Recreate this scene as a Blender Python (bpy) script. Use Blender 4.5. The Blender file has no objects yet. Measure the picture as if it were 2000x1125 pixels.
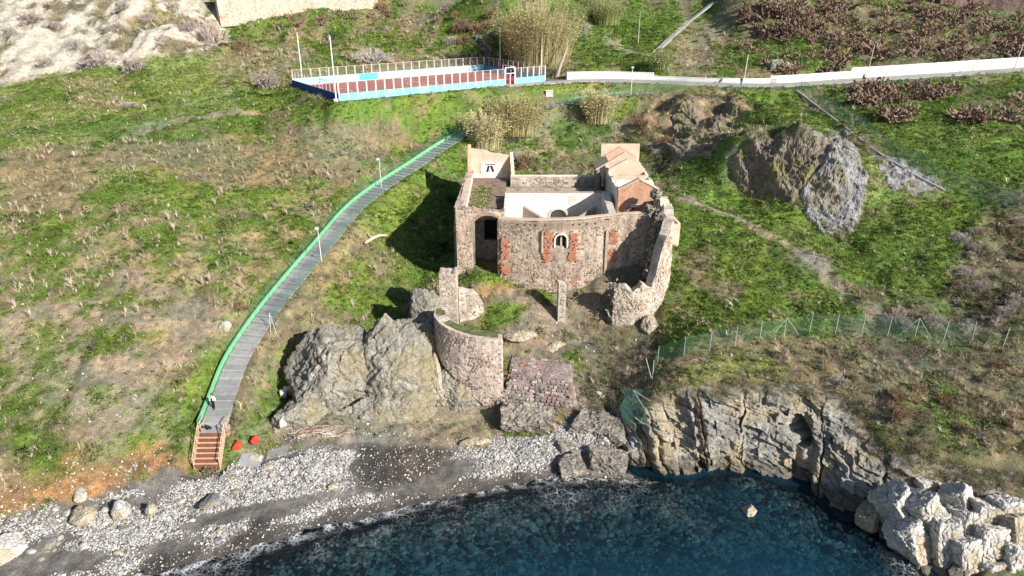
import bpy, bmesh, math, random
import numpy as np
from mathutils import Vector, Matrix

random.seed(7)
RNG = np.random.default_rng(11)
C = bpy.context.scene.collection
SC = bpy.context.scene

# ------------------------------------------------------------------ camera, sky, sun, exposure
CAM_H, PITCH, FPX = 46.0, math.radians(24.0), 1333.333
cam_data = bpy.data.cameras.new('drone_camera')
cam_data.lens = 24.0
cam_data.sensor_width = 36.0
cam_data.clip_start = 0.5
cam_data.clip_end = 3000.0
cam = bpy.data.objects.new('drone_camera', cam_data)
C.objects.link(cam)
cam.location = (0, 0, CAM_H)
cam.rotation_euler = (math.radians(90) - PITCH, 0, 0)
SC.camera = cam

SUN = Vector((1.0, -0.80, 0.70)).normalized()      # towards the sun
elev = math.asin(SUN.z)
azim = math.atan2(SUN.x, SUN.y)                    # from +Y, clockwise
world = bpy.data.worlds.new('World')
SC.world = world
world.use_nodes = True
wn = world.node_tree.nodes
bg = wn['Background']
sky = wn.new('ShaderNodeTexSky')
sky.sky_type = 'NISHITA'
sky.sun_disc = False
sky.sun_elevation = elev
sky.sun_rotation = azim
sky.air_density = 1.0
sky.dust_density = 0.6
world.node_tree.links.new(sky.outputs[0], bg.inputs['Color'])
bg.inputs['Strength'].default_value = 0.062
sd = bpy.data.lights.new('sun', 'SUN')
sd.energy = 5.0
sd.angle = math.radians(0.5)
sd.color = (1.0, 0.945, 0.86)
sun = bpy.data.objects.new('sun', sd)
C.objects.link(sun)
sun.location = (60, -50, 90)
sun.rotation_euler = SUN.to_track_quat('Z', 'Y').to_euler()
SC.view_settings.view_transform = 'Standard'
SC.view_settings.look = 'None'
SC.view_settings.exposure = 0.72
SC.view_settings.gamma = 1.0
SC.view_settings.use_curve_mapping = False
SC.render.engine = 'CYCLES'
SC.cycles.max_bounces = 6
SC.cycles.transparent_max_bounces = 16

# ------------------------------------------------------------------ numeric helpers
def _hash(ix, iy, iz, seed):
    h = (ix.astype(np.int64) * 374761393 + iy.astype(np.int64) * 668265263 + iz.astype(np.int64) * 2147483647 + seed * 1274126177) & 0xFFFFFFFF
    h = ((h ^ (h >> 13)) * 1274126177) & 0xFFFFFFFF
    h = (h ^ (h >> 16)) & 0xFFFFFFFF
    return h
def vnoise(p, seed=0):
    """value noise in -1..1 for an (N,3) array"""
    f = np.floor(p)
    t = p - f
    t = t * t * t * (t * (t * 6 - 15) + 10)
    i = f.astype(np.int64)
    out = np.zeros(len(p))
    for dx in (0, 1):
        wx = t[:, 0] if dx else 1 - t[:, 0]
        for dy in (0, 1):
            wy = t[:, 1] if dy else 1 - t[:, 1]
            for dz in (0, 1):
                wz = t[:, 2] if dz else 1 - t[:, 2]
                out += wx * wy * wz * (_hash(i[:, 0] + dx, i[:, 1] + dy, i[:, 2] + dz, seed) / 2147483647.5 - 1)
    return out
def fbm(p, octaves=4, seed=0, gain=0.5):
    a, s, out = 1.0, 1.0, np.zeros(len(p))
    tot = 0
    for o in range(octaves):
        out += a * vnoise(p * s + 17.3 * o, seed + o)
        tot += a
        a *= gain
        s *= 2.03
    return out / tot
def ridged(p, octaves=4, seed=0):
    a, s, out, tot = 1.0, 1.0, np.zeros(len(p)), 0
    for o in range(octaves):
        out += a * (1 - 2 * np.abs(vnoise(p * s + 9.1 * o, seed + o)))
        tot += a
        a *= 0.5
        s *= 2.1
    return out / tot
def worley(p, seed=0):
    """F1, F2 and the id of the nearest cell"""
    b = np.floor(p).astype(np.int64)
    f1 = np.full(len(p), 9.0)
    f2 = np.full(len(p), 9.0)
    cid = np.zeros(len(p), dtype=np.int64)
    for dx in (-1, 0, 1):
        for dy in (-1, 0, 1):
            for dz in (-1, 0, 1):
                c = b + np.array((dx, dy, dz))
                h = _hash(c[:, 0], c[:, 1], c[:, 2], seed)
                q = np.stack(((h & 1023) / 1023.0, ((h >> 10) & 1023) / 1023.0, ((h >> 20) & 1023) / 1023.0), 1) + c
                d = np.sqrt(((q - p) ** 2).sum(1))
                near = d < f1
                f2 = np.where(near, f1, np.minimum(f2, d))
                cid = np.where(near, h, cid)
                f1 = np.where(near, d, f1)
    return f1, f2, cid
def xy3(x, y, s=1.0, z=0.0):
    return np.stack((np.ravel(x) * s, np.ravel(y) * s, np.full(np.size(x), z)), 1)
def smooth(a, b, x):
    t = np.clip((x - a) / (b - a), 0, 1)
    return t * t * (3 - 2 * t)

_s, _c = math.sin(PITCH), math.cos(PITCH)
def at_z(px, py, z):
    """the point of the place that the survey photograph shows at (px, py), if its height is z"""
    v = (py - 562.5) / FPX
    d = (CAM_H - z) / (_s + v * _c)
    return np.array(((px - 1000) / FPX * d, (_c - v * _s) * d, z))
def at_y(px, py, y):
    v = (py - 562.5) / FPX
    d = y / (_c - v * _s)
    return np.array(((px - 1000) / FPX * d, y, CAM_H - (_s + v * _c) * d))

# ------------------------------------------------------------------ mesh + object helpers
class MB:
    """collects simple shapes and links them as ONE mesh object"""
    def __init__(self):
        self.v, self.f = [], []
    def add(self, verts, faces):
        o = len(self.v)
        self.v += [tuple(map(float, q)) for q in verts]
        self.f += [tuple(i + o for i in q) for q in faces]
    def box(self, x0, x1, y0, y1, z0, z1):
        self.add([(x0, y0, z0), (x1, y0, z0), (x1, y1, z0), (x0, y1, z0), (x0, y0, z1), (x1, y0, z1), (x1, y1, z1), (x0, y1, z1)],
                 [(0, 3, 2, 1), (4, 5, 6, 7), (0, 1, 5, 4), (1, 2, 6, 5), (2, 3, 7, 6), (3, 0, 4, 7)])
    def obox(self, a, b, w, z0a, z1a, z0b=None, z1b=None):
        """upright slab from a to b (xy), width w, bottoms and tops given at each end"""
        if z0b is None:
            z0b, z1b = z0a, z1a
        a, b = np.array(a[:2], float), np.array(b[:2], float)
        d = b - a
        n = np.array((-d[1], d[0])) / max(np.hypot(*d), 1e-6) * w / 2
        p = [a - n, b - n, b + n, a + n]
        lo, hi = (z0a, z0b, z0b, z0a), (z1a, z1b, z1b, z1a)
        self.add([(*p[i], lo[i]) for i in range(4)] + [(*p[i], hi[i]) for i in range(4)],
                 [(0, 3, 2, 1), (4, 5, 6, 7), (0, 1, 5, 4), (1, 2, 6, 5), (2, 3, 7, 6), (3, 0, 4, 7)])
    def tube(self, pts, rad, n=6, cap=True):
        pts = [np.array(p, float) for p in pts]
        if not hasattr(rad, '__len__'):
            rad = [rad] * len(pts)
        o = len(self.v)
        for i, p in enumerate(pts):
            t = pts[min(i + 1, len(pts) - 1)] - pts[max(i - 1, 0)]
            t = t / max(np.linalg.norm(t), 1e-9)
            u = np.cross(t, (0, 0, 1) if abs(t[2]) < 0.9 else (1, 0, 0))
            u /= np.linalg.norm(u)
            w = np.cross(t, u)
            for k in range(n):
                a = 2 * math.pi * k / n
                self.v.append(tuple(p + rad[i] * (math.cos(a) * u + math.sin(a) * w)))
        for i in range(len(pts) - 1):
            for k in range(n):
                k2 = (k + 1) % n
                self.f.append((o + i * n + k, o + i * n + k2, o + (i + 1) * n + k2, o + (i + 1) * n + k))
        if cap:
            self.f.append(tuple(o + k for k in range(n))[::-1])
            self.f.append(tuple(o + (len(pts) - 1) * n + k for k in range(n)))
    def build(self, name, mat, parent=None, smooth_shade=False, origin=(0, 0, 0)):
        me = bpy.data.meshes.new(name)
        if any(origin):
            vv = (np.array(self.v) - np.array(origin)).tolist()
        else:
            vv = self.v
        me.from_pydata(vv, [], self.f)
        if smooth_shade:
            me.polygons.foreach_set('use_smooth', [True] * len(me.polygons))
        return link(name, me, mat, parent, origin if parent is None else None)
def link(name, me, mat, parent=None, loc=None):
    o = bpy.data.objects.new(name, me)
    C.objects.link(o)
    if mat is not None and not me.materials:
        me.materials.append(mat)
    if parent is not None:
        o.parent = parent
    if loc is not None:
        o.location = loc
    return o
def empty(name, loc, label, cat, group=None, rz=0):
    o = bpy.data.objects.new(name, None)
    o.empty_display_size = 0.3
    C.objects.link(o)
    o.location = tuple(map(float, loc))
    o.rotation_euler = (0, 0, rz)
    return tag(o, label, cat, group)
def tag(o, label=None, cat=None, group=None, kind=None):
    if label: o['label'] = label
    if cat: o['category'] = cat
    if group: o['group'] = group
    if kind: o['kind'] = kind
    return o
def copy_tree(o, parent=None):
    c = o.copy()
    C.objects.link(c)
    if parent is not None:
        c.parent = parent
    for ch in o.children:
        copy_tree(ch, c)
    return c
def grid_mesh(name, P, closed=False):
    """P: (rows, cols, 3) -> mesh"""
    r, c = P.shape[:2]
    idx = np.arange(r * c).reshape(r, c)
    q = np.stack((idx[:-1, :-1], idx[:-1, 1:], idx[1:, 1:], idx[1:, :-1]), -1).reshape(-1, 4)
    return np_mesh(name, P.reshape(-1, 3), q)
def np_mesh(name, V, F, shade=True):
    V = np.ascontiguousarray(V, dtype=np.float32)
    F = np.ascontiguousarray(F, dtype=np.int32)
    me = bpy.data.meshes.new(name)
    n, k = F.shape
    me.vertices.add(len(V))
    me.vertices.foreach_set('co', V.ravel())
    me.loops.add(n * k)
    me.loops.foreach_set('vertex_index', F.ravel())
    me.polygons.add(n)
    me.polygons.foreach_set('loop_start', np.arange(0, n * k, k, dtype=np.int32))
    me.polygons.foreach_set('use_smooth', np.full(n, shade))
    me.update(calc_edges=True)
    me.validate()
    return me
def set_color(me, col, name='Col'):
    a = me.attributes.new(name, 'FLOAT_COLOR', 'POINT')
    buf = np.ones((len(me.vertices), 4), dtype=np.float32)
    buf[:, :3] = col
    a.data.foreach_set('color', buf.ravel())

# ------------------------------------------------------------------ materials
class NT:
    def __init__(self, name):
        self.m = bpy.data.materials.new(name)
        self.m.use_nodes = True
        self.t = self.m.node_tree
        self.b = self.t.nodes['Principled BSDF']
        self.out = self.t.nodes['Material Output']
        self.b.inputs['Roughness'].default_value = 0.9
        self.b.inputs['Specular IOR Level'].default_value = 0.2
    def n(self, typ, **kw):
        x = self.t.nodes.new(typ)
        for k, v in kw.items():
            if k.startswith('i_'):
                x.inputs[int(k[2:])].default_value = v
            else:
                setattr(x, k, v)
        return x
    def l(self, a, b):
        self.t.links.new(a, b)
    def coord(self, scale=(1, 1, 1), which='Object'):
        tc = self.n('ShaderNodeTexCoord')
        mp = self.n('ShaderNodeMapping')
        mp.inputs['Scale'].default_value = scale
        self.l(tc.outputs[which], mp.inputs[0])
        return mp.outputs[0]
    def noise(self, co, scale, detail=4, rough=0.6):
        x = self.n('ShaderNodeTexNoise')
        x.inputs['Scale'].default_value = scale
        x.inputs['Detail'].default_value = detail
        x.inputs['Roughness'].default_value = rough
        if co is not None: self.l(co, x.inputs['Vector'])
        return x.outputs['Fac']
    def voronoi(self, co, scale, feature='F1', out='Distance'):
        x = self.n('ShaderNodeTexVoronoi', feature=feature)
        x.inputs['Scale'].default_value = scale
        self.l(co, x.inputs['Vector'])
        return x.outputs[out]
    def ramp(self, fac, stops):
        x = self.n('ShaderNodeValToRGB')
        e = x.color_ramp.elements
        while len(e) < len(stops): e.new(0.5)
        for i, (p, c) in enumerate(stops):
            e[i].position = p
            e[i].color = (*c, 1) if hasattr(c, '__len__') else (c, c, c, 1)
        self.l(fac, x.inputs[0])
        return x.outputs[0]
    def mix(self, fac, a, b, mode='MIX'):
        x = self.n('ShaderNodeMix', data_type='RGBA', blend_type=mode)
        for s, v in ((0, fac), (6, a), (7, b)):
            if hasattr(v, 'is_output'): self.l(v, x.inputs[s])
            elif hasattr(v, '__len__'): x.inputs[s].default_value = (*v, 1)
            else: x.inputs[s].default_value = v
        return x.outputs[2]
    def math(self, op, a, b=0.5):
        x = self.n('ShaderNodeMath', operation=op)
        for s, v in ((0, a), (1, b)):
            if hasattr(v, 'is_output'): self.l(v, x.inputs[s])
            else: x.inputs[s].default_value = v
        return x.outputs[0]
    def bump(self, h, strength=0.5, dist=0.1, prev=None):
        x = self.n('ShaderNodeBump')
        x.inputs['Strength'].default_value = strength
        x.inputs['Distance'].default_value = dist
        self.l(h, x.inputs['Height'])
        if prev is not None: self.l(prev, x.inputs['Normal'])
        return x.outputs[0]
    def finish(self, col=None, nor=None, rough=None):
        if col is not None: self.l(col, self.b.inputs['Base Color'])
        if nor is not None: self.l(nor, self.b.inputs['Normal'])
        if rough is not None: self.b.inputs['Roughness'].default_value = rough
        return self.m
def simple(name, col, var=0.25, scale=3.0, rough=0.85, bump=0.0, metal=0.0, dirt=None):
    t = NT(name)
    co = t.coord()
    f = t.noise(co, scale, 5)
    lo = tuple(max(0, c * (1 - var)) for c in col)
    hi = tuple(min(1, c * (1 + var)) for c in col)
    c = t.ramp(f, [(0.3, lo), (0.7, hi)])
    if dirt:
        g = t.ramp(t.noise(co, scale * 0.35, 6, 0.7), [(0.5, 0.0), (0.68, 1.0)])
        c = t.mix(t.math('MULTIPLY', g, 0.7), c, dirt)
    t.b.inputs['Metallic'].default_value = metal
    return t.finish(c, t.bump(t.noise(co, scale * 4, 4), bump, 0.05) if bump else None, rough)
def varied(name, a, b, rough=0.9, trans=0.0):
    """colour that differs from one copy to the next"""
    t = NT(name)
    oi = t.n('ShaderNodeObjectInfo')
    c = t.ramp(oi.outputs['Random'], [(0.0, a), (1.0, b)])
    f = t.noise(t.coord(), 4.0, 3)
    c = t.mix(1.0, c, t.ramp(f, [(0.25, 0.65), (0.75, 1.25)]), 'MULTIPLY')
    return t.finish(c, None, rough)
# ------------------------------------------------------------------ terrain heights
SHORE_PX = [(-300, 1240), (0, 1195), (330, 1122), (500, 1072), (620, 1040), (750, 1000), (880, 968), (1000, 950), (1090, 938), (1240, 935),
            (1330, 928), (1400, 915), (1530, 940), (1600, 985), (1690, 1020), (1740, 1062), (1790, 1125), (1860, 1180)]
CP = []          # control points of the ground (x, y, z)
for px, py in SHORE_PX:
    CP.append(at_z(px, py, 0.0))
_sh = np.array([at_z(px, py, 0.0) for px, py in SHORE_PX])
for q in _sh[::2]:
    CP += [q + (0, -5, -0.9), q + (0, -13, -2.6), q + (0, -35, -6.0)]
CP += [np.array(p, float) for p in [(45, 40, 0.5), (60, 42, 2), (45, 30, -3), (70, 30, -2), (100, 60, 10), (-80, 30, -1), (-110, 30, -1)]]
for px, py, z in [
    # beach crest
    (0, 1015, 2.1), (120, 985, 2.1), (240, 945, 2.0), (330, 925, 2.0), (430, 918, 1.7), (540, 880, 1.9), (560, 835, 2.8), (700, 850, 2.0), (850, 860, 1.8),
    (960, 870, 1.5), (1060, 880, 1.2), (200, 1040, 1.2), (600, 950, 1.0), (900, 910, 0.9),
    # left slope
    (0, 930, 4.2), (120, 900, 4.2), (250, 870, 3.9), (340, 860, 3.5), (0, 850, 5.2), (150, 820, 5.4), (300, 800, 5.3), (380, 820, 4.6), (0, 700, 9.0), (200, 700, 8.8),
    (380, 700, 7.8), (0, 600, 12.0), (250, 580, 12.0), (450, 600, 10.6), (0, 500, 15.0), (300, 480, 15.0), (520, 480, 13.2), (0, 400, 18.2), (300, 390, 18.0), (600, 390, 15.9),
    (0, 300, 22.0), (300, 290, 22.0), (550, 300, 20.5), (750, 290, 18.8), (0, 220, 25.2), (250, 235, 24.6), (480, 215, 25.5), (640, 212, 26.6), (850, 210, 24.6),
    (0, 155, 28.3), (130, 130, 30.0), (330, 130, 30.0), (450, 120, 30.5), (500, 180, 27.2), (570, 130, 30.0),
    (0, 60, 36.5), (0, 0, 42.6), (150, 0, 42.6), (180, 75, 35.0), (330, 60, 36.5), (400, 0, 42.4), (430, 55, 36.3), (560, 40, 37.2), (730, 15, 40.0), (560, 80, 33.5), (740, 70, 34.3), (850, 60, 34.8), (880, 0, 41.5), (1000, 0, 41.5),
    (930, 90, 32.0), (1050, 120, 30.0), (1120, 80, 33.0), (1180, 85, 32.5), (1260, 105, 31.0), (1140, 30, 38.5), (1250, 0, 42.0), (1290, 100, 31.6), (1390, 5, 41.5), (1400, 80, 33.0), (1450, 130, 30.0),
    (1600, 120, 31.2), (1600, 0, 42.2), (1750, 100, 32.5), (1850, 40, 38.0), (2000, 100, 32.3), (2000, 20, 40.0), (2200, 40, 38.0), (-200, 60, 36.5),
    # the path's own line
    (425, 800, 4.6), (455, 715, 6.9), (490, 655, 8.5), (530, 600, 10.0), (600, 520, 12.3), (650, 460, 13.9), (700, 395, 15.8), (750, 360, 16.9), (830, 308, 19.0), (910, 255, 21.6), (985, 225, 23.3), (1060, 207, 24.5), (1200, 185, 26.2), (1340, 172, 27.6),
    # gully between the path and the fort
    (520, 760, 4.0), (560, 690, 5.6), (640, 600, 8.4), (740, 520, 10.4), (800, 450, 12.3), (850, 380, 14.6), (820, 560, 8.6), (850, 480, 10.4), (880, 340, 16.4), (700, 700, 4.4), (700, 800, 2.2), (600, 810, 2.6), (850, 805, 2.0), (780, 765, 2.6), (850, 760, 2.5), (880, 690, 4.6),
    # court forecourt of the fort
    (930, 540, 11.2), (1000, 552, 10.0), (1080, 556, 9.7), (1180, 522, 12.0), (1235, 500, 13.2), (1160, 560, 9.9), (1000, 600, 8.3), (940, 615, 7.8), (1040, 640, 6.8), (1000, 660, 6.1), (1060, 690, 5.0),
    (1150, 640, 6.4), (1160, 700, 4.7), (1160, 765, 2.9), (1220, 690, 5.2), (1230, 640, 6.8), (910, 720, 4.2), (950, 800, 1.9), (1050, 800, 2.0), (1120, 850, 1.4),
    # right of the fort
    (1300, 590, 9.6), (1320, 450, 14.9), (1310, 390, 16.6), (1270, 670, 6.4), (1400, 560, 11.6), (1350, 640, 8.9), (1450, 440, 15.2), (1400, 370, 17.3), (1560, 480, 14.1), (1640, 560, 11.8), (1500, 600, 10.8), (1720, 610, 10.9),
    (1300, 300, 19.0), (1250, 220, 23.2), (1380, 240, 23.0), (1330, 350, 17.6), (1440, 300, 21.8), (1500, 230, 24.3), (1560, 300, 22.9), (1440, 372, 16.9), (1500, 395, 16.4), (1600, 425, 15.4), (1650, 462, 14.3), (1640, 260, 23.6), (1560, 190, 26.3),
    (1700, 310, 21.4), (1850, 375, 18.6), (1770, 400, 17.0), (1720, 480, 14.2), (1850, 480, 14.4), (1850, 600, 11.0), (2000, 460, 15.6), (2000, 600, 12.0), (2000, 350, 20.4), (1850, 260, 24.0), (2000, 240, 25.2), (1750, 200, 26.6),
    (1050, 290, 18.3), (1150, 270, 19.6), (1090, 240, 21.8), (1000, 270, 19.8),
    # road
    (1080, 162, 28.0), (1250, 163, 28.0), (1400, 167, 28.0), (1560, 167, 28.1), (1700, 156, 28.4), (1850, 147, 29.0), (2000, 137, 29.5), (2200, 122, 30.5),
    # headland
    (1290, 705, 6.6), (1380, 672, 8.8), (1480, 652, 9.9), (1560, 645, 10.0), (1720, 650, 9.8), (1880, 665, 9.8), (2000, 690, 10.0), (1240, 770, 4.4), (1320, 780, 5.6), (1420, 785, 6.2), (1500, 775, 6.8), (1600, 780, 7.0), (1700, 800, 6.8), (1800, 860, 6.2), (1900, 920, 5.0), (2000, 960, 4.4), (1850, 760, 8.0), (2000, 800, 8.0), (1820, 940, 3.6), (1600, 700, 8.6), (1420, 720, 7.6),
]:
    CP.append(at_z(px, py, z))
for p in [(-150, 60, 12), (-200, 120, 30), (-150, 190, 52), (-60, 200, 58), (0, 200, 56), (60, 200, 56), (150, 200, 52), (220, 150, 38), (160, 100, 22), (140, 70, 14), (-300, 250, 75), (0, 280, 85), (300, 250, 75), (0, 400, 95), (-380, 100, 30), (380, 100, 25),
          (-380, 380, 90), (380, 380, 90), (-380, -60, -8), (380, -60, -8), (0, -60, -9), (-200, 20, -2), (200, 20, -2), (250, 60, 10)]:
    CP.append(np.array(p, float))
CP = np.array(CP)
_k = lambda d2: np.sqrt(d2 + 9.0)
_d2 = ((CP[:, None, :2] - CP[None, :, :2]) ** 2).sum(-1)
_A = np.zeros((len(CP) + 3, len(CP) + 3))
_A[:len(CP), :len(CP)] = _k(_d2) - 0.25 * np.eye(len(CP))
_A[:len(CP), len(CP)] = 1
_A[:len(CP), len(CP) + 1:] = CP[:, :2] / 50
_A[len(CP):, :len(CP)] = _A[:len(CP), len(CP):].T
_W = np.linalg.solve(_A, np.concatenate((CP[:, 2], np.zeros(3))))
def base_z(x, y):
    x, y = np.ravel(np.asarray(x, float)), np.ravel(np.asarray(y, float))
    out = np.empty(len(x))
    for i in range(0, len(x), 20000):
        xs, ys = x[i:i + 20000], y[i:i + 20000]
        d2 = (xs[:, None] - CP[None, :, 0]) ** 2 + (ys[:, None] - CP[None, :, 1]) ** 2
        out[i:i + 20000] = _k(d2) @ _W[:len(CP)] + _W[len(CP)] + (xs * _W[len(CP) + 1] + ys * _W[len(CP) + 2]) / 50
    return out

# the ground grid: fine where the place is seen, coarse beyond
gx = np.concatenate((np.linspace(-400, -135, 14)[:-1], np.arange(-135, -62, 0.75), np.arange(-62, 66, 0.34), np.arange(66, 140, 0.75), np.linspace(140, 400, 14)))
gy = np.concatenate((np.linspace(-60, 36, 16)[:-1], np.arange(36, 112, 0.34), np.arange(112, 178, 0.6), np.linspace(178, 400, 26)))
GX, GY = np.meshgrid(gx, gy)
# heights on a coarser set first (the surface is smooth), then interpolated
cx = np.unique(np.concatenate((gx[::3], gx[-1:])))
cy = np.unique(np.concatenate((gy[::3], gy[-1:])))
CZ = base_z(*np.meshgrid(cx, cy)).reshape(len(cy), len(cx))
def bilerp(ax, ay, Z, x, y):
    x = np.clip(x, ax[0], ax[-1] - 1e-6); y = np.clip(y, ay[0], ay[-1] - 1e-6)
    i = np.clip(np.searchsorted(ax, x, side='right') - 1, 0, len(ax) - 2)
    j = np.clip(np.searchsorted(ay, y, side='right') - 1, 0, len(ay) - 2)
    u = (x - ax[i]) / (ax[i + 1] - ax[i]); v = (y - ay[j]) / (ay[j + 1] - ay[j])
    return (Z[j, i] * (1 - u) + Z[j, i + 1] * u) * (1 - v) + (Z[j + 1, i] * (1 - u) + Z[j + 1, i + 1] * u) * v
GZ = bilerp(cx, cy, CZ, GX.ravel(), GY.ravel()).reshape(GX.shape)
BASE = GZ.copy()
def hit(px, py, Z=None):
    """where the line of sight through (px, py) meets the ground"""
    Z = BASE if Z is None else Z
    v = (py - 562.5) / FPX
    dx, dy, dz = (px - 1000) / FPX, _c - v * _s, -(_s + v * _c)
    d = np.arange(45.0, 260.0, 0.2)
    h = CAM_H + dz * d - bilerp(gx, gy, Z, dx * d, dy * d)
    k = np.nonzero(h < 0)[0]
    k = k[0] if len(k) else len(d) - 1
    t = d[k] if k == 0 else d[k - 1] + 0.2 * h[k - 1] / max(h[k - 1] - h[k], 1e-6)
    return np.array((dx * t, dy * t, CAM_H + dz * t))
def hits(pts):
    return np.array([hit(px, py) for px, py in pts])
def polydist(x, y, line):
    """distance to a polyline, and the position along it (segment + fraction)"""
    best = np.full(len(x), 1e9); par = np.zeros(len(x))
    for i in range(len(line) - 1):
        a, b = line[i][:2], line[i + 1][:2]
        d = b - a
        t = np.clip(((x - a[0]) * d[0] + (y - a[1]) * d[1]) / (d @ d), 0, 1)
        r = np.hypot(x - a[0] - t * d[0], y - a[1] - t * d[1])
        k = r < best
        best = np.where(k, r, best); par = np.where(k, i + t, par)
    return best, par
def inpoly(x, y, poly):
    """signed distance, positive inside"""
    n = len(poly)
    inside = np.zeros(len(x), bool)
    for i in range(n):
        a, b = poly[i], poly[(i + 1) % n]
        cond = ((a[1] > y) != (b[1] > y))
        with np.errstate(divide='ignore', invalid='ignore'):
            xi = (b[0] - a[0]) * (y - a[1]) / (b[1] - a[1]) + a[0]
        inside ^= cond & (x < xi)
    d, _ = polydist(x, y, [np.array(p[:2]) for p in list(poly) + [poly[0]]])
    return np.where(inside, d, -d)
def resample(P, step):
    P = np.asarray(P, float)
    L = np.concatenate(([0], np.cumsum(np.linalg.norm(np.diff(P[:, :2], axis=0), axis=1))))
    t = np.linspace(0, L[-1], max(2, int(round(L[-1] / step)) + 1))
    return np.stack([np.interp(t, L, P[:, k]) for k in range(P.shape[1])], 1)
def chaikin(P, n=2):
    P = np.asarray(P, float)
    for _ in range(n):
        Q = [P[0]]
        for a, b in zip(P[:-1], P[1:]):
            Q += [0.75 * a + 0.25 * b, 0.25 * a + 0.75 * b]
        Q.append(P[-1])
        P = np.array(Q)
    return P

fx, fy = GX.ravel(), GY.ravel()
fz = GZ.ravel().copy()
land = smooth(-0.3, 1.5, fz)
# roughness of the open ground
P3 = xy3(fx, fy)
lump = fbm(P3 * 0.16, 4, 3) * 0.85 + fbm(P3 * 0.8, 3, 8) * 0.30 - 0.35 * np.clip(ridged(P3 * np.array((0.14, 0.05, 1)) + 3, 2, 9) - 0.35, 0, 1) * 2
fz += lump * (0.12 + 0.88 * land)
# eroded gullies in the pale cliff at the top left and the bank right of the cane brake
cl = inpoly(fx, fy, hits([(0, 165), (130, 140), (250, 120), (400, 100), (430, 20), (300, 2), (0, 2)]))
cliff_up = smooth(-3, 2, cl)
fz += cliff_up * 1.25 * (ridged(np.stack((fx * 0.13, fy * 0.03, fx * 0), 1), 4, 21) * 1.1 + fbm(P3 * 0.5, 4, 5) * 0.8 + 0.45 * ridged(P3 * 1.1, 3, 6))
bk = smooth(-2, 2, inpoly(fx, fy, hits([(1180, 300), (1260, 215), (1400, 190), (1560, 195), (1440, 330), (1330, 330)])))
fz += bk * (ridged(np.stack((fx * 0.22 + fy * 0.1, fy * 0.05, fx * 0), 1), 4, 33) * 1.7)
# rock humps right of the fort
_hr = np.random.default_rng(5)
for (px, py, r, h) in [(1460, 300, 4.5, 1.6), (1530, 290, 5, 1.3), (1610, 330, 5, 1.6), (1500, 345, 3.0, 1.0), (1655, 370, 4, 1.0), (1380, 250, 4, 1.2), (1330, 225, 4, 1.0), (1750, 345, 5, 0.8)]:
    q = hit(px, py)
    e = np.exp(-((fx - q[0]) ** 2 + ((fy - q[1]) * 1.1) ** 2) / r ** 2)
    fz += e * h * (1 + 0.6 * ridged(P3 * 0.35, 3, 41) + 0.5 * ridged(np.stack((fx * 0.4 + fy * 0.2, fy * 0.12, fx * 0), 1), 3, 43))

# level ground under the path, the road and the sports court
PATH = chaikin(hits([(418, 838), (438, 775), (458, 710), (485, 665), (525, 607), (588, 528), (640, 470), (690, 408), (742, 366), (800, 330), (856, 293), (912, 256), (985, 226), (1060, 207), (1130, 196), (1200, 186), (1290, 176), (1350, 170)]), 2)
PATH = resample(PATH, 1.0)
_zz = np.convolve(np.pad(PATH[:, 2], 6, mode='edge'), np.ones(13) / 13, 'valid')
PATH[:, 2] = _zz
ROAD = resample(chaikin([at_z(px, py, z) for px, py, z in [(985, 166, 28), (1060, 161, 28), (1160, 156, 28), (1270, 159, 28), (1400, 165, 28), (1480, 167, 28.0), (1560, 165, 28.1), (1660, 157, 28.3), (1780, 150, 28.7), (1900, 142, 29.2), (2000, 135, 29.6), (2200, 122, 30.5)]], 2), 1.5)
COURT_Z = 28.0
c_nl, c_nr, c_fl = at_z(663, 197, COURT_Z), at_z(1052, 156.5, COURT_Z), at_z(591, 166, COURT_Z)
c_x = (c_nr - c_nl); COURT_L = np.linalg.norm(c_x); c_x = c_x / COURT_L
_q = (c_fl - c_nl) / np.linalg.norm(c_fl - c_nl); c_x = c_x * 0.65 + np.array((_q[1], -_q[0], 0)) * 0.35; c_x /= np.linalg.norm(c_x)
c_y = np.array((-c_x[1], c_x[0], 0)); COURT_W = float((c_fl - c_nl) @ c_y) * 0.97
def court(u, v, z=0.0):
    return c_nl + c_x * u + c_y * v + np.array((0, 0, z))
def conform(line, half, drop, soft):
    global fz
    d, par = polydist(fx, fy, line)
    zl = np.interp(par, np.arange(len(line)), line[:, 2]) - drop
    w = 1 - smooth(half, half + soft, d)
    fz = fz * (1 - w) + zl * w
conform(PATH, 1.7, 0.14, 2.2)
conform(ROAD, 3.4, 0.05, 3.0)
ST_A, ST_B = at_z(404, 912, 1.75), at_z(414, 846, PATH[0, 2] - 0.25)
conform(np.array([ST_A, ST_B, PATH[0]]), 1.5, 0.6, 1.4)
cc = [court(-0.6, -0.6), court(COURT_L + 4, -0.6), court(COURT_L + 4, COURT_W + 0.6), court(-0.6, COURT_W + 0.6)]
w = smooth(-3.5, -0.4, inpoly(fx, fy, cc))
fz = fz * (1 - w) + (COURT_Z - 0.06) * w

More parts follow.
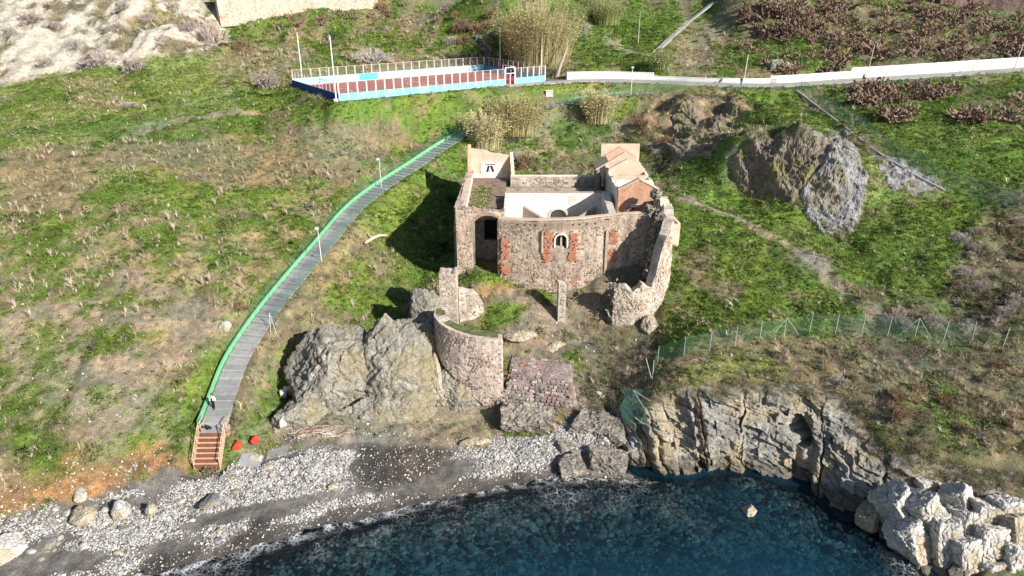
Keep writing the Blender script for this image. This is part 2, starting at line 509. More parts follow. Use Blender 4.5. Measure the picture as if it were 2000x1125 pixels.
# the strip of sea cliff on the right is made as its own rock face: sink the ground behind it
CL_BASE_PX = [(1190, 905), (1240, 932), (1290, 936), (1340, 938), (1400, 925), (1450, 930), (1510, 945), (1565, 960), (1610, 1000), (1680, 1030), (1740, 1075), (1790, 1125), (1840, 1180)]
CL_TOP_PX = [(1180, 800), (1225, 800), (1270, 790), (1330, 780), (1400, 782), (1460, 778), (1520, 776), (1580, 782), (1645, 808), (1692, 870), (1745, 930), (1840, 948), (1930, 955), (2040, 975)]
CL_TOP_Z = [2.2, 3.9, 5.2, 5.9, 6.3, 6.7, 7.0, 7.0, 6.4, 4.7, 3.4, 3.5, 4.0, 3.8]
cl_base = np.array([at_z(px, py, -0.7) for px, py in CL_BASE_PX])
cl_top = np.array([at_z(px, py, z) for (px, py), z in zip(CL_TOP_PX, CL_TOP_Z)])
strip = list(cl_base[:, :2] + (0, -1.0)) + list(cl_top[::-1, :2] + (0.3, 1.4))
w = smooth(-0.4, 0.8, inpoly(fx, fy, strip))
fz -= w * 2.6
# cave: the ground behind its mouth is hollowed
CAVE = at_y(1557, 842, float(np.interp(1557, [p[0] for p in CL_BASE_PX], cl_base[:, 1])) + 1.6)
GZ = fz.reshape(GX.shape)
def ground(x, y):
    return bilerp(gx, gy, GZ, np.asarray(x, float), np.asarray(y, float))
def seen(px, py):
    return hit(px, py, GZ)

# ------------------------------------------------------------------ what grows or lies where
COV = {}
def soft_poly(pts, edge=1.8, jit=3.2, seed=0, world=False):
    poly = pts if world else hits(pts)
    d = inpoly(fx, fy, poly) + jit * fbm(P3 * 0.35, 4, 60 + seed)
    return smooth(-edge, edge, d)
def soft_line(pts, half, edge=0.7, jit=0.7, seed=0):
    d, _ = polydist(fx, fy, resample(chaikin(hits(pts), 2), 1.5))
    return 1 - smooth(half - edge, half + edge, d + jit * fbm(P3 * 0.6, 3, 80 + seed))
P3 = np.stack((fx, fy, fz * 1.3), 1)
n1 = fbm(P3 * 0.11, 4, 101)
n2 = fbm(P3 * 0.30, 4, 111)
n3 = fbm(P3 * 1.1, 3, 121)
# weights: green, lime (yellow-green), dry (straw), brown (dead stalks), soil, orange, dirt, rock, pale, gravel, wet
KEYS = ['green', 'lime', 'dry', 'brown', 'soil', 'orange', 'dirt', 'rock', 'pale', 'gravel', 'wet', 'dark']
for k in KEYS:
    COV[k] = np.zeros(len(fx))
gm = smooth(-0.3, 0.3, n1 + 0.9 * n2 + 0.25 * n3)
COV['green'] = gm * 0.95
COV['dry'] = (1 - gm) * 0.6
COV['brown'] = (1 - gm) * 0.4
def put(key, w, noise=None):
    """lay cover 'key' over the rest with weight w (0..1)"""
    w = np.clip(w, 0, 1)
    for k in KEYS:
        COV[k] = COV[k] * (1 - w)
    if isinstance(key, str):
        COV[key] += w
    else:
        for k, a in key.items():
            COV[k] += w * a
def mixn(a, b, bias=0.0, n=None):
    """two covers in patches"""
    n = (n1 * 0.5 + n2) if n is None else n
    m = smooth(-0.2, 0.2, n + bias + 0.3 * n3)
    return {a: m, b: 1 - m}
# --- left half
put(mixn('green', 'lime', 0.0), 0.85 * soft_poly([(0, 150), (130, 135), (330, 110), (590, 165), (650, 200), (500, 235), (250, 262), (0, 292)], seed=1))
put('dry', 0.6 * soft_poly([(120, 165), (260, 150), (240, 210), (150, 200)], seed=2))
put('lime', 0.85 * soft_poly([(290, 115), (460, 110), (440, 200), (290, 190)], seed=3))
put('dry', 0.75 * soft_poly([(430, 85), (560, 90), (580, 165), (470, 170), (430, 130)], seed=4))
put(mixn('green', 'dry', 0.05), 0.9 * soft_poly([(520, 30), (740, 12), (980, 20), (980, 100), (950, 125), (600, 160), (560, 90)], seed=5))
put('dry', 0.6 * soft_poly([(640, 120), (900, 90), (960, 118), (760, 140)], seed=6))
put(mixn('brown', 'dry', -0.08), 0.85 * soft_poly([(0, 302), (230, 285), (480, 262), (640, 285), (600, 335), (420, 372), (260, 330), (120, 400), (0, 420)], seed=7))
put(mixn('green', 'lime', 0.05), 0.8 * soft_poly([(180, 335), (320, 330), (430, 420), (380, 470), (240, 400)], seed=8))
put(mixn('dry', 'green', -0.04), 0.9 * soft_poly([(0, 420), (240, 410), (420, 440), (620, 360), (700, 380), (560, 560), (450, 590), (300, 520), (0, 560)], seed=9))
put(mixn('soil', 'green', 0.10), 0.95 * soft_poly([(0, 600), (240, 560), (330, 600), (290, 800), (150, 830), (0, 820)], seed=10))
put('soil', 0.95 * soft_poly([(235, 520), (330, 560), (440, 605), (470, 640), (400, 690), (300, 760), (230, 740), (330, 640)], seed=11))
put('green', 0.7 * soft_poly([(60, 640), (130, 640), (110, 760), (230, 790), (60, 730)], seed=12))
put('green', 0.97 * soft_poly([(465, 645), (400, 690), (300, 800), (280, 850), (345, 860), (400, 830), (440, 730), (480, 660)], seed=13))
put('soil', 0.85 * soft_poly([(150, 790), (330, 790), (350, 870), (120, 870)], seed=14))
put('green', 0.95 * soft_poly([(0, 805), (85, 830), (110, 880), (215, 870), (130, 930), (70, 925), (0, 880)], seed=15))
put('orange', 0.95 * soft_poly([(0, 890), (70, 935), (140, 920), (260, 868), (320, 865), (330, 905), (230, 950), (110, 985), (0, 1010)], seed=16))
put('dirt', 0.9 * soft_line([(250, 262), (330, 240), (420, 222), (540, 212), (645, 206)], 1.2, seed=17))
put('dirt', 0.7 * soft_line([(405, 120), (440, 165), (455, 200)], 0.7, seed=18))
put('dirt', 0.6 * soft_line([(560, 78), (600, 65), (640, 45)], 1.0, seed=19))
# --- beside the path and in the gully
put(mixn('green', 'dry', 0.16), 0.95 * soft_poly([(480, 830), (520, 720), (640, 560), (740, 430), (830, 350), (900, 290), (900, 520), (850, 600), (700, 640), (560, 830)], seed=20))
put(mixn('dry', 'brown', 0.0), 0.85 * soft_line([(490, 740), (520, 680), (600, 590), (660, 500), (720, 440)], 1.6, jit=1.6, seed=21))
put(mixn('brown', 'dry', 0.0), 0.7 * soft_poly([(700, 470), (770, 450), (800, 560), (720, 560)], seed=22))
put('green', 0.75 * soft_poly([(700, 430), (830, 340), (900, 330), (890, 520), (800, 560)], seed=23))
put('soil', 0.8 * soft_poly([(470, 840), (540, 800), (560, 835), (480, 880)], seed=24))
# --- behind and right of the fort
put(mixn('dry', 'green', 0.06), 0.9 * soft_poly([(950, 300), (1050, 225), (1250, 190), (1420, 190), (1340, 330), (1180, 300)], seed=25))
put(mixn('dirt', 'brown', 0.0), 0.95 * soft_poly([(1190, 250), (1260, 200), (1440, 192), (1500, 215), (1420, 290), (1330, 325), (1250, 285)], seed=26))
put('green', 0.9 * soft_poly([(1470, 190), (1560, 185), (1640, 250), (1560, 300), (1480, 260), (1440, 290)], seed=27))
put('green', 0.93 * soft_poly([(1300, 380), (1420, 385), (1560, 470), (1720, 605), (1560, 625), (1350, 660), (1290, 560)], seed=28))
put(mixn('brown', 'green', -0.12), 0.85 * soft_poly([(1310, 480), (1450, 490), (1600, 590), (1380, 640), (1300, 600)], seed=29))
put('green', 0.9 * soft_poly([(1310, 330), (1420, 330), (1500, 390), (1640, 430), (1610, 480), (1480, 450), (1340, 390)], seed=30))
put(mixn('rock', 'brown', 0.10), 0.95 * soft_poly([(1420, 330), (1500, 285), (1560, 310), (1640, 240), (1665, 300), (1690, 410), (1630, 450), (1570, 400), (1480, 375)], jit=1.5, seed=31))
put(mixn('brown', 'dry', 0.0), 0.8 * soft_poly([(1470, 310), (1540, 300), (1560, 390), (1490, 370)], seed=47))
put('rock', 0.95 * soft_poly([(1695, 300), (1760, 310), (1850, 368), (1740, 378)], jit=1.0, seed=32))
put('lime', 0.7 * soft_poly([(1650, 270), (1690, 300), (1730, 390), (1690, 400)], seed=33))
put('green', 0.95 * soft_poly([(1620, 480), (1700, 410), (1800, 385), (1930, 420), (1900, 480), (1850, 590), (1700, 560), (1640, 530)], seed=34))
put(mixn('brown', 'dark', 0.05), 0.95 * soft_poly([(1660, 570), (1850, 600), (1900, 470), (1960, 390), (2060, 370), (2060, 660), (1760, 640)], seed=35))
put('green', 0.93 * soft_poly([(1600, 175), (1720, 165), (2050, 150), (2050, 370), (1870, 375), (1750, 300), (1640, 215)], seed=36))
put(mixn('brown', 'green', -0.15), 0.8 * soft_poly([(1700, 170), (2050, 150), (2050, 230), (1800, 230)], seed=37))
put('dirt', 0.9 * soft_line([(1330, 385), (1440, 425), (1530, 475), (1600, 525), (1660, 570), (1730, 615)], 0.9, seed=38))
put('rock', 0.7 * soft_poly([(1540, 480), (1620, 490), (1620, 530), (1560, 510)], seed=39))
# --- top right
put(mixn('brown', 'green', 0.12), 0.92 * soft_poly([(1440, 20), (2050, 10), (2050, 130), (1700, 150), (1480, 125)], seed=40))
put('green', 0.85 * soft_poly([(1400, 90), (1560, 75), (1680, 110), (1640, 140), (1440, 140)], seed=41))
put('green', 0.85 * soft_poly([(1130, 100), (1250, 20), (1330, 10), (1260, 120), (1140, 140)], seed=42))
put('dirt', 0.85 * soft_line([(1120, 28), (1150, 55), (1190, 85), (1262, 106)], 1.5, seed=43))
put('soil', 0.85 * soft_poly([(1290, 100), (1400, 10), (1440, 10), (1400, 90), (1380, 130), (1300, 125)], seed=44))
put('lime', 0.7 * soft_line([(1050, 172), (1150, 178), (1300, 172), (1500, 176)], 1.5, seed=45))
# --- the forecourt of the fort
yard = [(900, 530), (1265, 480), (1290, 640), (1270, 780), (1130, 800), (990, 700), (900, 640)]
put(mixn('brown', 'soil', 0.05), 0.95 * soft_poly(yard, jit=0.8, seed=50))
for k, pl in enumerate([[(895, 545), (985, 535), (1050, 556), (970, 568), (910, 562)], [(915, 640), (960, 590), (1030, 600), (1000, 640), (950, 655)], [(1030, 550), (1090, 555), (1080, 590), (1050, 600)], [(1100, 545), (1170, 520), (1165, 535), (1110, 570)], [(1100, 690), (1130, 680), (1130, 720)]]):
    put('green', 0.97 * soft_poly(pl, edge=0.5, jit=0.7, seed=51 + k))
put('orange', 0.6 * soft_poly([(930, 562), (1000, 560), (1000, 580), (930, 585)], edge=0.5, jit=0.5, seed=56))
# --- headland
put(mixn('brown', 'dry', 0.06), 0.97 * soft_poly([(1180, 800), (1200, 760), (1290, 705), (1480, 655), (1760, 650), (2060, 700), (2060, 1000), (1850, 950), (1720, 850), (1500, 780), (1230, 800)], seed=57))
put(mixn('lime', 'soil', -0.05), 0.7 * soft_poly([(1300, 715), (1550, 670), (1560, 740), (1340, 770)], seed=58))
put(mixn('dark', 'green', 0.1), 0.8 * soft_poly([(1740, 790), (1850, 760), (1950, 830), (1880, 900), (1780, 860)], seed=59))
# --- beach, sea bed
sea_d = _sh
hgt = fz - lump * (0.12 + 0.88 * land)
beach_poly = [(-250, 1060), (0, 1012), (120, 985), (240, 947), (330, 922), (430, 918), (540, 885), (560, 838), (700, 838), (850, 850), (960, 862), (1070, 860), (1200, 900), (1260, 940), (1240, 1000), (500, 1300), (-300, 1300)]
put('gravel', soft_poly(beach_poly, edge=0.6, jit=0.8, seed=61))
put('wet', 0.9 * soft_poly([(690, 860), (830, 850), (880, 880), (830, 930), (770, 950), (690, 960)], edge=0.8, jit=1.2, seed=62))
put('wet', 0.85 * (1 - smooth(0.05, 0.55, fz + 0.25 * n2)) * smooth(-1.5, -0.4, fz))
put('gravel', (1 - smooth(-0.9, -0.2, fz)) * 0.9)
# --- pale cliff at the top left
pc = smooth(-2.0, 0.5, cl + 2.0 * n2)
put(mixn('dry', 'brown', 0.1), 0.9 * pc)
put('pale', pc * smooth(0.04, 0.24, ridged(np.stack((fx * 0.13, fy * 0.03, fx * 0), 1), 4, 21) + 0.6 * n2 + 0.35 * n3 + 0.10))
put('soil', 0.95 * soft_poly([(545, 825), (590, 780), (700, 770), (900, 770), (985, 800), (985, 855), (960, 875), (700, 865), (540, 885)], edge=0.6, jit=0.6, seed=63))
put('gravel', 0.95 * soft_poly([(960, 845), (1080, 850), (1130, 800), (1230, 800), (1240, 930), (960, 880)], edge=0.5, jit=0.5, seed=64))
# steep places show rock, edges of level ground keep their cover
pd, _ = polydist(fx, fy, PATH)
rd, _ = polydist(fx, fy, ROAD)

PAL = {'green': (0.120, 0.190, 0.036), 'lime': (0.21, 0.26, 0.075), 'dry': (0.25, 0.21, 0.12), 'brown': (0.180, 0.158, 0.100), 'soil': (0.245, 0.215, 0.165), 'orange': (0.30, 0.175, 0.085),
       'dirt': (0.29, 0.235, 0.160), 'rock': (0.235, 0.220, 0.205), 'pale': (0.47, 0.425, 0.355), 'gravel': (0.175, 0.162, 0.150), 'wet': (0.070, 0.060, 0.052), 'dark': (0.060, 0.062, 0.030)}
col = np.zeros((len(fx), 3))
tot = np.zeros(len(fx))
for k in KEYS:
    col += COV[k][:, None] * np.array(PAL[k])
    tot += COV[k]
col /= np.maximum(tot, 1e-3)[:, None]
n5 = fbm(P3 * 0.07, 3, 131); n6 = fbm(P3 * 0.5, 4, 135)
col *= (1 + 0.40 * n3 + 0.30 * n2 + 0.25 * n6)[:, None]
tn_ = (1 - COV['pale'] - COV['rock'] - COV['gravel']).clip(0, 1); n5 = n5 * tn_; n6 = n6 * tn_
col *= np.stack((1 + 0.35 * n5 + 0.25 * n6, 1 + 0.1 * n5, 1 - 0.1 * n5), 1)
col = np.clip(col, 0.01, 0.8)

rk_ = np.clip(COV['rock'], 0, 1).reshape(GX.shape) * (GY < 140)
GZ = GZ + rk_ * (0.55 * ridged(P3 * np.array((0.55, 0.55, 0.3)), 4, 141) + 0.25 * fbm(P3 * 1.8, 3, 142)).reshape(GX.shape)
ter_me = grid_mesh('ground', np.stack((GX, GY, GZ), -1))
set_color(ter_me, col)
t = NT('ground_cover')
at = t.n('ShaderNodeAttribute', attribute_name='Col')
co = t.coord()
f1 = t.noise(co, 1.6, 8, 0.72)
f2 = t.noise(co, 9.0, 4, 0.7)
c = t.mix(1.0, at.outputs['Color'], t.ramp(f1, [(0.22, 0.45), (0.5, 1.0), (0.78, 1.65)]), 'MULTIPLY')
c = t.mix(1.0, c, t.ramp(f2, [(0.25, 0.55), (0.5, 1.0), (0.75, 1.5)]), 'MULTIPLY')
M_GROUND = t.finish(c, t.bump(f2, 0.55, 0.25, t.bump(f1, 0.6, 0.6)), 0.95)
ter = link('ground', ter_me, M_GROUND)
tag(ter, 'grassy hillside falling from the road down to the pebble beach', 'hillside', kind='structure')
# ------------------------------------------------------------------ rock and masonry materials
def rock_mat(name, stops, streak=0.0, stain=None, scale=0.5, lich=None):
    t = NT(name)
    co = t.coord()
    f = t.noise(co, scale, 9, 0.68)
    c = t.ramp(f, stops)
    fine = t.noise(co, scale * 7, 6, 0.75)
    c = t.mix(1.0, c, t.ramp(fine, [(0.28, 0.50), (0.5, 1.0), (0.74, 1.55)]), 'MULTIPLY')
    if streak:
        w = t.noise(t.coord((0.5, 0.5, 5.0)), 1.1, 6, 0.7)
        c = t.mix(1.0, c, t.ramp(w, [(0.35, 1 - streak), (0.6, 1 + streak)]), 'MULTIPLY')
    if stain:
        g = t.ramp(t.noise(t.coord((1, 1, 0.4)), 0.33, 5, 0.6), [(0.52, 0.0), (0.62, 0.85)])
        c = t.mix(g, c, stain)
    if lich:
        g = t.ramp(t.noise(co, 2.2, 6, 0.75), [(0.56, 0.0), (0.66, 0.8)])
        c = t.mix(g, c, lich)
    cr = t.voronoi(co, 1.3, 'DISTANCE_TO_EDGE')
    crk = t.ramp(cr, [(0.0, 0.0), (0.06, 1.0)])
    nor = t.bump(fine, 0.9, 0.22, t.bump(crk, 0.5, 0.15))
    return t.finish(c, nor, 0.92)
M_GREY = rock_mat('grey_outcrop_rock', [(0.28, (0.14, 0.125, 0.105)), (0.5, (0.26, 0.24, 0.20)), (0.7, (0.40, 0.375, 0.325))], stain=(0.29, 0.25, 0.15), lich=(0.46, 0.45, 0.42))
M_CLIFF = rock_mat('sea_cliff_rock', [(0.28, (0.17, 0.16, 0.15)), (0.48, (0.33, 0.315, 0.285)), (0.72, (0.50, 0.47, 0.41))], streak=0.30, stain=(0.40, 0.335, 0.215))
M_WHITE = rock_mat('pale_shore_rock', [(0.25, (0.30, 0.29, 0.28)), (0.5, (0.57, 0.55, 0.51)), (0.75, (0.72, 0.69, 0.64))], streak=0.2, stain=(0.46, 0.375, 0.255))
M_SLATE = rock_mat('slate_rock', [(0.28, (0.14, 0.14, 0.15)), (0.5, (0.25, 0.25, 0.26)), (0.72, (0.38, 0.37, 0.36))], streak=0.2, stain=(0.26, 0.225, 0.15))
M_GREYB = rock_mat('brown_bank_rock', [(0.28, (0.11, 0.09, 0.07)), (0.5, (0.215, 0.18, 0.14)), (0.72, (0.33, 0.29, 0.24))], stain=(0.20, 0.20, 0.07))
M_TAN = rock_mat('tan_rock', [(0.28, (0.24, 0.20, 0.14)), (0.5, (0.40, 0.35, 0.26)), (0.72, (0.52, 0.47, 0.38))], streak=0.15)
M_RUBBLE = rock_mat('rubble_core', [(0.34, (0.09, 0.08, 0.07)), (0.48, (0.27, 0.24, 0.205)), (0.64, (0.52, 0.475, 0.41))], scale=2.6)

_ico = {}
def ico(sub):
    if sub not in _ico:
        bm = bmesh.new()
        bmesh.ops.create_icosphere(bm, subdivisions=sub, radius=1)
        bm.verts.ensure_lookup_table()
        _ico[sub] = (np.array([v.co for v in bm.verts]), np.array([[v.index for v in f.verts] for f in bm.faces]))
        bm.free()
    return _ico[sub]
def block(size, seed, planes=16, rough=0.05, sub=4, rz=0.0, tilt=(0, 0), box=0.0, crack=0.0):
    """one angular stone: a sphere cut by random planes, then weathered; returns verts, faces"""
    rg = np.random.default_rng(seed)
    V, F = ico(sub)
    N = rg.normal(size=(planes, 3))
    off = rg.uniform(0.72, 1.0, planes)
    if box:
        B = np.array([(1, 0, 0), (-1, 0, 0), (0, 1, 0), (0, -1, 0), (0, 0, 1), (0, 0, -1)], float) + rg.normal(0, 0.07, (6, 3))
        N = np.concatenate((N, B)); off = np.concatenate((off * 1.35, rg.uniform(0.62, 0.75, 6) / box))
    N /= np.linalg.norm(N, axis=1)[:, None]
    dot = V @ N.T
    r = np.where(dot > 1e-3, off / np.maximum(dot, 1e-3), 9).min(1)
    r = np.minimum(r, 1.3)
    P = V * r[:, None] * np.array(size)
    m = float(np.mean(size))
    q = P / m
    h = fbm(q * 1.6 + seed, 3, seed) * 0.8 + ridged(q * 3.4 + seed, 3, seed + 3) * 0.45
    w1, w2, wc = worley(q * np.array((2.2, 2.2, 3.0)) + 0.25 * fbm(q * 2, 2, seed)[:, None] + seed * 2.1, seed + 5)
    h += 0.9 * (((wc >> 6) & 255) / 255.0 - 0.5) * smooth(0.0, 0.10, w2 - w1)
    if sub >= 5: h += 0.45 * fbm(q * 13 + seed, 3, seed + 9)
    P = P + V * (h * rough * m)[:, None]
    if crack:
        f1, f2, _ = worley(q * 2.4 + seed * 1.7, seed)
        P -= V * (np.exp(-(f2 - f1) * 11) * crack * m)[:, None]
    R = (Matrix.Rotation(rz, 3, 'Z') @ Matrix.Rotation(tilt[0], 3, 'X') @ Matrix.Rotation(tilt[1], 3, 'Y'))
    return P @ np.array(R).T, F
def rock_obj(name, mat, parent=None, loc=(0, 0, 0), shade=True, **kw):
    V, F = block(**kw)
    me = np_mesh(name, V, F, shade and kw.get('sub', 4) < 3)
    o = link(name, me, mat, parent, loc)
    return o

# ------------------------------------------------------------------ the sea
wx = np.concatenate((np.linspace(-600, -80, 12)[:-1], np.arange(-80, 70, 0.5), np.linspace(70, 600, 12)))
wy = np.concatenate((np.linspace(-900, 20, 14)[:-1], np.arange(20, 66, 0.5)))
WX, WY = np.meshgrid(wx, wy)
sh = ground(WX.ravel(), WY.ravel())
W3 = xy3(WX, WY)
wz = 0.0 + 0.05 * fbm(W3 * 0.35, 3, 201) + 0.03 * fbm(W3 * 1.3, 2, 202)
wz += 0.10 * smooth(-1.6, -0.3, sh) * ridged(np.stack((WX.ravel() * 0.10 + WY.ravel() * 0.02, WY.ravel() * 0.42 - WX.ravel() * 0.16, WX.ravel() * 0), 1), 2, 205)
sea_me = grid_mesh('sea', np.stack((WX, WY, wz.reshape(WX.shape)), -1))
a = sea_me.attributes.new('shore', 'FLOAT', 'POINT')
a.data.foreach_set('value', sh.astype(np.float32))
t = NT('sea_water')
co = t.coord()
at = t.n('ShaderNodeAttribute', attribute_name='shore')
rip = t.noise(t.coord((1.0, 1.8, 1.0)), 1.6, 5, 0.62)
rip2 = t.noise(co, 6.0, 3, 0.6)
nor = t.bump(rip2, 0.35, 0.05, t.bump(rip, 0.5, 0.25))
dep = t.n('ShaderNodeMapRange')
dep.inputs[1].default_value = -0.15; dep.inputs[2].default_value = -3.2
t.l(at.outputs['Fac'], dep.inputs[0])
# water column: clear and faintly green at the edge, blue where it is deep
tint = t.ramp(dep.outputs[0], [(0.0, (0.88, 0.92, 0.94)), (0.2, (0.68, 0.84, 0.86)), (0.55, (0.50, 0.78, 0.83)), (1.0, (0.26, 0.54, 0.66))])
tr = t.n('ShaderNodeBsdfTransparent'); t.l(tint, tr.inputs[0])
df = t.n('ShaderNodeBsdfDiffuse'); df.inputs[0].default_value = (0.014, 0.078, 0.138, 1)  # diffuse blue stands in for light scattered back up out of the water
up = t.ramp(dep.outputs[0], [(0.0, 0.02), (0.45, 0.10), (1.0, 0.46)])
body = t.n('ShaderNodeMixShader'); t.l(up, body.inputs[0]); t.l(tr.outputs[0], body.inputs[1]); t.l(df.outputs[0], body.inputs[2])
gl = t.n('ShaderNodeBsdfGlossy'); gl.inputs['Roughness'].default_value = 0.06; t.l(nor, gl.inputs['Normal'])
fr = t.n('ShaderNodeFresnel'); fr.inputs[0].default_value = 1.33; t.l(nor, fr.inputs['Normal'])
wet = t.n('ShaderNodeMixShader'); t.l(fr.outputs[0], wet.inputs[0]); t.l(body.outputs[0], wet.inputs[1]); t.l(gl.outputs[0], wet.inputs[2])
# foam: broken threads near the shore
wob = t.n('ShaderNodeMapping'); t.l(co, wob.inputs[0])
nz = t.n('ShaderNodeTexNoise'); nz.inputs['Scale'].default_value = 0.9; nz.inputs['Detail'].default_value = 4
t.l(co, nz.inputs['Vector'])
vadd = t.n('ShaderNodeMix', data_type='RGBA', blend_type='ADD'); vadd.inputs[0].default_value = 1.2
t.l(co, vadd.inputs[6]); t.l(nz.outputs['Color'], vadd.inputs[7])
cell = t.voronoi(vadd.outputs[2], 1.05, 'DISTANCE_TO_EDGE')
cell2 = t.voronoi(vadd.outputs[2], 3.0, 'DISTANCE_TO_EDGE')
thr = t.math('MAXIMUM', t.ramp(cell, [(0.0, 0.75), (0.028, 0.0)]), t.ramp(cell2, [(0.0, 0.45), (0.045, 0.0)]))
band = t.n('ShaderNodeMapRange'); band.inputs[1].default_value = -1.25; band.inputs[2].default_value = -0.25
t.l(at.outputs['Fac'], band.inputs[0])
patch = t.ramp(t.noise(co, 0.22, 4, 0.6), [(0.47, 0.0), (0.62, 1.0)])
edge = t.n('ShaderNodeMapRange'); edge.inputs[1].default_value = -0.22; edge.inputs[2].default_value = -0.02
t.l(at.outputs['Fac'], edge.inputs[0])
fm = t.math('MAXIMUM', t.math('MULTIPLY', t.math('MULTIPLY', band.outputs[0], patch), thr), t.math('MULTIPLY', t.math('MULTIPLY', edge.outputs[0], t.ramp(nz.outputs['Fac'], [(0.42, 0.0), (0.6, 0.9)])), t.ramp(cell2, [(0.0, 1.0), (0.25, 0.1)])))
foam = t.n('ShaderNodeBsdfDiffuse'); foam.inputs[0].default_value = (0.75, 0.77, 0.80, 1)
fin = t.n('ShaderNodeMixShader'); t.l(fm, fin.inputs[0]); t.l(wet.outputs[0], fin.inputs[1]); t.l(foam.outputs[0], fin.inputs[2])
t.l(fin.outputs[0], t.out.inputs['Surface'])
sea = link('sea', sea_me, t.m)
tag(sea, 'clear blue green sea lapping at the pebble beach with threads of foam', 'sea', kind='structure')

# ------------------------------------------------------------------ sea cliff with the cave, right of the beach
NU, NV = 460, 170
def lerp_line(L, u):
    L = np.asarray(L); s = u * (len(L) - 1); i = np.minimum(s.astype(int), len(L) - 2); f = (s - i)[:, None]
    return L[i] * (1 - f) + L[i + 1] * f
u = np.linspace(0, 1, NU)
B, Tp = lerp_line(cl_base, u), lerp_line(cl_top, u)
back = np.zeros_like(Tp)
dirv = (Tp - B)[:, :2]; dirv /= np.maximum(np.linalg.norm(dirv, axis=1), 0.3)[:, None]
back[:, :2] = Tp[:, :2] + dirv * 2.6
back[:, 2] = ground(back[:, 0], back[:, 1]) - 0.15
P = np.zeros((NV, NU, 3))
for j, v in enumerate(np.linspace(0, 1, NV)):
    if v < 0.84:
        s = v / 0.84
        P[j] = B + (Tp - B) * np.array((s ** 1.25, s ** 1.25, 1.0))[None] * np.array((1, 1, s))[None]
    else:
        s = (v - 0.84) / 0.16
        P[j] = Tp + (back - Tp) * s
Q = P.reshape(-1, 3).copy()
sv = np.repeat(np.linspace(0, 1, NV), NU)
fade = smooth(1.0, 0.86, sv) if False else 1 - smooth(0.80, 0.98, sv)
nrm = np.tile(np.stack((-dirv[:, 0], -dirv[:, 1], np.full(NU, 0.25)), 1), (NV, 1))
# bedding tilted to the right, vertical joints, ledges
warp = fbm(Q * 0.35, 3, 301)[:, None] * np.array((1.2, 0.6, 0.6))
# along the face: buttresses of uneven width with sharp fissures between; up the face: thin dipping beds
arcl = np.concatenate(([0], np.cumsum(np.linalg.norm(np.diff(B[:, :2], axis=0), axis=1))))
al = np.tile(arcl, NV) + 0.30 * (Q[:, 2] - 3) + 0.9 * fbm(Q * 0.30, 3, 301)
_r = np.random.default_rng(306)
edges = np.cumsum(_r.choice([0.8, 1.4, 2.2, 4.2, 6.0], 40)) - 2.0
depth = _r.uniform(-0.9, 0.9, 41)
k = np.searchsorted(edges, al)
dl = np.abs(al[:, None] - edges[None]).min(1)
butt = depth[np.clip(k, 0, 40)]
tw = smooth(0.0, 0.35, dl)
fst = 0.5 + 0.5 * np.sin(k * 2.3); fiss = -np.exp(-(dl / 0.11) ** 2) * fst ** 2 * smooth(-0.5, 0.4, fbm(Q * 0.45, 3, 315) + 0.3 * fst)
bed = Q[:, 2] * 1.0 + 0.30 * al + 0.35 * fbm(Q * 0.5, 3, 307) + 0.35 * (k % 3)
bs = bed * 1.35; bi = np.floor(bs).astype(np.int64); bf = bs - bi
br_ = (_hash(bi, k.astype(np.int64), bi * 0, 310) & 255) / 255.0
fs = bed * 4.6; fi = np.floor(fs).astype(np.int64)
fr_ = (_hash(fi, k.astype(np.int64) + np.floor(al * 1.1).astype(np.int64), fi * 0, 311) & 255) / 255.0
jt = np.floor(al * 0.85 + br_ * 3).astype(np.int64)
jr = (_hash(bi, jt, bi * 0, 312) & 255) / 255.0
disp = butt * 0.55 * tw + fiss * 0.8 + (br_ - 0.5) * 0.75 + (jr - 0.5) * 0.65 + (fr_ - 0.5) * 0.20 - 0.22 * smooth(0.90, 1.0, bf) + fbm(Q * 2.2, 4, 304) * 0.20 + fbm(Q * 0.35, 2, 305) * 0.6
Q += nrm * (disp * fade)[:, None]
# the cave mouth
_dd = Q[:, 1] * _c + (CAM_H - Q[:, 2]) * _s
_px, _py = 1000 + FPX * Q[:, 0] / _dd, 562.5 + FPX * ((CAM_H - Q[:, 2]) * _c - Q[:, 1] * _s) / _dd
CAVE = Q[np.argmin((_px - 1557) ** 2 + (_py - 838) ** 2)].copy()
rel = Q - CAVE
th = smooth(1.0, 0.55, np.hypot(rel[:, 0] / 1.15, (rel[:, 2]) / 1.55)) if False else 1 - smooth(0.78, 1.0, np.hypot((rel[:, 0] + 0.15 * np.sin(rel[:, 2] * 2)) / 1.10, rel[:, 2] / 1.5))
Q[:, 1] += th * 5.0; Q[:, 0] += th * 8.0; Q[:, 2] -= th * 0.6
# slit under the cave
sl = np.exp(-((rel[:, 0] - 0.1 * rel[:, 2]) / 0.28) ** 2) * smooth(-4.5, -3.5, rel[:, 2]) * (1 - smooth(-0.5, 0.5, rel[:, 2]))
Q[:, 1] += sl * 0.9
cl_me = grid_mesh('sea_cliff', Q.reshape(NV, NU, 3)); cl_me.polygons.foreach_set('use_smooth', [False] * len(cl_me.polygons))
tc = NT('sea_cliff_face')
co = tc.coord()
f = tc.noise(co, 0.42, 9, 0.68)
c = tc.ramp(f, [(0.30, (0.15, 0.145, 0.14)), (0.48, (0.31, 0.30, 0.275)), (0.70, (0.52, 0.49, 0.43))])
w = tc.noise(tc.coord((0.35, 0.35, 3.2)), 1.0, 7, 0.72)
c = tc.mix(1.0, c, tc.ramp(w, [(0.3, 0.6), (0.5, 1.0), (0.68, 1.4)]), 'MULTIPLY')
fine = tc.noise(co, 3.6, 6, 0.75)
c = tc.mix(1.0, c, tc.ramp(fine, [(0.28, 0.5), (0.5, 1.0), (0.74, 1.5)]), 'MULTIPLY')
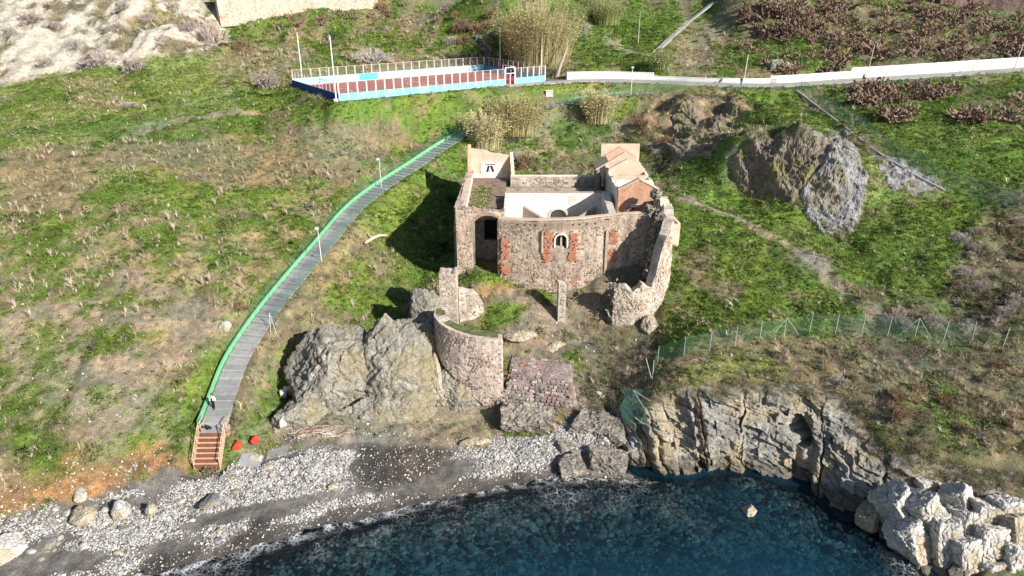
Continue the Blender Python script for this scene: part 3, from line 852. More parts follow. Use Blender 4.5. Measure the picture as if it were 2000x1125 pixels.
g = tc.ramp(tc.noise(co, 0.22, 4, 0.55), [(0.47, 0.0), (0.60, 0.85)])
c = tc.mix(tc.math('MULTIPLY', g, tc.ramp(fine, [(0.3, 0.5), (0.6, 1.0)])), c, (0.46, 0.375, 0.245))
sx = tc.n('ShaderNodeSeparateXYZ'); tc.l(co, sx.inputs[0])
# wet dark band by the waterline
lowb = tc.math('ADD', sx.outputs['Z'], tc.math('MULTIPLY', tc.noise(co, 0.9, 3), -1.6))
wetb = tc.ramp(lowb, [(0.0, 0.5), (0.42, 1.0)])
c = tc.mix(1.0, c, wetb, 'MULTIPLY')
# rust run below the drain
ru = at_y(1368, 850, cl_base[4, 1] + 1.4)
dx_ = tc.math('ABSOLUTE', tc.math('SUBTRACT', sx.outputs['X'], float(ru[0])))
rust = tc.math('MULTIPLY', tc.ramp(dx_, [(0.05, 1.0), (0.42, 0.0)]), tc.ramp(tc.noise(tc.coord((3, 3, 0.5)), 1.2, 4), [(0.42, 0.0), (0.6, 0.9)]))
rust = tc.math('MULTIPLY', rust, tc.ramp(sx.outputs['Z'], [(0.0, 0.0), (0.5, 1.0)]))
c = tc.mix(rust, c, (0.33, 0.12, 0.035))
M_CLIFFACE = tc.finish(c, tc.bump(fine, 1.0, 0.25, tc.bump(w, 0.7, 0.25)), 0.9)
cliff = link('sea_cliff', cl_me, M_CLIFFACE)
tag(cliff, 'jointed grey and tan sea cliff with a small dark cave above the water', 'cliff', kind='structure')

# ------------------------------------------------------------------ big grey outcrop left of the ruin
def pt(px, py, y): return at_y(px, py, y)
oc = empty('rock_outcrop', at_z(720, 840, 1.8), 'big grey rock outcrop on the beach left of the round stone wall', 'rock')
org = np.array(oc.location)
for k, (px, py, y, sz, rz, tl, sub) in enumerate([
    (668, 735, 67.8, (6.0, 4.6, 6.2), 0.35, (-0.42, -0.34), 6), (765, 740, 67.8, (6.0, 4.2, 6.4), 0.1, (-0.40, 0.05), 6), (835, 690, 71.2, (4.2, 3.6, 5.8), 0.3, (-0.35, 0.25), 6),
    (838, 625, 74.0, (2.4, 2.4, 3.6), 0.2, (-0.2, 0.1), 5), (612, 805, 63.8, (3.8, 2.4, 2.4), 0.5, (-0.3, -0.2), 6),
    (745, 815, 64.0, (6.0, 2.2, 2.8), 0.1, (-0.5, 0), 6), (900, 760, 67.8, (4.0, 2.2, 4.0), 0.3, (-0.4, 0.15), 6), (690, 832, 62.9, (4.5, 1.6, 1.4), 0.1, (-0.3, 0), 5)]):
    V, F = block(sz, 400 + k, planes=26, rough=0.10, sub=sub, rz=rz, tilt=tl, crack=0.05)
    me = np_mesh('rock', V, F, False)
    link('rock', me, M_GREY, oc, pt(px, py, y) - org)
# pale chalky spur running down beside the round wall
sp = tag(rock_obj('rock_spur', M_TAN, loc=pt(850, 745, 67.4), size=(1.0, 1.2, 3.6), seed=430, planes=18, rough=0.10, sub=5, rz=0.2, tilt=(-0.35, 0.02)), 'pale narrow rock spur between the grey outcrop and the round wall', 'rock')

# ------------------------------------------------------------------ pale rocks at the foot of the headland, bottom right
hd = empty('rock_headland', at_z(1890, 1070, 0.0), 'cracked white rocks jutting into the water below the scrub', 'rock')
org = np.array(hd.location)
for k, (px, py, z, sz, rz, tl) in enumerate([
    (1760, 1000, 2.2, (1.5, 1.7, 2.6), 0.3, (-0.5, -0.35)), (1800, 1010, 2.4, (1.3, 2.0, 2.7), 0.5, (-0.5, -0.25)), (1775, 1060, 1.0, (1.3, 1.5, 2.2), 0.4, (-0.4, -0.3)), (1835, 1060, 1.4, (1.1, 1.5, 2.8), 0.1, (-0.4, 0.05)),
    (1868, 990, 3.0, (1.3, 1.4, 2.2), 0.8, (-0.45, 0.1)), (1880, 1030, 2.2, (1.2, 1.3, 1.8), 0.3, (-0.4, 0.1)), (1915, 1010, 2.9, (1.1, 1.2, 1.6), 0.0, (-0.3, 0.1)), (1955, 1005, 3.0, (1.2, 1.2, 1.7), 0.2, (-0.3, 0.2)),
    (1880, 1090, 0.9, (1.5, 1.2, 2.0), 0.4, (-0.4, 0.1)), (1930, 1070, 1.4, (1.7, 1.4, 2.2), 0.2, (-0.4, 0.15)), (1970, 1050, 2.0, (1.4, 1.4, 2.2), 0.5, (-0.4, 0.3)), (1985, 1100, 0.8, (1.6, 1.2, 1.8), 0.1, (-0.3, 0.2)),
    (1720, 975, 2.2, (0.9, 0.9, 0.8), 0.3, (0, 0)), (1750, 968, 2.6, (0.7, 0.8, 0.7), 0.6, (0, 0)), (1810, 950, 3.2, (1.2, 0.9, 0.8), 0.2, (0, 0.1)), (1700, 1010, 0.8, (1.4, 1.0, 1.1), 0.7, (-0.2, -0.2)), (2010, 1010, 2.6, (1.6, 1.4, 1.8), 0.5, (-0.3, 0.3)), (2030, 1070, 1.2, (1.8, 1.4, 2.0), 0.5, (-0.3, 0.3)), (1935, 1115, 0.0, (1.6, 1.2, 1.4), 0.2, (-0.2, 0))]):
    V, F = block(np.array(sz) * 1.10, 500 + k, planes=14, rough=0.075, sub=6 if k < 12 else 5, rz=rz, tilt=tl, box=0.85, crack=0.10)
    link('rock', np_mesh('rock', V, F, False), M_WHITE if k not in (10, 15) else M_TAN, hd, at_z(px, py, z) - org)

# ------------------------------------------------------------------ fallen masonry by the water
for k, (px, py, z, sz, rz, tl, lab) in enumerate([
    (1170, 838, 1.6, (3.3, 2.2, 1.5), -0.35, (0.25, 0.1), 'largest fallen masonry boulder between the sloping slab and the cliff'),
    (1188, 905, 0.5, (2.5, 1.7, 1.25), -0.2, (0.1, 0.1), 'dark weathered masonry boulder at the water edge against the cliff'),
    (1117, 912, 0.5, (1.6, 1.35, 1.2), 0.25, (0.1, -0.1), 'squarish pitted masonry boulder at the water edge nearest the beach'),
    (1103, 876, 0.9, (1.0, 0.9, 0.9), 0.5, (0, 0.1), 'smallest dark masonry lump wedged under the sloping slab')]):
    o = rock_obj('masonry_boulder', M_RUBBLE, loc=at_z(px, py, z), size=sz, seed=600 + k, planes=12, rough=0.11, sub=6 if k < 2 else 5, rz=rz, tilt=tl, box=0.9, crack=0.06)
    tag(o, lab, 'boulder')
for k, (px, py, z, sz, m, lab) in enumerate([
    (1015, 655, 6.6, (1.6, 1.0, 0.55), M_TAN, 'flat pale wall fragment lying in the grass behind the round wall'),
    (1088, 675, 5.0, (1.5, 0.9, 0.6), M_TAN, 'overgrown tan wall fragment above the sloping slab'),
    (1270, 640, 7.0, (1.2, 0.9, 1.2), M_TAN, 'grey rubble lump at the foot of the tower wall'),
    (1140, 785, 2.2, (0.7, 0.5, 0.6), M_TAN, 'pinkish stone wedged above the largest masonry boulder'),
    (1170, 775, 2.6, (0.6, 0.5, 0.5), M_WHITE, 'white stone in the gully left of the broken fence'),
    (930, 862, 1.6, (1.5, 0.5, 0.3), M_TAN, 'flat yellowish rock slab lying on the beach below the round wall'),
    (20, 1075, 1.0, (1.6, 1.4, 1.1), M_WHITE, 'largest white boulder on the beach in the bottom left corner'),
    (165, 1010, 1.7, (1.1, 0.9, 0.8), M_TAN, 'tan rounded boulder on the upper beach below the orange bank'),
    (235, 998, 1.6, (0.9, 0.7, 0.7), M_WHITE, 'white boulder with a dark hollow on the upper beach'),
    (295, 993, 1.5, (0.55, 0.5, 0.5), M_TAN, 'brown and black boulder on the pebbles below the wooden stairs'),
    (410, 980, 1.1, (1.0, 0.8, 0.35), M_SLATE, 'flat blue grey boulder half sunk in the pebbles'),
    (98, 1060, 1.0, (0.8, 0.5, 0.4), M_SLATE, 'flat grey slab right of the largest white boulder'),
    (155, 968, 2.2, (0.8, 0.5, 0.5), M_WHITE, 'pale boulder at the foot of the orange bank'),
    (500, 895, 1.6, (0.8, 0.6, 0.4), M_WHITE, 'cream rock beside the red sacks'),
    (1465, 1000, 0.0, (0.8, 0.6, 0.45), M_TAN, 'small tan rock awash in the sea below the cave'),
    (552, 826, 3.2, (0.55, 0.5, 0.6), M_WHITE, 'white boulder between the grass and the grey outcrop'),
    (440, 640, None, (0.8, 0.7, 0.6), M_WHITE, 'pale boulder beside the path where the bare soil ends')]):
    tag(rock_obj('boulder', m, loc=at_z(px, py, z) if z is not None else seen(px, py), size=sz, seed=650 + k, planes=13, rough=0.12, sub=5 if sz[0] > 0.9 else 4, rz=k * 0.7), lab, 'boulder')
for k in range(46):
    px = random.choice([random.uniform(10, 260), random.uniform(60, 420), random.uniform(200, 700)])
    py = 1010 - 0.11 * px + random.uniform(-10, 95) - (40 if px > 450 else 0)
    q = seen(px, py)
    s = random.uniform(0.22, 0.42)
    tag(rock_obj('beach_stone', random.choice([M_WHITE, M_WHITE, M_SLATE, M_TAN, M_GREY]), loc=q, size=(s * 1.3, s, s * 0.7), seed=700 + k, planes=14, rough=0.04, sub=2, rz=k), 'loose stone larger than the pebbles around it on the beach', 'stone', 'loose stones on the beach')
so = empty('rock_outcrop', seen(1620, 445), 'blue grey slaty outcrop above the dirt track right of the fort', 'rock')
sorg = np.array(so.location)
def rock_face(label_part, polypx, mat, parent, porg, seed, amp=1.0, res=0.16):
    poly = [p[:2] for p in hits(polypx)]
    A_ = np.array(poly); lo, hi = A_.min(0) - 1.2, A_.max(0) + 1.2
    ax, ay = np.arange(lo[0], hi[0], res), np.arange(lo[1], hi[1], res)
    X_, Y_ = np.meshgrid(ax, ay)
    xr, yr = X_.ravel(), Y_.ravel()
    zr = ground(xr, yr)
    R3 = np.stack((xr, yr, zr), 1)
    d = inpoly(xr, yr, poly) + 0.9 * fbm(R3 * 0.5, 3, seed)
    w = smooth(-0.3, 0.9, d)
    bedk = R3[:, 2] * 1.2 + 0.45 * xr + 0.5 * fbm(R3 * 0.5, 2, seed + 1)
    jn = np.floor(xr * 0.55 + 0.35 * zr + 0.8 * fbm(R3 * 0.4, 2, seed + 2)).astype(np.int64)
    st = (_hash(np.floor(bedk).astype(np.int64), jn, jn * 0, seed) & 255) / 255.0
    fn_ = (_hash(np.floor(bedk * 3.3).astype(np.int64), np.floor(xr * 1.3).astype(np.int64), jn * 0, seed + 3) & 255) / 255.0
    dp = amp * (0.55 * ridged(np.stack((xr * 0.30 + zr * 0.1, yr * 0.10, zr * 0.06), 1), 4, seed + 4) + 0.45 * (st - 0.5) + 0.18 * (fn_ - 0.5) + 0.30 * fbm(R3 * 1.6, 3, seed + 5) + 0.35)
    V_ = np.stack((xr, yr - 0.75 * dp * w, zr + 0.55 * dp * w - 0.9 * (1 - w)), 1) - porg
    me = grid_mesh(label_part, V_.reshape(X_.shape + (3,)))
    me.polygons.foreach_set('use_smooth', [False] * len(me.polygons))
    link(label_part, me, mat, parent)
rock_face('rock_face', [(1572, 425), (1560, 385), (1598, 330), (1620, 280), (1648, 245), (1678, 290), (1695, 400), (1675, 450), (1640, 478), (1598, 455)], M_SLATE, so, sorg, 830)
rock_face('rock_face', [(1412, 340), (1450, 308), (1500, 285), (1565, 300), (1605, 322), (1568, 385), (1575, 415), (1500, 392), (1436, 376)], M_GREYB, so, sorg, 840, 1.2)
s2 = empty('slate_slope', seen(1770, 350), 'dark flat slate slope under the diagonal fence', 'rock')
rock_face('rock_face', [(1692, 296), (1760, 308), (1856, 366), (1800, 384), (1735, 382), (1710, 340)], M_SLATE, s2, np.array(s2.location), 850, 0.35)
bnk = empty('earth_bank', seen(1320, 260), 'eroded brown earth bank with rock ribs behind the gabled rooms', 'bank')
rock_face('rock_face', [(1290, 300), (1310, 240), (1350, 205), (1375, 215), (1350, 300), (1320, 325)], M_GREYB, bnk, np.array(bnk.location), 860, 0.9)
rock_face('rock_face', [(1355, 310), (1385, 230), (1430, 200), (1450, 215), (1420, 280), (1385, 320)], M_GREYB, bnk, np.array(bnk.location), 870, 0.9)
for px, py, sz, lab in [(1520, 135, (2.6, 1.6, 2.4), 'grey rock face on the bank behind the white road wall'), (1392, 78, (0.7, 0.6, 0.6), 'pale block at the foot of the dark gully by the upper slope')]:
    q = seen(px, py)
    tag(rock_obj('boulder', M_GREY, loc=q, size=sz, seed=820 + px, planes=16, rough=0.08, sub=5), lab, 'boulder')
# ------------------------------------------------------------------ the ruined fort
def masonry(name, lime, stone, brick=None, brick_thr=0.6, scale=1.0, cell=2.6, stain=0.6):
    t = NT(name)
    co = t.coord()
    wob = t.n('ShaderNodeMix', data_type='RGBA', blend_type='ADD'); wob.inputs[0].default_value = 0.12
    nz = t.n('ShaderNodeTexNoise'); nz.inputs['Scale'].default_value = 2.5
    t.l(co, nz.inputs['Vector']); t.l(co, wob.inputs[6]); t.l(nz.outputs['Color'], wob.inputs[7])
    mp = t.n('ShaderNodeMapping'); mp.inputs['Scale'].default_value = (1, 1, 1.7); t.l(wob.outputs[2], mp.inputs[0])
    ed = t.voronoi(mp.outputs[0], cell, 'DISTANCE_TO_EDGE')
    vc = t.voronoi(mp.outputs[0], cell, 'F1', 'Color')
    s2 = t.n('ShaderNodeSeparateColor'); t.l(vc, s2.inputs[0])
    stn = t.ramp(s2.outputs[0], [(0.0, tuple(v * 0.55 for v in stone)), (0.5, stone), (1.0, tuple(min(0.7, v * 1.7) for v in stone))])
    patch = t.noise(co, 0.55, 6, 0.65)
    show = t.math('MULTIPLY', t.ramp(ed, [(0.07, 0.0), (0.16, 1.0)]), t.ramp(patch, [(0.36, 0.8), (0.56, 0.12)]))
    base = t.mix(t.ramp(t.noise(co, 1.3, 6, 0.7), [(0.35, 0.0), (0.65, 1.0)]), tuple(v * 0.72 for v in lime), lime)
    c = t.mix(show, base, stn)
    if brick:
        br = t.ramp(t.noise(t.coord((1, 1, 0.7)), 0.42, 5, 0.6), [(brick_thr, 0.0), (brick_thr + 0.07, 0.9)])
        rows = t.n('ShaderNodeTexBrick'); rows.inputs['Scale'].default_value = 3.2
        rows.inputs['Color1'].default_value = (*brick, 1); rows.inputs['Color2'].default_value = (brick[0] * 0.75, brick[1] * 0.7, brick[2] * 0.7, 1); rows.inputs['Mortar'].default_value = (*[v * 0.85 for v in lime], 1)
        rows.inputs['Mortar Size'].default_value = 0.02
        m3 = t.n('ShaderNodeMapping'); m3.inputs['Rotation'].default_value = (math.pi / 2, 0, 0); t.l(co, m3.inputs[0]); t.l(m3.outputs[0], rows.inputs[0])
        c = t.mix(br, c, rows.outputs[0])
    g = t.ramp(t.noise(t.coord((1.2, 1.2, 0.35)), 0.7, 6, 0.7), [(0.42, 1.0), (0.70, 1.0 - stain)])
    c = t.mix(1.0, c, g, 'MULTIPLY')
    ws = t.ramp(t.noise(t.coord((0.9, 0.9, 0.25)), 1.6, 6, 0.75), [(0.50, 0.0), (0.70, 0.6)])
    c = t.mix(ws, c, tuple(v * 0.42 for v in stone))
    fine = t.noise(co, 9.0, 4, 0.7)
    c = t.mix(1.0, c, t.ramp(fine, [(0.3, 0.72), (0.5, 1.0), (0.7, 1.22)]), 'MULTIPLY')
    return t.finish(c, t.bump(fine, 0.5, 0.06, t.bump(show, 0.5, 0.05)), 0.92)
LIME = (0.60, 0.495, 0.395)
M_WALL = masonry('lime_rubble_wall', LIME, (0.36, 0.28, 0.22), (0.50, 0.23, 0.155), 0.58)
M_WALLW = masonry('white_rubble_wall', (0.64, 0.57, 0.49), (0.38, 0.305, 0.25), None, cell=2.4, stain=0.4)
M_PINK = masonry('pink_mortar_wall', (0.68, 0.565, 0.495), (0.38, 0.30, 0.26), None, cell=2.2, stain=0.4)
M_GREYW = masonry('grey_rubble_wall', (0.42, 0.38, 0.34), (0.18, 0.155, 0.135), None, cell=2.8)
M_SLAB = masonry('mixed_stone_face', (0.40, 0.335, 0.30), (0.235, 0.185, 0.17), (0.42, 0.17, 0.12), 0.63, cell=2.0)
M_STONES = [simple('dark_stone', (0.21, 0.17, 0.145), 0.4, 2.2), simple('brown_stone', (0.34, 0.26, 0.20), 0.35, 2.2), simple('rosy_stone', (0.46, 0.35, 0.28), 0.3, 2.2)]
M_PLASTER = simple('white_plaster', (0.74, 0.71, 0.66), 0.14, 1.6, 0.85, 0.2, dirt=(0.48, 0.335, 0.26))
M_PLASTER2 = simple('stained_plaster', (0.64, 0.60, 0.55), 0.18, 1.2, 0.85, dirt=(0.36, 0.30, 0.26))
M_CREAM = simple('cream_render', (0.60, 0.48, 0.37), 0.14, 1.0, 0.85, 0.2, dirt=(0.42, 0.32, 0.235))
M_PEACH = simple('peach_render', (0.60, 0.38, 0.27), 0.14, 1.0, 0.85, 0.2, dirt=(0.44, 0.29, 0.21))
M_TAUPE = simple('weathered_wall_top', (0.42, 0.345, 0.28), 0.25, 2.5, 0.9, 0.3)
M_BAND = masonry('weathered_cornice', (0.44, 0.35, 0.265), (0.30, 0.225, 0.17), None, cell=3.2, stain=0.45)
M_BROWN = simple('brown_floor_earth', (0.22, 0.165, 0.125), 0.4, 1.3, 0.95, 0.4, dirt=(0.33, 0.17, 0.12))
M_BRICK = simple('old_red_brick', (0.44, 0.185, 0.115), 0.3, 5.0, 0.9, 0.4, dirt=(0.50, 0.35, 0.27))
M_BRICKW = masonry('orange_brick_gable', (0.60, 0.36, 0.25), (0.58, 0.25, 0.14), None, cell=4.0, stain=0.25)
M_BLACK = simple('black_paint_and_shade', (0.02, 0.02, 0.022), 0.2, 3, 0.7)  # real paint on the wall mark; painted shade in openings and holes
M_MOSS = simple('moss_on_wall_top', (0.105, 0.120, 0.045), 0.5, 3.0, 0.95, 0.6, dirt=(0.24, 0.21, 0.17))
M_CONCRETE = simple('old_concrete', (0.33, 0.325, 0.315), 0.16, 1.4, 0.9, 0.15, dirt=(0.24, 0.225, 0.20))

def arch_inside(cx, w, z0, zs, h):
    """an opening with a round head: centre, half width, sill, springing and crown heights"""
    def f(uu, z):
        top = zs + h * np.sqrt(np.clip(1 - ((uu - cx) / w) ** 2, 0, 1))
        return (np.abs(uu - cx) < w) & (z > z0) & (z < top)
    return f
def wall(name, mat, parent, pts, zb, zt, th=0.9, res=0.28, rough=0.07, ruin=0.0, seed=0, holes=(), batter=0.0, side_taper=0.0):
    """a rubble wall along a polyline (its outer face on the right-hand side of travel); uneven faces, broken top, openings"""
    org = np.array(parent.location) if parent is not None else np.zeros(3)
    P = np.asarray([tuple(p[:2]) for p in pts], float)
    L = np.concatenate(([0], np.cumsum(np.hypot(*np.diff(P, axis=0).T))))
    n = max(2, int(math.ceil(L[-1] / res)) + 1)
    t = np.linspace(0, L[-1], n)
    X, Y = np.interp(t, L, P[:, 0]), np.interp(t, L, P[:, 1])
    lo, hi = np.interp(t, L, zb), np.interp(t, L, zt)
    if ruin:
        q = np.stack((t * 0.9, t * 0 + seed, t * 0), 1)
        hi = hi - ruin * np.clip(fbm(q, 3, seed) + 0.25, 0, 1) - ruin * 0.35 * np.abs(fbm(q * 3.1, 2, seed + 2))
    tx, ty = np.gradient(X), np.gradient(Y)
    m = np.hypot(tx, ty); nx, ny = ty / m, -tx / m
    rows = max(2, int(math.ceil(np.max(hi - lo) / res)) + 1)
    s = np.linspace(0, 1, rows)
    def face(off, bat):
        Z = lo[None] + (hi - lo)[None] * s[:, None]
        ex = off + bat * (1 - s)[:, None] * (hi - lo)[None]
        Q = np.stack((X[None] + nx[None] * ex, Y[None] + ny[None] * ex, Z), -1)
        d = rough * (fbm(Q.reshape(-1, 3) * 1.3, 3, seed + 5) + 0.5 * fbm(Q.reshape(-1, 3) * 4.0, 2, seed + 6)).reshape(Q.shape[:2])
        Q[..., 0] += nx * d * np.sign(off + 1e-9); Q[..., 1] += ny * d * np.sign(off + 1e-9)
        Q[..., 2] += 0.4 * d * (s[:, None] > 0.02)
        return Q
    A, Bf = face(th / 2, batter), face(-th / 2, 0.0)
    V = np.concatenate((A.reshape(-1, 3), Bf.reshape(-1, 3))) - org
    k = rows * n
    ia = np.arange(k).reshape(rows, n); ib = ia + k
    tc_ = (t[:-1] + t[1:]) / 2
    keep = np.ones((rows - 1, n - 1), bool)
    for h in holes:
        zc = (A[:-1, :-1, 2] + A[1:, 1:, 2]) / 2
        keep &= ~h(np.broadcast_to(tc_[None], zc.shape), zc)
    q1 = np.stack((ia[:-1, :-1], ia[:-1, 1:], ia[1:, 1:], ia[1:, :-1]), -1)[keep]
    q2 = np.stack((ib[:-1, 1:], ib[:-1, :-1], ib[1:, :-1], ib[1:, 1:]), -1)[keep]
    top = np.stack((ia[-1, :-1], ia[-1, 1:], ib[-1, 1:], ib[-1, :-1]), -1)
    e0 = np.stack((ia[:-1, 0], ia[1:, 0], ib[1:, 0], ib[:-1, 0]), -1)
    e1 = np.stack((ia[:-1, -1], ib[:-1, -1], ib[1:, -1], ia[1:, -1]), -1)
    F = [q1, q2, top, e0, e1]
    # reveals where cells were left out
    kp = np.pad(keep, 1, constant_values=True)
    for j in range(rows - 1):
        for i in range(n - 1):
            if keep[j, i]: continue
            if kp[j + 1, i]: F.append(np.array([[ia[j, i], ia[j + 1, i], ib[j + 1, i], ib[j, i]]]))
            if kp[j + 1, i + 2]: F.append(np.array([[ia[j, i + 1], ib[j, i + 1], ib[j + 1, i + 1], ia[j + 1, i + 1]]]))
            if kp[j, i + 1]: F.append(np.array([[ia[j, i], ib[j, i], ib[j, i + 1], ia[j, i + 1]]]))
            if kp[j + 2, i + 1]: F.append(np.array([[ia[j + 1, i], ia[j + 1, i + 1], ib[j + 1, i + 1], ib[j + 1, i]]]))
    me = np_mesh(name, V, np.concatenate(F), False)
    o = link(name, me, mat, parent)
    o['_n'] = 0; del o['_n']
    return o, dict(t=t, X=X, Y=Y, nx=nx, ny=ny, lo=lo, hi=hi, th=th, batter=batter, holes=holes)
def stones(parent, W, side=1, dens=0.55, size=(0.22, 0.62), h=(0.16, 0.34), seed=0, zmax=None, mats=None, zones=None, proud=(0.02, 0.06)):
    """stones standing proud of one face of a wall, joined into one part per stone colour"""
    org = np.array(parent.location)
    rg = np.random.default_rng(seed)
    mats = mats or M_STONES
    mbs = [MB() for _ in mats]
    t = W['t']
    z = float(W['lo'].min())
    while z < float(W['hi'].max()):
        hh = rg.uniform(*h)
        s = rg.uniform(0, 0.4)
        while s < t[-1] - 0.2:
            w = rg.uniform(*size) * (0.6 + 0.4 * rg.random())
            u = s + w / 2
            s += w + rg.uniform(0.03, 0.16)
            if u > t[-1] - 0.1: break
            lo, hi = np.interp(u, t, W['lo']), np.interp(u, t, W['hi'])
            zz = z + hh / 2 + rg.normal(0, 0.03)
            if zz < lo or zz + hh / 2 > hi - 0.05: continue
            p = dens
            if zones is not None: p = zones(u, zz)
            p *= 0.45 + 1.1 * (0.5 + 0.5 * math.sin(u * 0.9 + 2.3 * math.sin(zz * 1.1) + seed))
            if rg.random() > p: continue
            if any(np.any(hf(np.array([u - w / 2, u, u + w / 2]), np.array([zz, zz, zz]))) for hf in W['holes']): continue
            X, Y, nx, ny = (np.interp(u, t, W[k]) for k in ('X', 'Y', 'nx', 'ny'))
            bt = W['batter'] * (1 - (zz - lo) / max(hi - lo, 0.1)) * (hi - lo) if side > 0 else 0
            off = W['th'] / 2 + bt + 0.02
            c = np.array((X + side * nx * off, Y + side * ny * off, zz)) - org
            tg = np.array((-ny, nx, 0)); nn = np.array((nx, ny, 0)) * side
            pr = rg.uniform(*proud)
            a, b = w / 2, hh / 2
            vs = []
            for (du, dv) in ((-1, -1), (1, -1), (1, 1), (-1, 1)):
                j = rg.uniform(0.72, 1.05, 2)
                vs.append(c + tg * du * a * j[0] + np.array((0, 0, dv * b * j[1])) - nn * 0.08)
            for (du, dv) in ((-1, -1), (1, -1), (1, 1), (-1, 1)):
                j = rg.uniform(0.55, 0.85, 2)
                vs.append(c + tg * du * a * j[0] + np.array((0, 0, dv * b * j[1])) + nn * pr)
            mbs[rg.integers(len(mats))].add(vs, [(4, 5, 6, 7), (0, 1, 5, 4), (1, 2, 6, 5), (2, 3, 7, 6), (3, 0, 4, 7)])
        z += hh + rg.uniform(0.02, 0.06)
    for mb, m in zip(mbs, mats):
        if mb.v:
            tag(mb.build('stonework', m, parent), kind='stuff')
def arch_ring(name, mat, parent, cx, y0, y1, w, z0, zs, h, tk=0.28, n=12):
    """surround of an arched opening in a wall that runs along x"""
    org = np.array(parent.location)
    def outline(g):
        p = [(cx - w - g, z0), (cx - w - g, zs)]
        for k in range(1, n):
            a = math.pi * (1 - k / n)
            p.append((cx + (w + g) * math.cos(a), zs + (h + g) * math.sin(a)))
        return p + [(cx + w + g, zs), (cx + w + g, z0)]
    i, o = outline(-0.10), outline(tk)
    mb = MB()
    k = len(i)
    vs = [(x, y0, z) for x, z in i] + [(x, y0, z) for x, z in o] + [(x, y1, z) for x, z in i] + [(x, y1, z) for x, z in o]
    fs = []
    for j in range(k - 1):
        fs += [(j, k + j, k + j + 1, j + 1), (2 * k + j, 2 * k + j + 1, 3 * k + j + 1, 3 * k + j), (j, j + 1, 2 * k + j + 1, 2 * k + j), (k + j, 3 * k + j, 3 * k + j + 1, k + j + 1)]
    mb.add([np.array(v) - org for v in vs], fs)
    return mb.build(name, mat, parent)
def part_box(name, mat, parent, *b):
    mb = MB(); mb.box(*b)
    o = np.array(parent.location)
    mb.v = [tuple(np.array(v) - o) for v in mb.v]
    return mb.build(name, mat, parent)

FT = empty('ruined_fort', (5.0, 83.0, 10.0), 'roofless ruined stone fort with brick patches standing above the beach', 'ruin')
# --- main front wall, slightly bowed towards the sea
fw = [(-1.7, 83.5), (0.5, 82.9), (3.2, 82.4), (6.3, 82.15), (9.4, 82.35), (12.2, 82.9), (14.5, 83.2), (17.6, 83.5)]
win = arch_inside(7.9, 0.80, 15.35, 16.4, 0.75)
notch = lambda uu, z: (np.abs(uu - 13.75) < 0.35) & (z > 18.0) & (z < 18.9)
_, W = wall('front_wall', M_WALL, FT, fw, [8.6, 8.4, 8.2, 8.2, 9.2, 10.6, 11.6, 12.4], [18.55, 18.55, 18.6, 18.7, 18.95, 19.2, 19.3, 19.5], th=1.1, res=0.25, rough=0.06, ruin=0.12, seed=1, holes=[win, notch], batter=0.02)
stones(FT, W, 1, seed=2, zones=lambda u, z: 0.6 if z < 13 else (0.15 if 5.5 < u < 10 and z > 13.6 else 0.5))
part_box('window_post', M_WALL, FT, 6.15, 6.38, 81.8, 82.015, 15.3, 16.9)
part_box('window_shade_sheet', M_BLACK, FT, 5.3, 7.2, 82.02, 82.1, 15.1, 17.4)  # black sheet painted as the shade inside the window opening
arch_ring('window_surround', M_PLASTER2, FT, 6.24, 81.45, 81.75, 0.80, 15.35, 16.4, 0.75, tk=0.08)
# coping of the main wall, a pale ledge
mb = MB()
for a, b in zip(fw[:-1], fw[1:]):
    za = 18.62 + 0.045 * max(0, a[0]); zb_ = 18.62 + 0.045 * max(0, b[0])
    mb.obox((a[0], a[1] + 0.25), (b[0], b[1] + 0.25), 0.7, za - 0.12, za + 0.06, zb_ - 0.12, zb_ + 0.06)
mb.v = [tuple(np.array(v) - np.array(FT.location)) for v in mb.v]
mb.build('coping', M_CREAM, FT)
mb = MB()
fwc = [p for p in fw if p[0] < 12.5]
for a, b in zip(fwc[:-1], fwc[1:]):
    mb.obox((a[0] - 5, a[1] - 83 - 0.52), (b[0] - 5, b[1] - 83 - 0.52), 0.2, 7.55 + 0.03 * a[0], 8.42 + 0.03 * a[0], 7.55 + 0.03 * b[0], 8.42 + 0.03 * b[0])
mb.build('cornice_band', M_BAND, FT)
# beam holes under the coping and a string of putlog holes, their shade as black blocks
mb = MB()
for x in (0.6, 1.5, 2.2, 2.9, 4.1, 7.6, 8.4, 9.3, 10.4):
    y = np.interp(x, [p[0] for p in fw], [p[1] for p in fw]) - 0.66
    mb = MB(); mb.box(x - 5, x + 0.18 - 5, y - 83, y - 83 + 0.1, 8.05 + 0.03 * x, 8.25 + 0.03 * x)
    mb.build('beam_hole_shade', M_BLACK, FT)
# brick pilasters and patches, proud of the wall
for (x0, x1, z0, z1) in [(-1.35, -0.35, 11.2, 12.9), (-1.3, -0.4, 13.4, 16.3), (4.0, 4.75, 13.4, 15.2), (4.15, 5.05, 15.2, 17.5), (7.3, 8.2, 13.4, 15.0), (7.45, 8.15, 15.0, 17.4), (12.35, 13.1, 13.1, 14.9), (12.45, 13.3, 15.6, 17.6)]:
    y = np.interp((x0 + x1) / 2, [p[0] for p in fw], [p[1] for p in fw]) - 0.55 - 0.02 * (19 - z1) - 0.16
    n_rows = int((z1 - z0) / 0.16)
    mb = MB()
    for r in range(n_rows):
        z = z0 + r * 0.16
        x = x0 + random.uniform(-0.18, 0.05)
        while x < x1 + random.uniform(-0.2, 0.2):
            w_ = random.uniform(0.24, 0.36)
            if random.random() < 0.84:
                d = random.uniform(0, 0.06) + 0.02 * (z1 - z)
                mb.box(x - 5, x + w_ - 0.025 - 5, y - d - 83, y + 0.5 - 83, z - 10, z + 0.13 - 10)
            x += w_
    if mb.v: tag(mb.build('brickwork', M_BRICK, FT), kind='stuff')
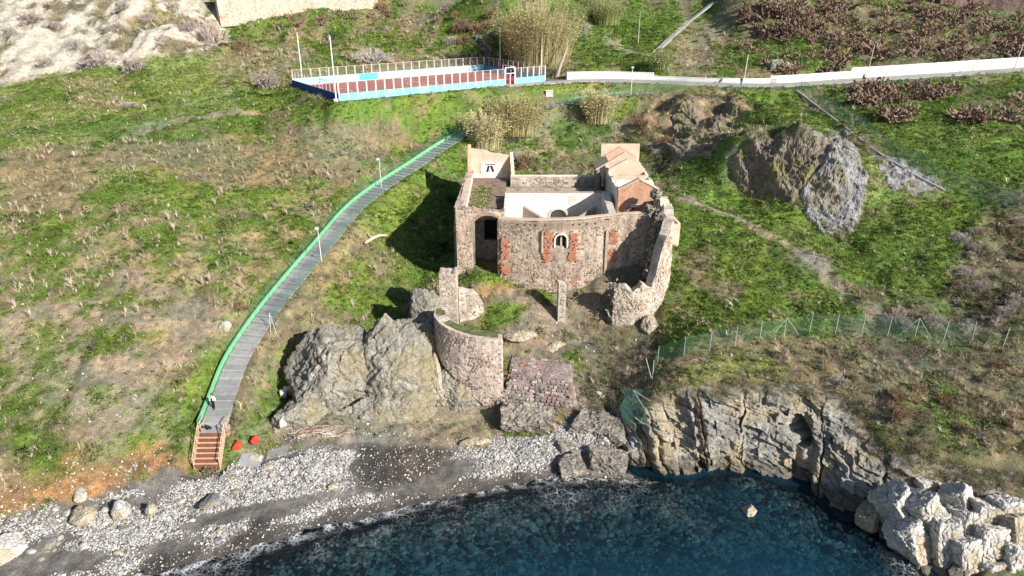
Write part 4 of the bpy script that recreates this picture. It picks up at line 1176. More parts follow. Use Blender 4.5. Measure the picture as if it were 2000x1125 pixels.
part_box('pilaster', M_WALL, FT, 11.95, 12.3, 81.95, 82.6, 10.8, 17.4)
part_box('pilaster', M_WALL, FT, 3.75, 3.98, 81.45, 82.0, 14.6, 17.6)
# --- left wing: pier, arch over the deep recess, side wall
reci = arch_inside(4.15, 1.95, 8.0, 17.2, 1.7)
_, W = wall('arched_wall', M_WALL, FT, [(-7.3, 84.6), (-1.0, 85.2)], [9.4, 9.4], [19.7, 19.3], th=1.3, res=0.24, rough=0.09, ruin=0.35, seed=11, holes=[reci], batter=0.02)
stones(FT, W, 1, seed=12, dens=0.9)
arch_ring('recess_arch', M_BAND, FT, -3.15, 84.02, 84.5, 2.05, 15.2, 17.2, 1.7, tk=0.2)
dor = arch_inside(3.3, 0.95, 14.0, 16.3, 0.95)
_, W = wall('recess_wall', M_GREYW, FT, [(-6.2, 88.4), (-0.6, 88.4)], [9.6, 9.6], [18.2, 18.2], th=0.8, res=0.25, seed=13, holes=[dor])
stones(FT, W, 1, seed=14, dens=0.8)
part_box('recess_side', M_GREYW, FT, -5.55, -4.9, 85.3, 88.0, 9.4, 18.2)
part_box('recess_vault', M_GREYW, FT, -5.5, -0.9, 85.9, 88.9, 17.9, 18.22)
part_box('doorway_dark', M_BLACK, FT, -4.4, -1.2, 89.6, 89.7, 13.6, 17.6)  # black sheet stands in for the shade beyond the doorway
_, W = wall('side_wall', M_WALL, FT, [(-6.5, 105.6), (-6.75, 96), (-7.0, 85.2)], [12.6, 10.6, 8.8], [19.6, 19.5, 19.6], th=1.0, res=0.32, rough=0.06, ruin=0.2, seed=15, batter=0.03)
stones(FT, W, 1, seed=16, dens=0.5)
part_box('wall_cap', M_CREAM, FT, -6.95, -6.05, 86.2, 103.0, 19.40, 19.52)
part_box('inner_plaster', M_PLASTER2, FT, -6.18, -6.05, 87.2, 104.0, 18.1, 19.40)
# --- terraces
part_box('terrace_floor', M_BROWN, FT, -6.2, -0.9, 86.0, 105.0, 17.6, 18.22)
part_box('terrace_floor', M_BROWN, FT, -0.9, 14.0, 93.9, 102.0, 16.9, 17.62)
part_box('terrace_kerb', M_CREAM, FT, -6.1, -0.9, 85.75, 86.15, 18.22, 18.52)
part_box('terrace_step', M_BRICK, FT, -3.6, 13.6, 95.1, 95.9, 17.6, 18.15)
part_box('terrace_step', M_TAUPE, FT, -1.0, 13.8, 97.6, 98.2, 17.6, 18.05)
part_box('terrace_step', M_TAUPE, FT, -0.9, 13.4, 99.8, 101.0, 17.6, 17.75)
# --- sunken hall behind the front wall: white walls, grey floor
part_box('hall_floor', M_CONCRETE, FT, -1.0, 13.2, 83.6, 93.2, 12.6, 13.0)
hal = arch_inside(7.6, 1.25, 13.0, 15.8, 1.1)
_, W = wall('hall_wall', M_PLASTER, FT, [(-1.0, 93.4), (13.4, 93.4)], [12.8, 12.8], [19.15, 19.15], th=0.7, res=0.28, rough=0.04, seed=21, ruin=0.08, holes=[hal])
part_box('hall_wall_cap', M_TAUPE, FT, -1.0, 13.4, 93.1, 93.8, 19.1, 19.2)
part_box('arch_back', M_PLASTER, FT, 4.2, 7.9, 94.6, 94.9, 12.8, 17.6)
arch_ring('hall_arch', M_PLASTER2, FT, 6.6, 92.95, 93.06, 1.25, 13.0, 15.8, 1.1, tk=0.2)
wall('hall_wall', M_PLASTER, FT, [(-0.55, 93.2), (-0.75, 84.0)], [12.8, 12.8], [19.3, 18.7], th=0.8, res=0.35, rough=0.04, seed=22, ruin=0.15)
wall('hall_wall', M_PLASTER2, FT, [(12.9, 84.2), (13.1, 93.2)], [12.8, 12.8], [19.3, 19.4], th=0.9, res=0.35, rough=0.04, seed=23, ruin=0.15)
mb = MB()
mb.obox((1.6 - 5, 91.0 - 83), (4.6 - 5, 86.6 - 83), 0.35, 2.8, 7.9, 2.8, 7.3)
mb.build('cross_rib', M_TAUPE, FT); mb = MB()
mb.obox((8.2 - 5, 86.6 - 83), (11.6 - 5, 91.0 - 83), 0.35, 2.8, 7.3, 2.8, 7.9)
mb.build('cross_rib', M_TAUPE, FT)
# --- back parapet and the roofless room at the far left
_, W = wall('parapet', M_WALLW, FT, [(-0.2, 102.2), (13.7, 102.2)], [15.0, 15.0], [19.25, 19.25], th=0.6, res=0.3, rough=0.03, seed=31)
stones(FT, W, 1, seed=32, dens=0.55, size=(0.25, 0.6))
part_box('parapet_cap', M_PLASTER, FT, -0.2, 13.7, 101.85, 102.6, 19.22, 19.32)
_, W = wall('room_wall', M_CREAM, FT, [(-6.6, 105.3), (-0.3, 105.3)], [14.5, 14.5], [22.9, 22.0], th=0.6, res=0.3, rough=0.03, ruin=0.35, seed=33)
wall('room_wall', M_CREAM, FT, [(-0.1, 105.4), (0.15, 102.4)], [14.5, 14.5], [22.2, 19.6], th=0.5, res=0.3, rough=0.03, ruin=0.2, seed=34)
wall('room_wall', M_PEACH, FT, [(-6.6, 105.5), (-6.55, 103.2)], [14.5, 14.5], [23.6, 20.6], th=0.5, res=0.3, rough=0.03, ruin=0.3, seed=35)
mb = MB(); mb.box(-4.9 - 5, -1.5 - 5, 104.90 - 83, 104.96 - 83, 8.5, 10.7); mb.box(-6.2 - 5, -0.7 - 5, 104.92 - 83, 104.97 - 83, 8.2, 8.9)
mb.build('white_patch', M_PLASTER, FT)
mb = MB()
def stroke(x0, z0, x1, z1, w):
    a, b = np.array((x0, z0)), np.array((x1, z1)); d = (b - a) / np.linalg.norm(b - a); n_ = np.array((-d[1], d[0])) * w / 2
    q = [a - n_, b - n_, b + n_, a + n_]
    mb.add([(p[0] - 5, 104.86 - 83, p[1] - 10) for p in q] + [(p[0] - 5, 104.90 - 83, p[1] - 10) for p in q], [(0, 1, 2, 3), (7, 6, 5, 4), (0, 4, 5, 1), (1, 5, 6, 2), (2, 6, 7, 3), (3, 7, 4, 0)])
stroke(-4.15, 20.35, -2.65, 20.35, 0.10); stroke(-3.6, 20.15, -3.85, 19.2, 0.32); stroke(-3.25, 20.15, -2.9, 19.2, 0.32)
mb.build('painted_mark', M_BLACK, FT)
# --- row of roofless gabled rooms on the right
GX0, GX1 = 14.15, 19.45
def gable(name, mat, y, z0, ze, za, th=0.35, x0=GX0, x1=GX1, parent=FT):
    o = np.array(parent.location)
    mb = MB(); xm = (x0 + x1) / 2
    pr = [(x0, z0), (x1, z0), (x1, ze), (xm, za), (x0, ze)]
    mb.add([np.array((x, y, z)) - o for x, z in pr] + [np.array((x, y + th, z)) - o for x, z in pr],
           [(0, 1, 2, 3, 4), (9, 8, 7, 6, 5)] + [(i, i + 5, (i + 1) % 5 + 5, (i + 1) % 5) for i in range(5)])
    return mb.build(name, mat, parent)
gable('brick_gable', M_BRICKW, 88.0, 14.0, 21.1, 22.45, 0.4)
mb = MB()
for sx in (-1, 1):
    xm = (GX0 + GX1) / 2
    a, b = (xm + sx * 2.75, 21.05), (xm, 22.45)
    mb.add([(p[0] - 5, y - 83, p[1] - 10 + dz) for y in (87.9, 88.5) for p, dz in ((a, 0), (b, 0.02), (b, 0.18), (a, 0.16))], [(0, 1, 2, 3), (7, 6, 5, 4), (0, 4, 5, 1), (1, 5, 6, 2), (2, 6, 7, 3), (3, 7, 4, 0)])
mb.build('gable_coping', M_CREAM, FT)
tag(part_box('gable_patch', M_PLASTER, FT, 15.9, 17.1, 87.93, 87.99, 18.7, 19.1))
mb = MB(); mb.box(16.1 - 5, 16.4 - 5, 4.9, 4.98, 8.4, 8.6); mb.build('putlog_hole_shade', M_BLACK, FT); mb = MB(); mb.box(15.6 - 5, 15.95 - 5, 4.9, 4.98, 7.9, 8.1); mb.build('putlog_hole_shade', M_BLACK, FT)  # black blocks on the gable face painted as the shade in two holes
wall('room_side', M_PLASTER2, FT, [(14.2, 106.4), (14.2, 88.4)], [14, 14], [21.0, 21.0], th=0.35, res=0.4, rough=0.02, ruin=0.35, seed=41)
wall('room_side', M_PLASTER2, FT, [(19.4, 88.4), (19.6, 106.4)], [14, 14], [20.9, 21.0], th=0.35, res=0.4, rough=0.02, ruin=0.3, seed=42)
part_box('room_floor', M_BROWN, FT, 14.1, 19.6, 88.2, 106.4, 16.6, 17.0)
part_box('corridor_floor', M_BROWN, FT, 13.2, 14.2, 85.0, 102.0, 15.6, 16.0)
for y, zt_, m_ in ((92.2, 21.3, M_PLASTER), (95.2, 21.2, M_CREAM)):
    dd = [lambda uu, z: (np.abs(uu - 2.2) < 0.5) & (z < 19.6)]
    wall('room_wall', m_, FT, [(14.4, y), (19.25, y)], [16.9, 16.9], [zt_, zt_], th=0.3, res=0.24, rough=0.02, ruin=0.05, seed=43 + int(y), holes=dd if y < 93 else ())
gable('cream_gable', M_CREAM, 98.2, 16.9, 21.3, 22.8, 0.35)
gable('cream_gable', M_CREAM, 101.6, 16.9, 21.3, 23.0, 0.35)
gable('peach_gable', M_PEACH, 105.6, 16.9, 21.4, 23.0, 0.25)
part_box('back_wall', M_CREAM, FT, 13.9, 19.9, 105.95, 106.4, 14.2, 23.3)
# lean-to beside the rooms: one sloping slab on two short walls
mb = MB()
mb.add([(x - 5, y - 83, z - 10) for x, y, z in [(12.4, 99.4, 20.8), (14.25, 99.4, 21.9), (14.25, 103.2, 21.9), (12.4, 103.2, 20.8), (12.4, 99.4, 21.0), (14.25, 99.4, 22.1), (14.25, 103.2, 22.1), (12.4, 103.2, 21.0)]],
       [(0, 3, 2, 1), (4, 5, 6, 7), (0, 1, 5, 4), (1, 2, 6, 5), (2, 3, 7, 6), (3, 0, 4, 7)])
mb.build('lean_to_roof', M_CREAM, FT)
part_box('lean_to_wall', M_GREYW, FT, 12.6, 13.1, 99.7, 103.0, 16.4, 20.8)
# --- tower wall at the right, broken inner edge
tw = [(19.3, 87.9), (19.6, 86.0), (19.75, 83.0), (19.35, 80.2), (18.3, 78.2), (16.8, 77.1), (14.8, 76.9), (12.7, 77.3)][::-1]
_, W = wall('tower_wall', M_WALLW, FT, tw, [4.4, 4.4, 4.7, 6.2, 8.0, 9.0, 9.6, 10.4], [12.2, 12.5, 12.9, 18.6, 20.2, 20.8, 20.8, 20.3], th=1.15, res=0.25, rough=0.18, ruin=1.1, seed=51, batter=0.03)
stones(FT, W, 1, seed=52, dens=0.85, mats=M_STONES[1:])
for k, (x, y, z, sz) in enumerate([(17.6, 79.6, 14.2, (0.8, 0.9, 1.6)), (18.0, 80.6, 16.8, (0.8, 0.9, 1.6)), (17.5, 80.2, 12.6, (1.0, 1.0, 1.3)), (18.5, 81.4, 19.2, (0.7, 0.9, 1.5)), (12.9, 77.5, 9.8, (0.7, 0.8, 1.6)), (12.6, 77.4, 7.2, (0.8, 0.8, 1.8)), (17.6, 83.6, 19.4, (0.9, 0.8, 1.1)), (18.6, 85.5, 21.2, (0.9, 0.9, 0.9)), (16.9, 84.4, 18.6, (0.9, 0.8, 0.8))]):
    V, F = block(np.array(sz) * 0.82, 900 + k, planes=20, rough=0.24, sub=5)
    tag(link('rubble_core', np_mesh('rubble_core', V, F, False), M_RUBBLE, FT, np.array((x, y, z)) - np.array(FT.location)))
rgk = np.random.default_rng(55)
for grp_, n_, f_ in (('a', 110, 0), ('b', 50, 1)):
    mb = MB()
    for _ in range(n_):
        u_ = rgk.random()
        c_ = (np.array((16.7, 77.9, 12.0)) * (1 - u_) + np.array((18.3, 82.5, 20.0)) * u_ + rgk.normal(0, 1, 3) * (0.30, 0.4, 0.7)) if _ % 3 else np.array((12.6, 77.3, 5.5 + 7 * u_)) + rgk.normal(0, 1, 3) * (0.25, 0.55, 0.2)
        V, F = block(np.array((1, 0.8, 0.7)) * rgk.uniform(0.12, 0.30), int(rgk.integers(1e6)), planes=8, rough=0.05, sub=1, rz=rgk.uniform(0, 6))
        mb.add(V + c_ - np.array(FT.location), F)
    tag(mb.build('broken_stones', M_STONES[1 + f_] if f_ else M_RUBBLE, FT), kind='stuff')
# small walled yard outside the tower
YD = empty('yard_wall', (20.8, 88.5, 15.0), 'low triangular walled yard outside the tower of the fort', 'wall')
o = np.array(YD.location)
mb = MB(); mb.obox((20.0 - o[0], 86.0 - o[1]), (22.3 - o[0], 86.2 - o[1]), 0.5, -1.2, 1.9); mb.obox((22.2 - o[0], 86.3 - o[1]), (20.9 - o[0], 92.4 - o[1]), 0.35, -1.0, 2.0, 0, 2.9); mb.build('low_wall', M_CREAM, YD)

# ------------------------------------------------------------------ outworks below the fort
def outwork(name, label, loc, cat='wall'):
    return empty(name, loc, label, cat)
PL = outwork('ruined_pier', 'tall square stone pier left of the yard below the fort', (-7.75, 77.0, 6.5), 'pillar')
_, W = wall('pier_shaft', M_WALLW, PL, [(-8.8, 76.6), (-6.7, 76.6)], [6.0, 6.0], [14.2, 14.3], th=2.2, res=0.24, rough=0.08, ruin=0.25, seed=61, batter=0.0)
stones(PL, W, 1, seed=62, dens=0.6, mats=M_STONES[1:])
_, W = wall('low_wall', M_WALLW, PL, [(-6.7, 77.4), (-4.6, 77.9), (-3.8, 78.4)], [5.8, 5.8, 6.5], [11.6, 11.2, 9.2], th=0.8, res=0.26, rough=0.08, ruin=0.3, seed=63)
stones(PL, W, 1, seed=64, dens=0.5)
BT = outwork('buttress_wall', 'thin upright wall fragment standing in front of the fort window', (5.9, 79.0, 6.5), 'wall')
_, W = wall('wall_fragment', M_WALLW, BT, [(5.75, 78.0), (6.7, 78.1)], [5.6, 5.6], [12.2, 12.0], th=1.2, res=0.22, rough=0.09, ruin=0.5, seed=65)
stones(BT, W, 1, seed=66, dens=0.5)
RW = outwork('round_wall', 'curved mortared stone wall with a mossy top above the beach', (-4.5, 69.0, 4.0), 'wall')
rwp = chaikin([(-8.3, 71.6), (-8.15, 69.6), (-6.9, 68.1), (-4.6, 67.2), (-2.4, 66.8), (-1.05, 66.9)], 2)
lenp = np.linspace(0, 1, len(rwp))
_, W = wall('curved_wall', M_PINK, RW, rwp, np.interp(lenp, [0, 0.25, 0.5, 0.8, 1], [8.3, 7.2, 4.6, 0.6, -0.2]), np.interp(lenp, [0, 0.25, 0.6, 1], [11.7, 11.5, 10.6, 10.2]), th=1.5, res=0.22, rough=0.08, ruin=0.12, seed=67, batter=0.02)
stones(RW, W, 1, seed=68, dens=0.42, size=(0.18, 0.4), h=(0.18, 0.36))
mb = MB(); ins = rwp[2:-3]
for (a, b, za, zb_) in zip(ins[:-1], ins[1:], np.linspace(11.6, 10.35, len(ins)), np.linspace(11.5, 10.3, len(ins))):
    mb.obox((a[0] + 4.5, a[1] - 69 + 0.2), (b[0] + 4.5, b[1] - 69 + 0.2), 1.0, za - 4 - 0.2, za - 4 + 0.06, zb_ - 4 - 0.2, zb_ - 4 + 0.06)
mb.build('moss', M_MOSS, RW)
# fallen sloping slab: a leaning face of squared stones over a rubble core
SB = outwork('sloping_slab', 'leaning fallen slab of mixed red and grey stones at the top of the beach', (2.6, 66.0, 2.0), 'wall')
c4 = [at_z(1003, 695, 5.0), at_z(1110, 710, 5.0), at_z(1134, 792, 2.7), at_z(978, 786, 2.7)]
o = np.array(SB.location)
n_u, n_v = 30, 20
uu, vv = np.meshgrid(np.linspace(0, 1, n_u), np.linspace(0, 1, n_v))
G = ((c4[0] * (1 - uu[..., None]) + c4[1] * uu[..., None]) * (1 - vv[..., None]) + (c4[3] * (1 - uu[..., None]) + c4[2] * uu[..., None]) * vv[..., None])
nn = np.cross(c4[1] - c4[0], c4[3] - c4[0]); nn /= np.linalg.norm(nn); nn = nn if nn[2] > 0 else -nn
_eg = (np.abs(uu - 0.5) * 2) ** 6
G = G + (c4[1] - c4[0]) * (np.sign(uu - 0.5) * _eg * 0.07 * fbm(np.stack((vv.ravel() * 4, uu.ravel() * 0, uu.ravel() * 0), 1), 3, 73).reshape(uu.shape))[..., None]
G = G + nn * (0.20 * fbm(G.reshape(-1, 3) * 1.2, 3, 71).reshape(uu.shape))[..., None]
G[-4:] += np.array((0, -0.2, -0.1)); 
skirt = G[-1] + np.array((0, 0.3, -2.2)); topk = G[0] + np.array((0, 0.6, -1.8))
G = np.concatenate((topk[None], G, skirt[None]))
left = G[:, :1] + np.array((0.3, 0, -1.8)); right = G[:, -1:] + np.array((-0.3, 0, -1.8))
G = np.concatenate((left, G, right), 1)
link('slab_core', grid_mesh('slab_core', G - o), M_SLAB, SB)
brk = []
eu, ev = (c4[1] - c4[0] + c4[2] - c4[3]) / 2, (c4[3] - c4[0])
lu, lv = np.linalg.norm(eu), np.linalg.norm(ev); eu, ev = eu / lu, ev / lv
cols_ = [simple('slab_stone_' + n_, c_, 0.3, 2.5, 0.9, 0.3) for n_, c_ in (('grey', (0.20, 0.18, 0.17)), ('mauve', (0.29, 0.22, 0.21)), ('pale', (0.42, 0.36, 0.31)), ('red', (0.36, 0.15, 0.11)))]
rg = np.random.default_rng(77)
v_ = 0.15; cnt = 0
while v_ < lv - 0.25:
    hh = rg.uniform(0.30, 0.46); u_ = rg.uniform(-0.15, 0.35)
    while u_ < lu - rg.uniform(0.0, 0.6):
        w_ = rg.uniform(0.32, 0.75)
        if rg.random() < 0.86 and cnt < 290:
            cc_ = (c4[0] + eu * (u_ + w_ / 2) * (0.93 + 0.10 * v_ / lv) + ev * (v_ + hh / 2)) - o
            a, b, pr = w_ / 2 - 0.03, hh / 2 - 0.025, rg.uniform(0.03, 0.20)
            vs = [cc_ + eu * sx * a * rg.uniform(0.85, 1.02) + ev * sy * b * rg.uniform(0.85, 1.02) - nn * 0.12 for sx, sy in ((-1, -1), (1, -1), (1, 1), (-1, 1))]
            vs += [cc_ + eu * sx * a * rg.uniform(0.7, 0.92) + ev * sy * b * rg.uniform(0.7, 0.92) + nn * pr for sx, sy in ((-1, -1), (1, -1), (1, 1), (-1, 1))]
            m_ = MB(); m_.add(vs, [(4, 7, 6, 5), (0, 4, 5, 1), (1, 5, 6, 2), (2, 6, 7, 3), (3, 7, 4, 0)])
            m_.build('stone', cols_[rg.choice(4, p=[0.38, 0.36, 0.21, 0.05])], SB); cnt += 1
        u_ += w_ + 0.03
    v_ += hh + 0.03
for k, (px, py, z, sz, tl) in enumerate([(1032, 824, 1.3, (4.2, 2.2, 1.7), (0.35, 0.05)), (1085, 834, 1.0, (2.6, 1.9, 1.5), (0.3, 0.15)), (1000, 780, 2.3, (2.2, 1.4, 1.2), (0.1, 0)), (1090, 785, 2.2, (2.4, 1.3, 1.1), (0.1, 0.05))]):
    V, F = block(sz, 950 + k, planes=16, rough=0.13, sub=6, tilt=tl, rz=-0.05, box=0.95, crack=0.06)
    link('rubble_core', np_mesh('rubble_core', V, F, False), M_RUBBLE, SB, at_z(px, py, z) - o)
# ------------------------------------------------------------------ stepped concrete path with its green parapet and fences
M_SLABS = [simple('path_concrete_' + n_, c_, 0.14, 1.8, 0.9, 0.2, dirt=(0.21, 0.205, 0.20)) for n_, c_ in (('grey', (0.27, 0.275, 0.285)), ('pale', (0.33, 0.33, 0.33)), ('dark', (0.225, 0.23, 0.24)))]
M_NOSE = simple('worn_step_edge', (0.50, 0.49, 0.46), 0.2, 3)
M_GREEN = simple('green_parapet_paint', (0.165, 0.42, 0.235), 0.14, 1.2, 0.6, dirt=(0.15, 0.42, 0.22))
M_GPOST = simple('green_post_paint', (0.035, 0.21, 0.12), 0.1, 3, 0.5)
M_GALV = simple('galvanised_steel', (0.52, 0.54, 0.53), 0.1, 3, 0.5)
M_WPOST = simple('white_post_paint', (0.74, 0.72, 0.69), 0.08, 3, 0.6)
def veil(name, colr, op, scale=14.0):
    """woven wire netting: far too fine to see the wires singly from the air"""
    t = NT(name)
    co = t.coord((1, 1, 1))
    w = t.noise(co, 0.8, 3)
    f = t.math('MULTIPLY', t.ramp(w, [(0.3, 0.75), (0.7, 1.25)]), op)
    tr = t.n('ShaderNodeBsdfTransparent')
    df = t.n('ShaderNodeBsdfDiffuse'); df.inputs[0].default_value = (*colr, 1)
    mx = t.n('ShaderNodeMixShader'); t.l(f, mx.inputs[0]); t.l(tr.outputs[0], mx.inputs[1]); t.l(df.outputs[0], mx.inputs[2])
    t.l(mx.outputs[0], t.out.inputs['Surface'])
    return t.m
M_NETG = veil('green_wire_netting', (0.10, 0.24, 0.16), 0.075)
M_NETD = veil('dark_green_netting', (0.08, 0.20, 0.15), 0.11)
M_NETW = veil('pale_wire_netting', (0.34, 0.32, 0.30), 0.10)
PP = PATH
tang = np.gradient(PP[:, :2], axis=0); tang /= np.hypot(*tang.T)[:, None]
lft = np.stack((-tang[:, 1], tang[:, 0]), 1)
path = empty('concrete_path', (PP[0, 0], PP[0, 1], PP[0, 2]), 'stepped grey concrete path climbing the grassy slope', 'path')
tag(path, kind='structure')
o = np.array(path.location)
HW = 1.25
for i in range(len(PP) - 1):
    a, b = PP[i], PP[i + 1]
    l0, l1 = lft[i], lft[i + 1]
    g = 0.03 / max(np.linalg.norm(b[:2] - a[:2]), 0.1)
    a2, b2 = a * (1 - g) + b * g, b * (1 - g) + a * g
    zt0 = min(a[2], b[2]) + 0.25 * abs(b[2] - a[2]); zt1 = zt0 + 0.4 * (b[2] - a[2])
    top = [(*(a2[:2] - l0 * HW), zt0), (*(b2[:2] - l1 * HW), zt1), (*(b2[:2] + l1 * HW), zt1), (*(a2[:2] + l0 * HW), zt0)]
    mb = MB()
    vs = [np.array(q) - o for q in top]
    mb.add([v - (0, 0, 0.5) for v in vs] + vs, [(0, 3, 2, 1), (4, 5, 6, 7), (0, 1, 5, 4), (1, 2, 6, 5), (2, 3, 7, 6), (3, 0, 4, 7)])
    sl = mb.build('slab', random.choice(M_SLABS), path)
    if i % 3 == 0 or random.random() < 0.25:
        mb = MB()
        e0, e1 = vs[0] * 0.985 + vs[3] * 0.015, vs[3] * 0.985 + vs[0] * 0.015
        f0 = (vs[1] - vs[0]) * 0.09; f1_ = (vs[2] - vs[3]) * 0.09
        up = np.array((0, 0, 0.012))
        mb.add([e0 + up, e0 + f0 + up, e1 + f1_ + up, e1 + up], [(0, 1, 2, 3)])
        mb.build('step_edge', M_NOSE, sl)
gp = empty('green_parapet', (*(PP[0, :2] + lft[0] * 1.5), PP[0, 2]), 'low green painted parapet with wire fence along the left edge of the path', 'parapet')
go = np.array(gp.location)
fr = empty('wire_fence', (*(PP[0, :2] - lft[0] * 1.5), PP[0, 2]), 'thin green wire fence along the right edge of the stepped path', 'fence')
fo = np.array(fr.location)
def along(i, off, h=0.0):
    return np.array((*(PP[i, :2] + lft[i] * off), PP[i, 2] + h))
mbp = None
for i in range(0, len(PP) - 3, 3):
    mb = MB()
    for k in range(i, i + 3):
        a, b = along(k, 1.5) - go, along(k + 1, 1.5) - go
        mb.obox(a, b, 0.20, a[2] - 0.5, a[2] + 0.44, b[2] - 0.5, b[2] + 0.44)
    mb.build('wall_panel', M_GREEN, gp)
    a, b = along(i, 1.5, 0.50) - go, along(i + 3, 1.5, 0.50) - go
    if i > 6:
        mb = MB(); mb.tube([a, a + (0, 0, 1.15)], 0.035, 5); mb.build('post', M_GPOST, gp)
        mb = MB(); mb.obox(a, b, 0.012, a[2], a[2] + 1.1, b[2], b[2] + 1.1); mb.build('mesh_panel', M_NETG, gp)
    if i > 12:
        a, b = along(i, -1.4, -0.1) - fo, along(i + 3, -1.4, -0.1) - fo
        mb = MB(); mb.tube([a, a + (0, 0, 1.55)], 0.032, 5); mb.build('post', M_GPOST, fr)
        mb = MB(); mb.obox(a, b, 0.012, a[2] + 0.05, a[2] + 1.45, b[2] + 0.05, b[2] + 1.45); mb.build('mesh_panel', M_NETD if i < 40 else M_NETG, fr)
a = along(14, -1.4) - fo
mb = MB(); mb.tube([a + (0, 0, 1.5), a + np.array((1.1, -1.6, -0.5))], 0.03, 5); mb.build('stay', M_GALV, fr)
mb = MB(); mb.tube([a + (0, 0, 1.5), a + np.array((0.3, -1.3, -0.4))], 0.03, 5); mb.build('stay', M_GALV, fr)

# wooden stairs down to the pebbles
M_RUST = simple('red_brown_timber', (0.22, 0.085, 0.055), 0.3, 3, 0.85, dirt=(0.14, 0.07, 0.05))
M_PINE = simple('weathered_pine', (0.50, 0.35, 0.24), 0.2, 4, 0.85)
sb, st = ST_A, ST_B
stairs = empty('wooden_stairs', sb, 'red brown timber stairs with pale handrails at the foot of the path', 'stairs')
o = np.array(sb)
dr = st - sb; dxy = np.array((dr[0], dr[1], 0)); ln = np.linalg.norm(dxy); dxy /= ln; sd_ = np.array((-dxy[1], dxy[0], 0))
NS = 13
for k in range(NS):
    c0 = dxy * ln * (k / NS); z = dr[2] * (k + 1) / NS
    a, b = c0 - sd_ * 1.25, c0 + sd_ * 1.25
    dp = dxy * ln / NS
    mb = MB()
    q = [a, b, b + dp * 0.98, a + dp * 0.98]
    mb.add([p + (0, 0, z - 0.05) for p in q] + [p + (0, 0, z) for p in q], [(0, 1, 2, 3), (7, 6, 5, 4), (0, 4, 5, 1), (1, 5, 6, 2), (2, 6, 7, 3), (3, 7, 4, 0)])
    mb.build('tread', M_RUST, stairs)
    mb = MB()
    q = [a - dxy * 0.03, b - dxy * 0.03, b, a]
    mb.add([p + (0, 0, z - dr[2] / NS - 0.02) for p in q] + [p + (0, 0, z + 0.012) for p in q], [(0, 1, 2, 3), (7, 6, 5, 4), (0, 4, 5, 1), (1, 5, 6, 2), (2, 6, 7, 3), (3, 7, 4, 0)])
    mb.build('riser', M_PINE if k % 2 else M_RUST, stairs)
for s in (-1, 1):
    mb = MB()
    a, b = sd_ * s * 1.3, dxy * ln + sd_ * s * 1.3
    mb.obox(a, b, 0.09, -0.3, 0.15, dr[2] - 0.3, dr[2] + 0.15); mb.build('stringer', M_PINE, stairs)
    mb = MB(); mb.tube([a + (0, 0, 1.0), b + (0, 0, dr[2] + 1.0), b + dxy * 1.6 + (0, 0, dr[2] + 1.05)], 0.05, 5); mb.build('handrail', M_PINE, stairs)
    mb = MB(); mb.tube([a + (0, 0, 0.55), b + (0, 0, dr[2] + 0.55), b + dxy * 1.6 + (0, 0, dr[2] + 0.6)], 0.035, 5); mb.build('handrail', M_PINE, stairs)
    for f in (0.02, 0.35, 0.68, 1.0, 1.22):
        p = dxy * ln * f + sd_ * s * 1.3; z = dr[2] * min(f, 1.0)
        mb = MB(); mb.tube([p + (0, 0, z - 0.4), p + (0, 0, z + 1.05)], 0.05, 5); mb.build('baluster', M_PINE, stairs)
mb = MB(); q = dxy * ln + np.array((0, 0, dr[2]))
mb.add([q - sd_ * 1.25 + (0, 0, -0.5), q + sd_ * 1.25 + (0, 0, -0.5), q + sd_ * 1.3 + dxy * 1.4 + (0, 0, -0.5), q - sd_ * 1.3 + dxy * 1.4 + (0, 0, -0.5), q - sd_ * 1.25, q + sd_ * 1.25, q + sd_ * 1.3 + dxy * 1.4 + (0, 0, 0.1), q - sd_ * 1.3 + dxy * 1.4 + (0, 0, 0.1)],
       [(0, 1, 2, 3), (7, 6, 5, 4), (0, 4, 5, 1), (1, 5, 6, 2), (2, 6, 7, 3), (3, 7, 4, 0)])
mb.build('landing', M_SLABS[1], stairs)

# ------------------------------------------------------------------ sports court
M_CRED = simple('red_court_paint', (0.34, 0.075, 0.065), 0.14, 0.5, 0.75, dirt=(0.36, 0.13, 0.12))
M_LBLUE = simple('pale_blue_paint', (0.36, 0.72, 0.80), 0.10, 0.8, 0.7, dirt=(0.60, 0.74, 0.77))
M_MBLUE = simple('patchy_blue_paint', (0.20, 0.50, 0.61), 0.14, 0.9, 0.7, dirt=(0.46, 0.62, 0.67))
M_TURQ = simple('turquoise_paint', (0.10, 0.64, 0.72), 0.06, 1, 0.7)
M_DBLUE = simple('dark_blue_paint', (0.025, 0.075, 0.27), 0.15, 1, 0.7)
M_BLUE = simple('mid_blue_paint', (0.05, 0.30, 0.60), 0.15, 1, 0.7)
M_LINE = simple('white_line_paint', (0.74, 0.70, 0.68), 0.08, 2, 0.7)
M_PINKP = simple('cream_post_paint', (0.66, 0.58, 0.51), 0.08, 3, 0.6)
CT = empty('sports_court', court(COURT_L / 2, COURT_W / 2), 'red five a side court with light blue low walls and netting', 'sports court')
o = np.array(CT.location)
def cbox(name, mat, u0, u1, v0, v1, z0, z1, parent=None):
    mb = MB()
    q = [court(u0, v0), court(u1, v0), court(u1, v1), court(u0, v1)]
    mb.add([p + (0, 0, z0) - o for p in q] + [p + (0, 0, z1) - o for p in q], [(0, 3, 2, 1), (4, 5, 6, 7), (0, 1, 5, 4), (1, 2, 6, 5), (2, 3, 7, 6), (3, 0, 4, 7)])
    return mb.build(name, mat, parent or CT)
L_, W_ = COURT_L, COURT_W
GATE0, GATE1 = L_ * 0.775, L_ * 0.83
cbox('court_floor', M_CRED, 0, L_, 0, W_, -0.3, 0.05)
hw = 1.15
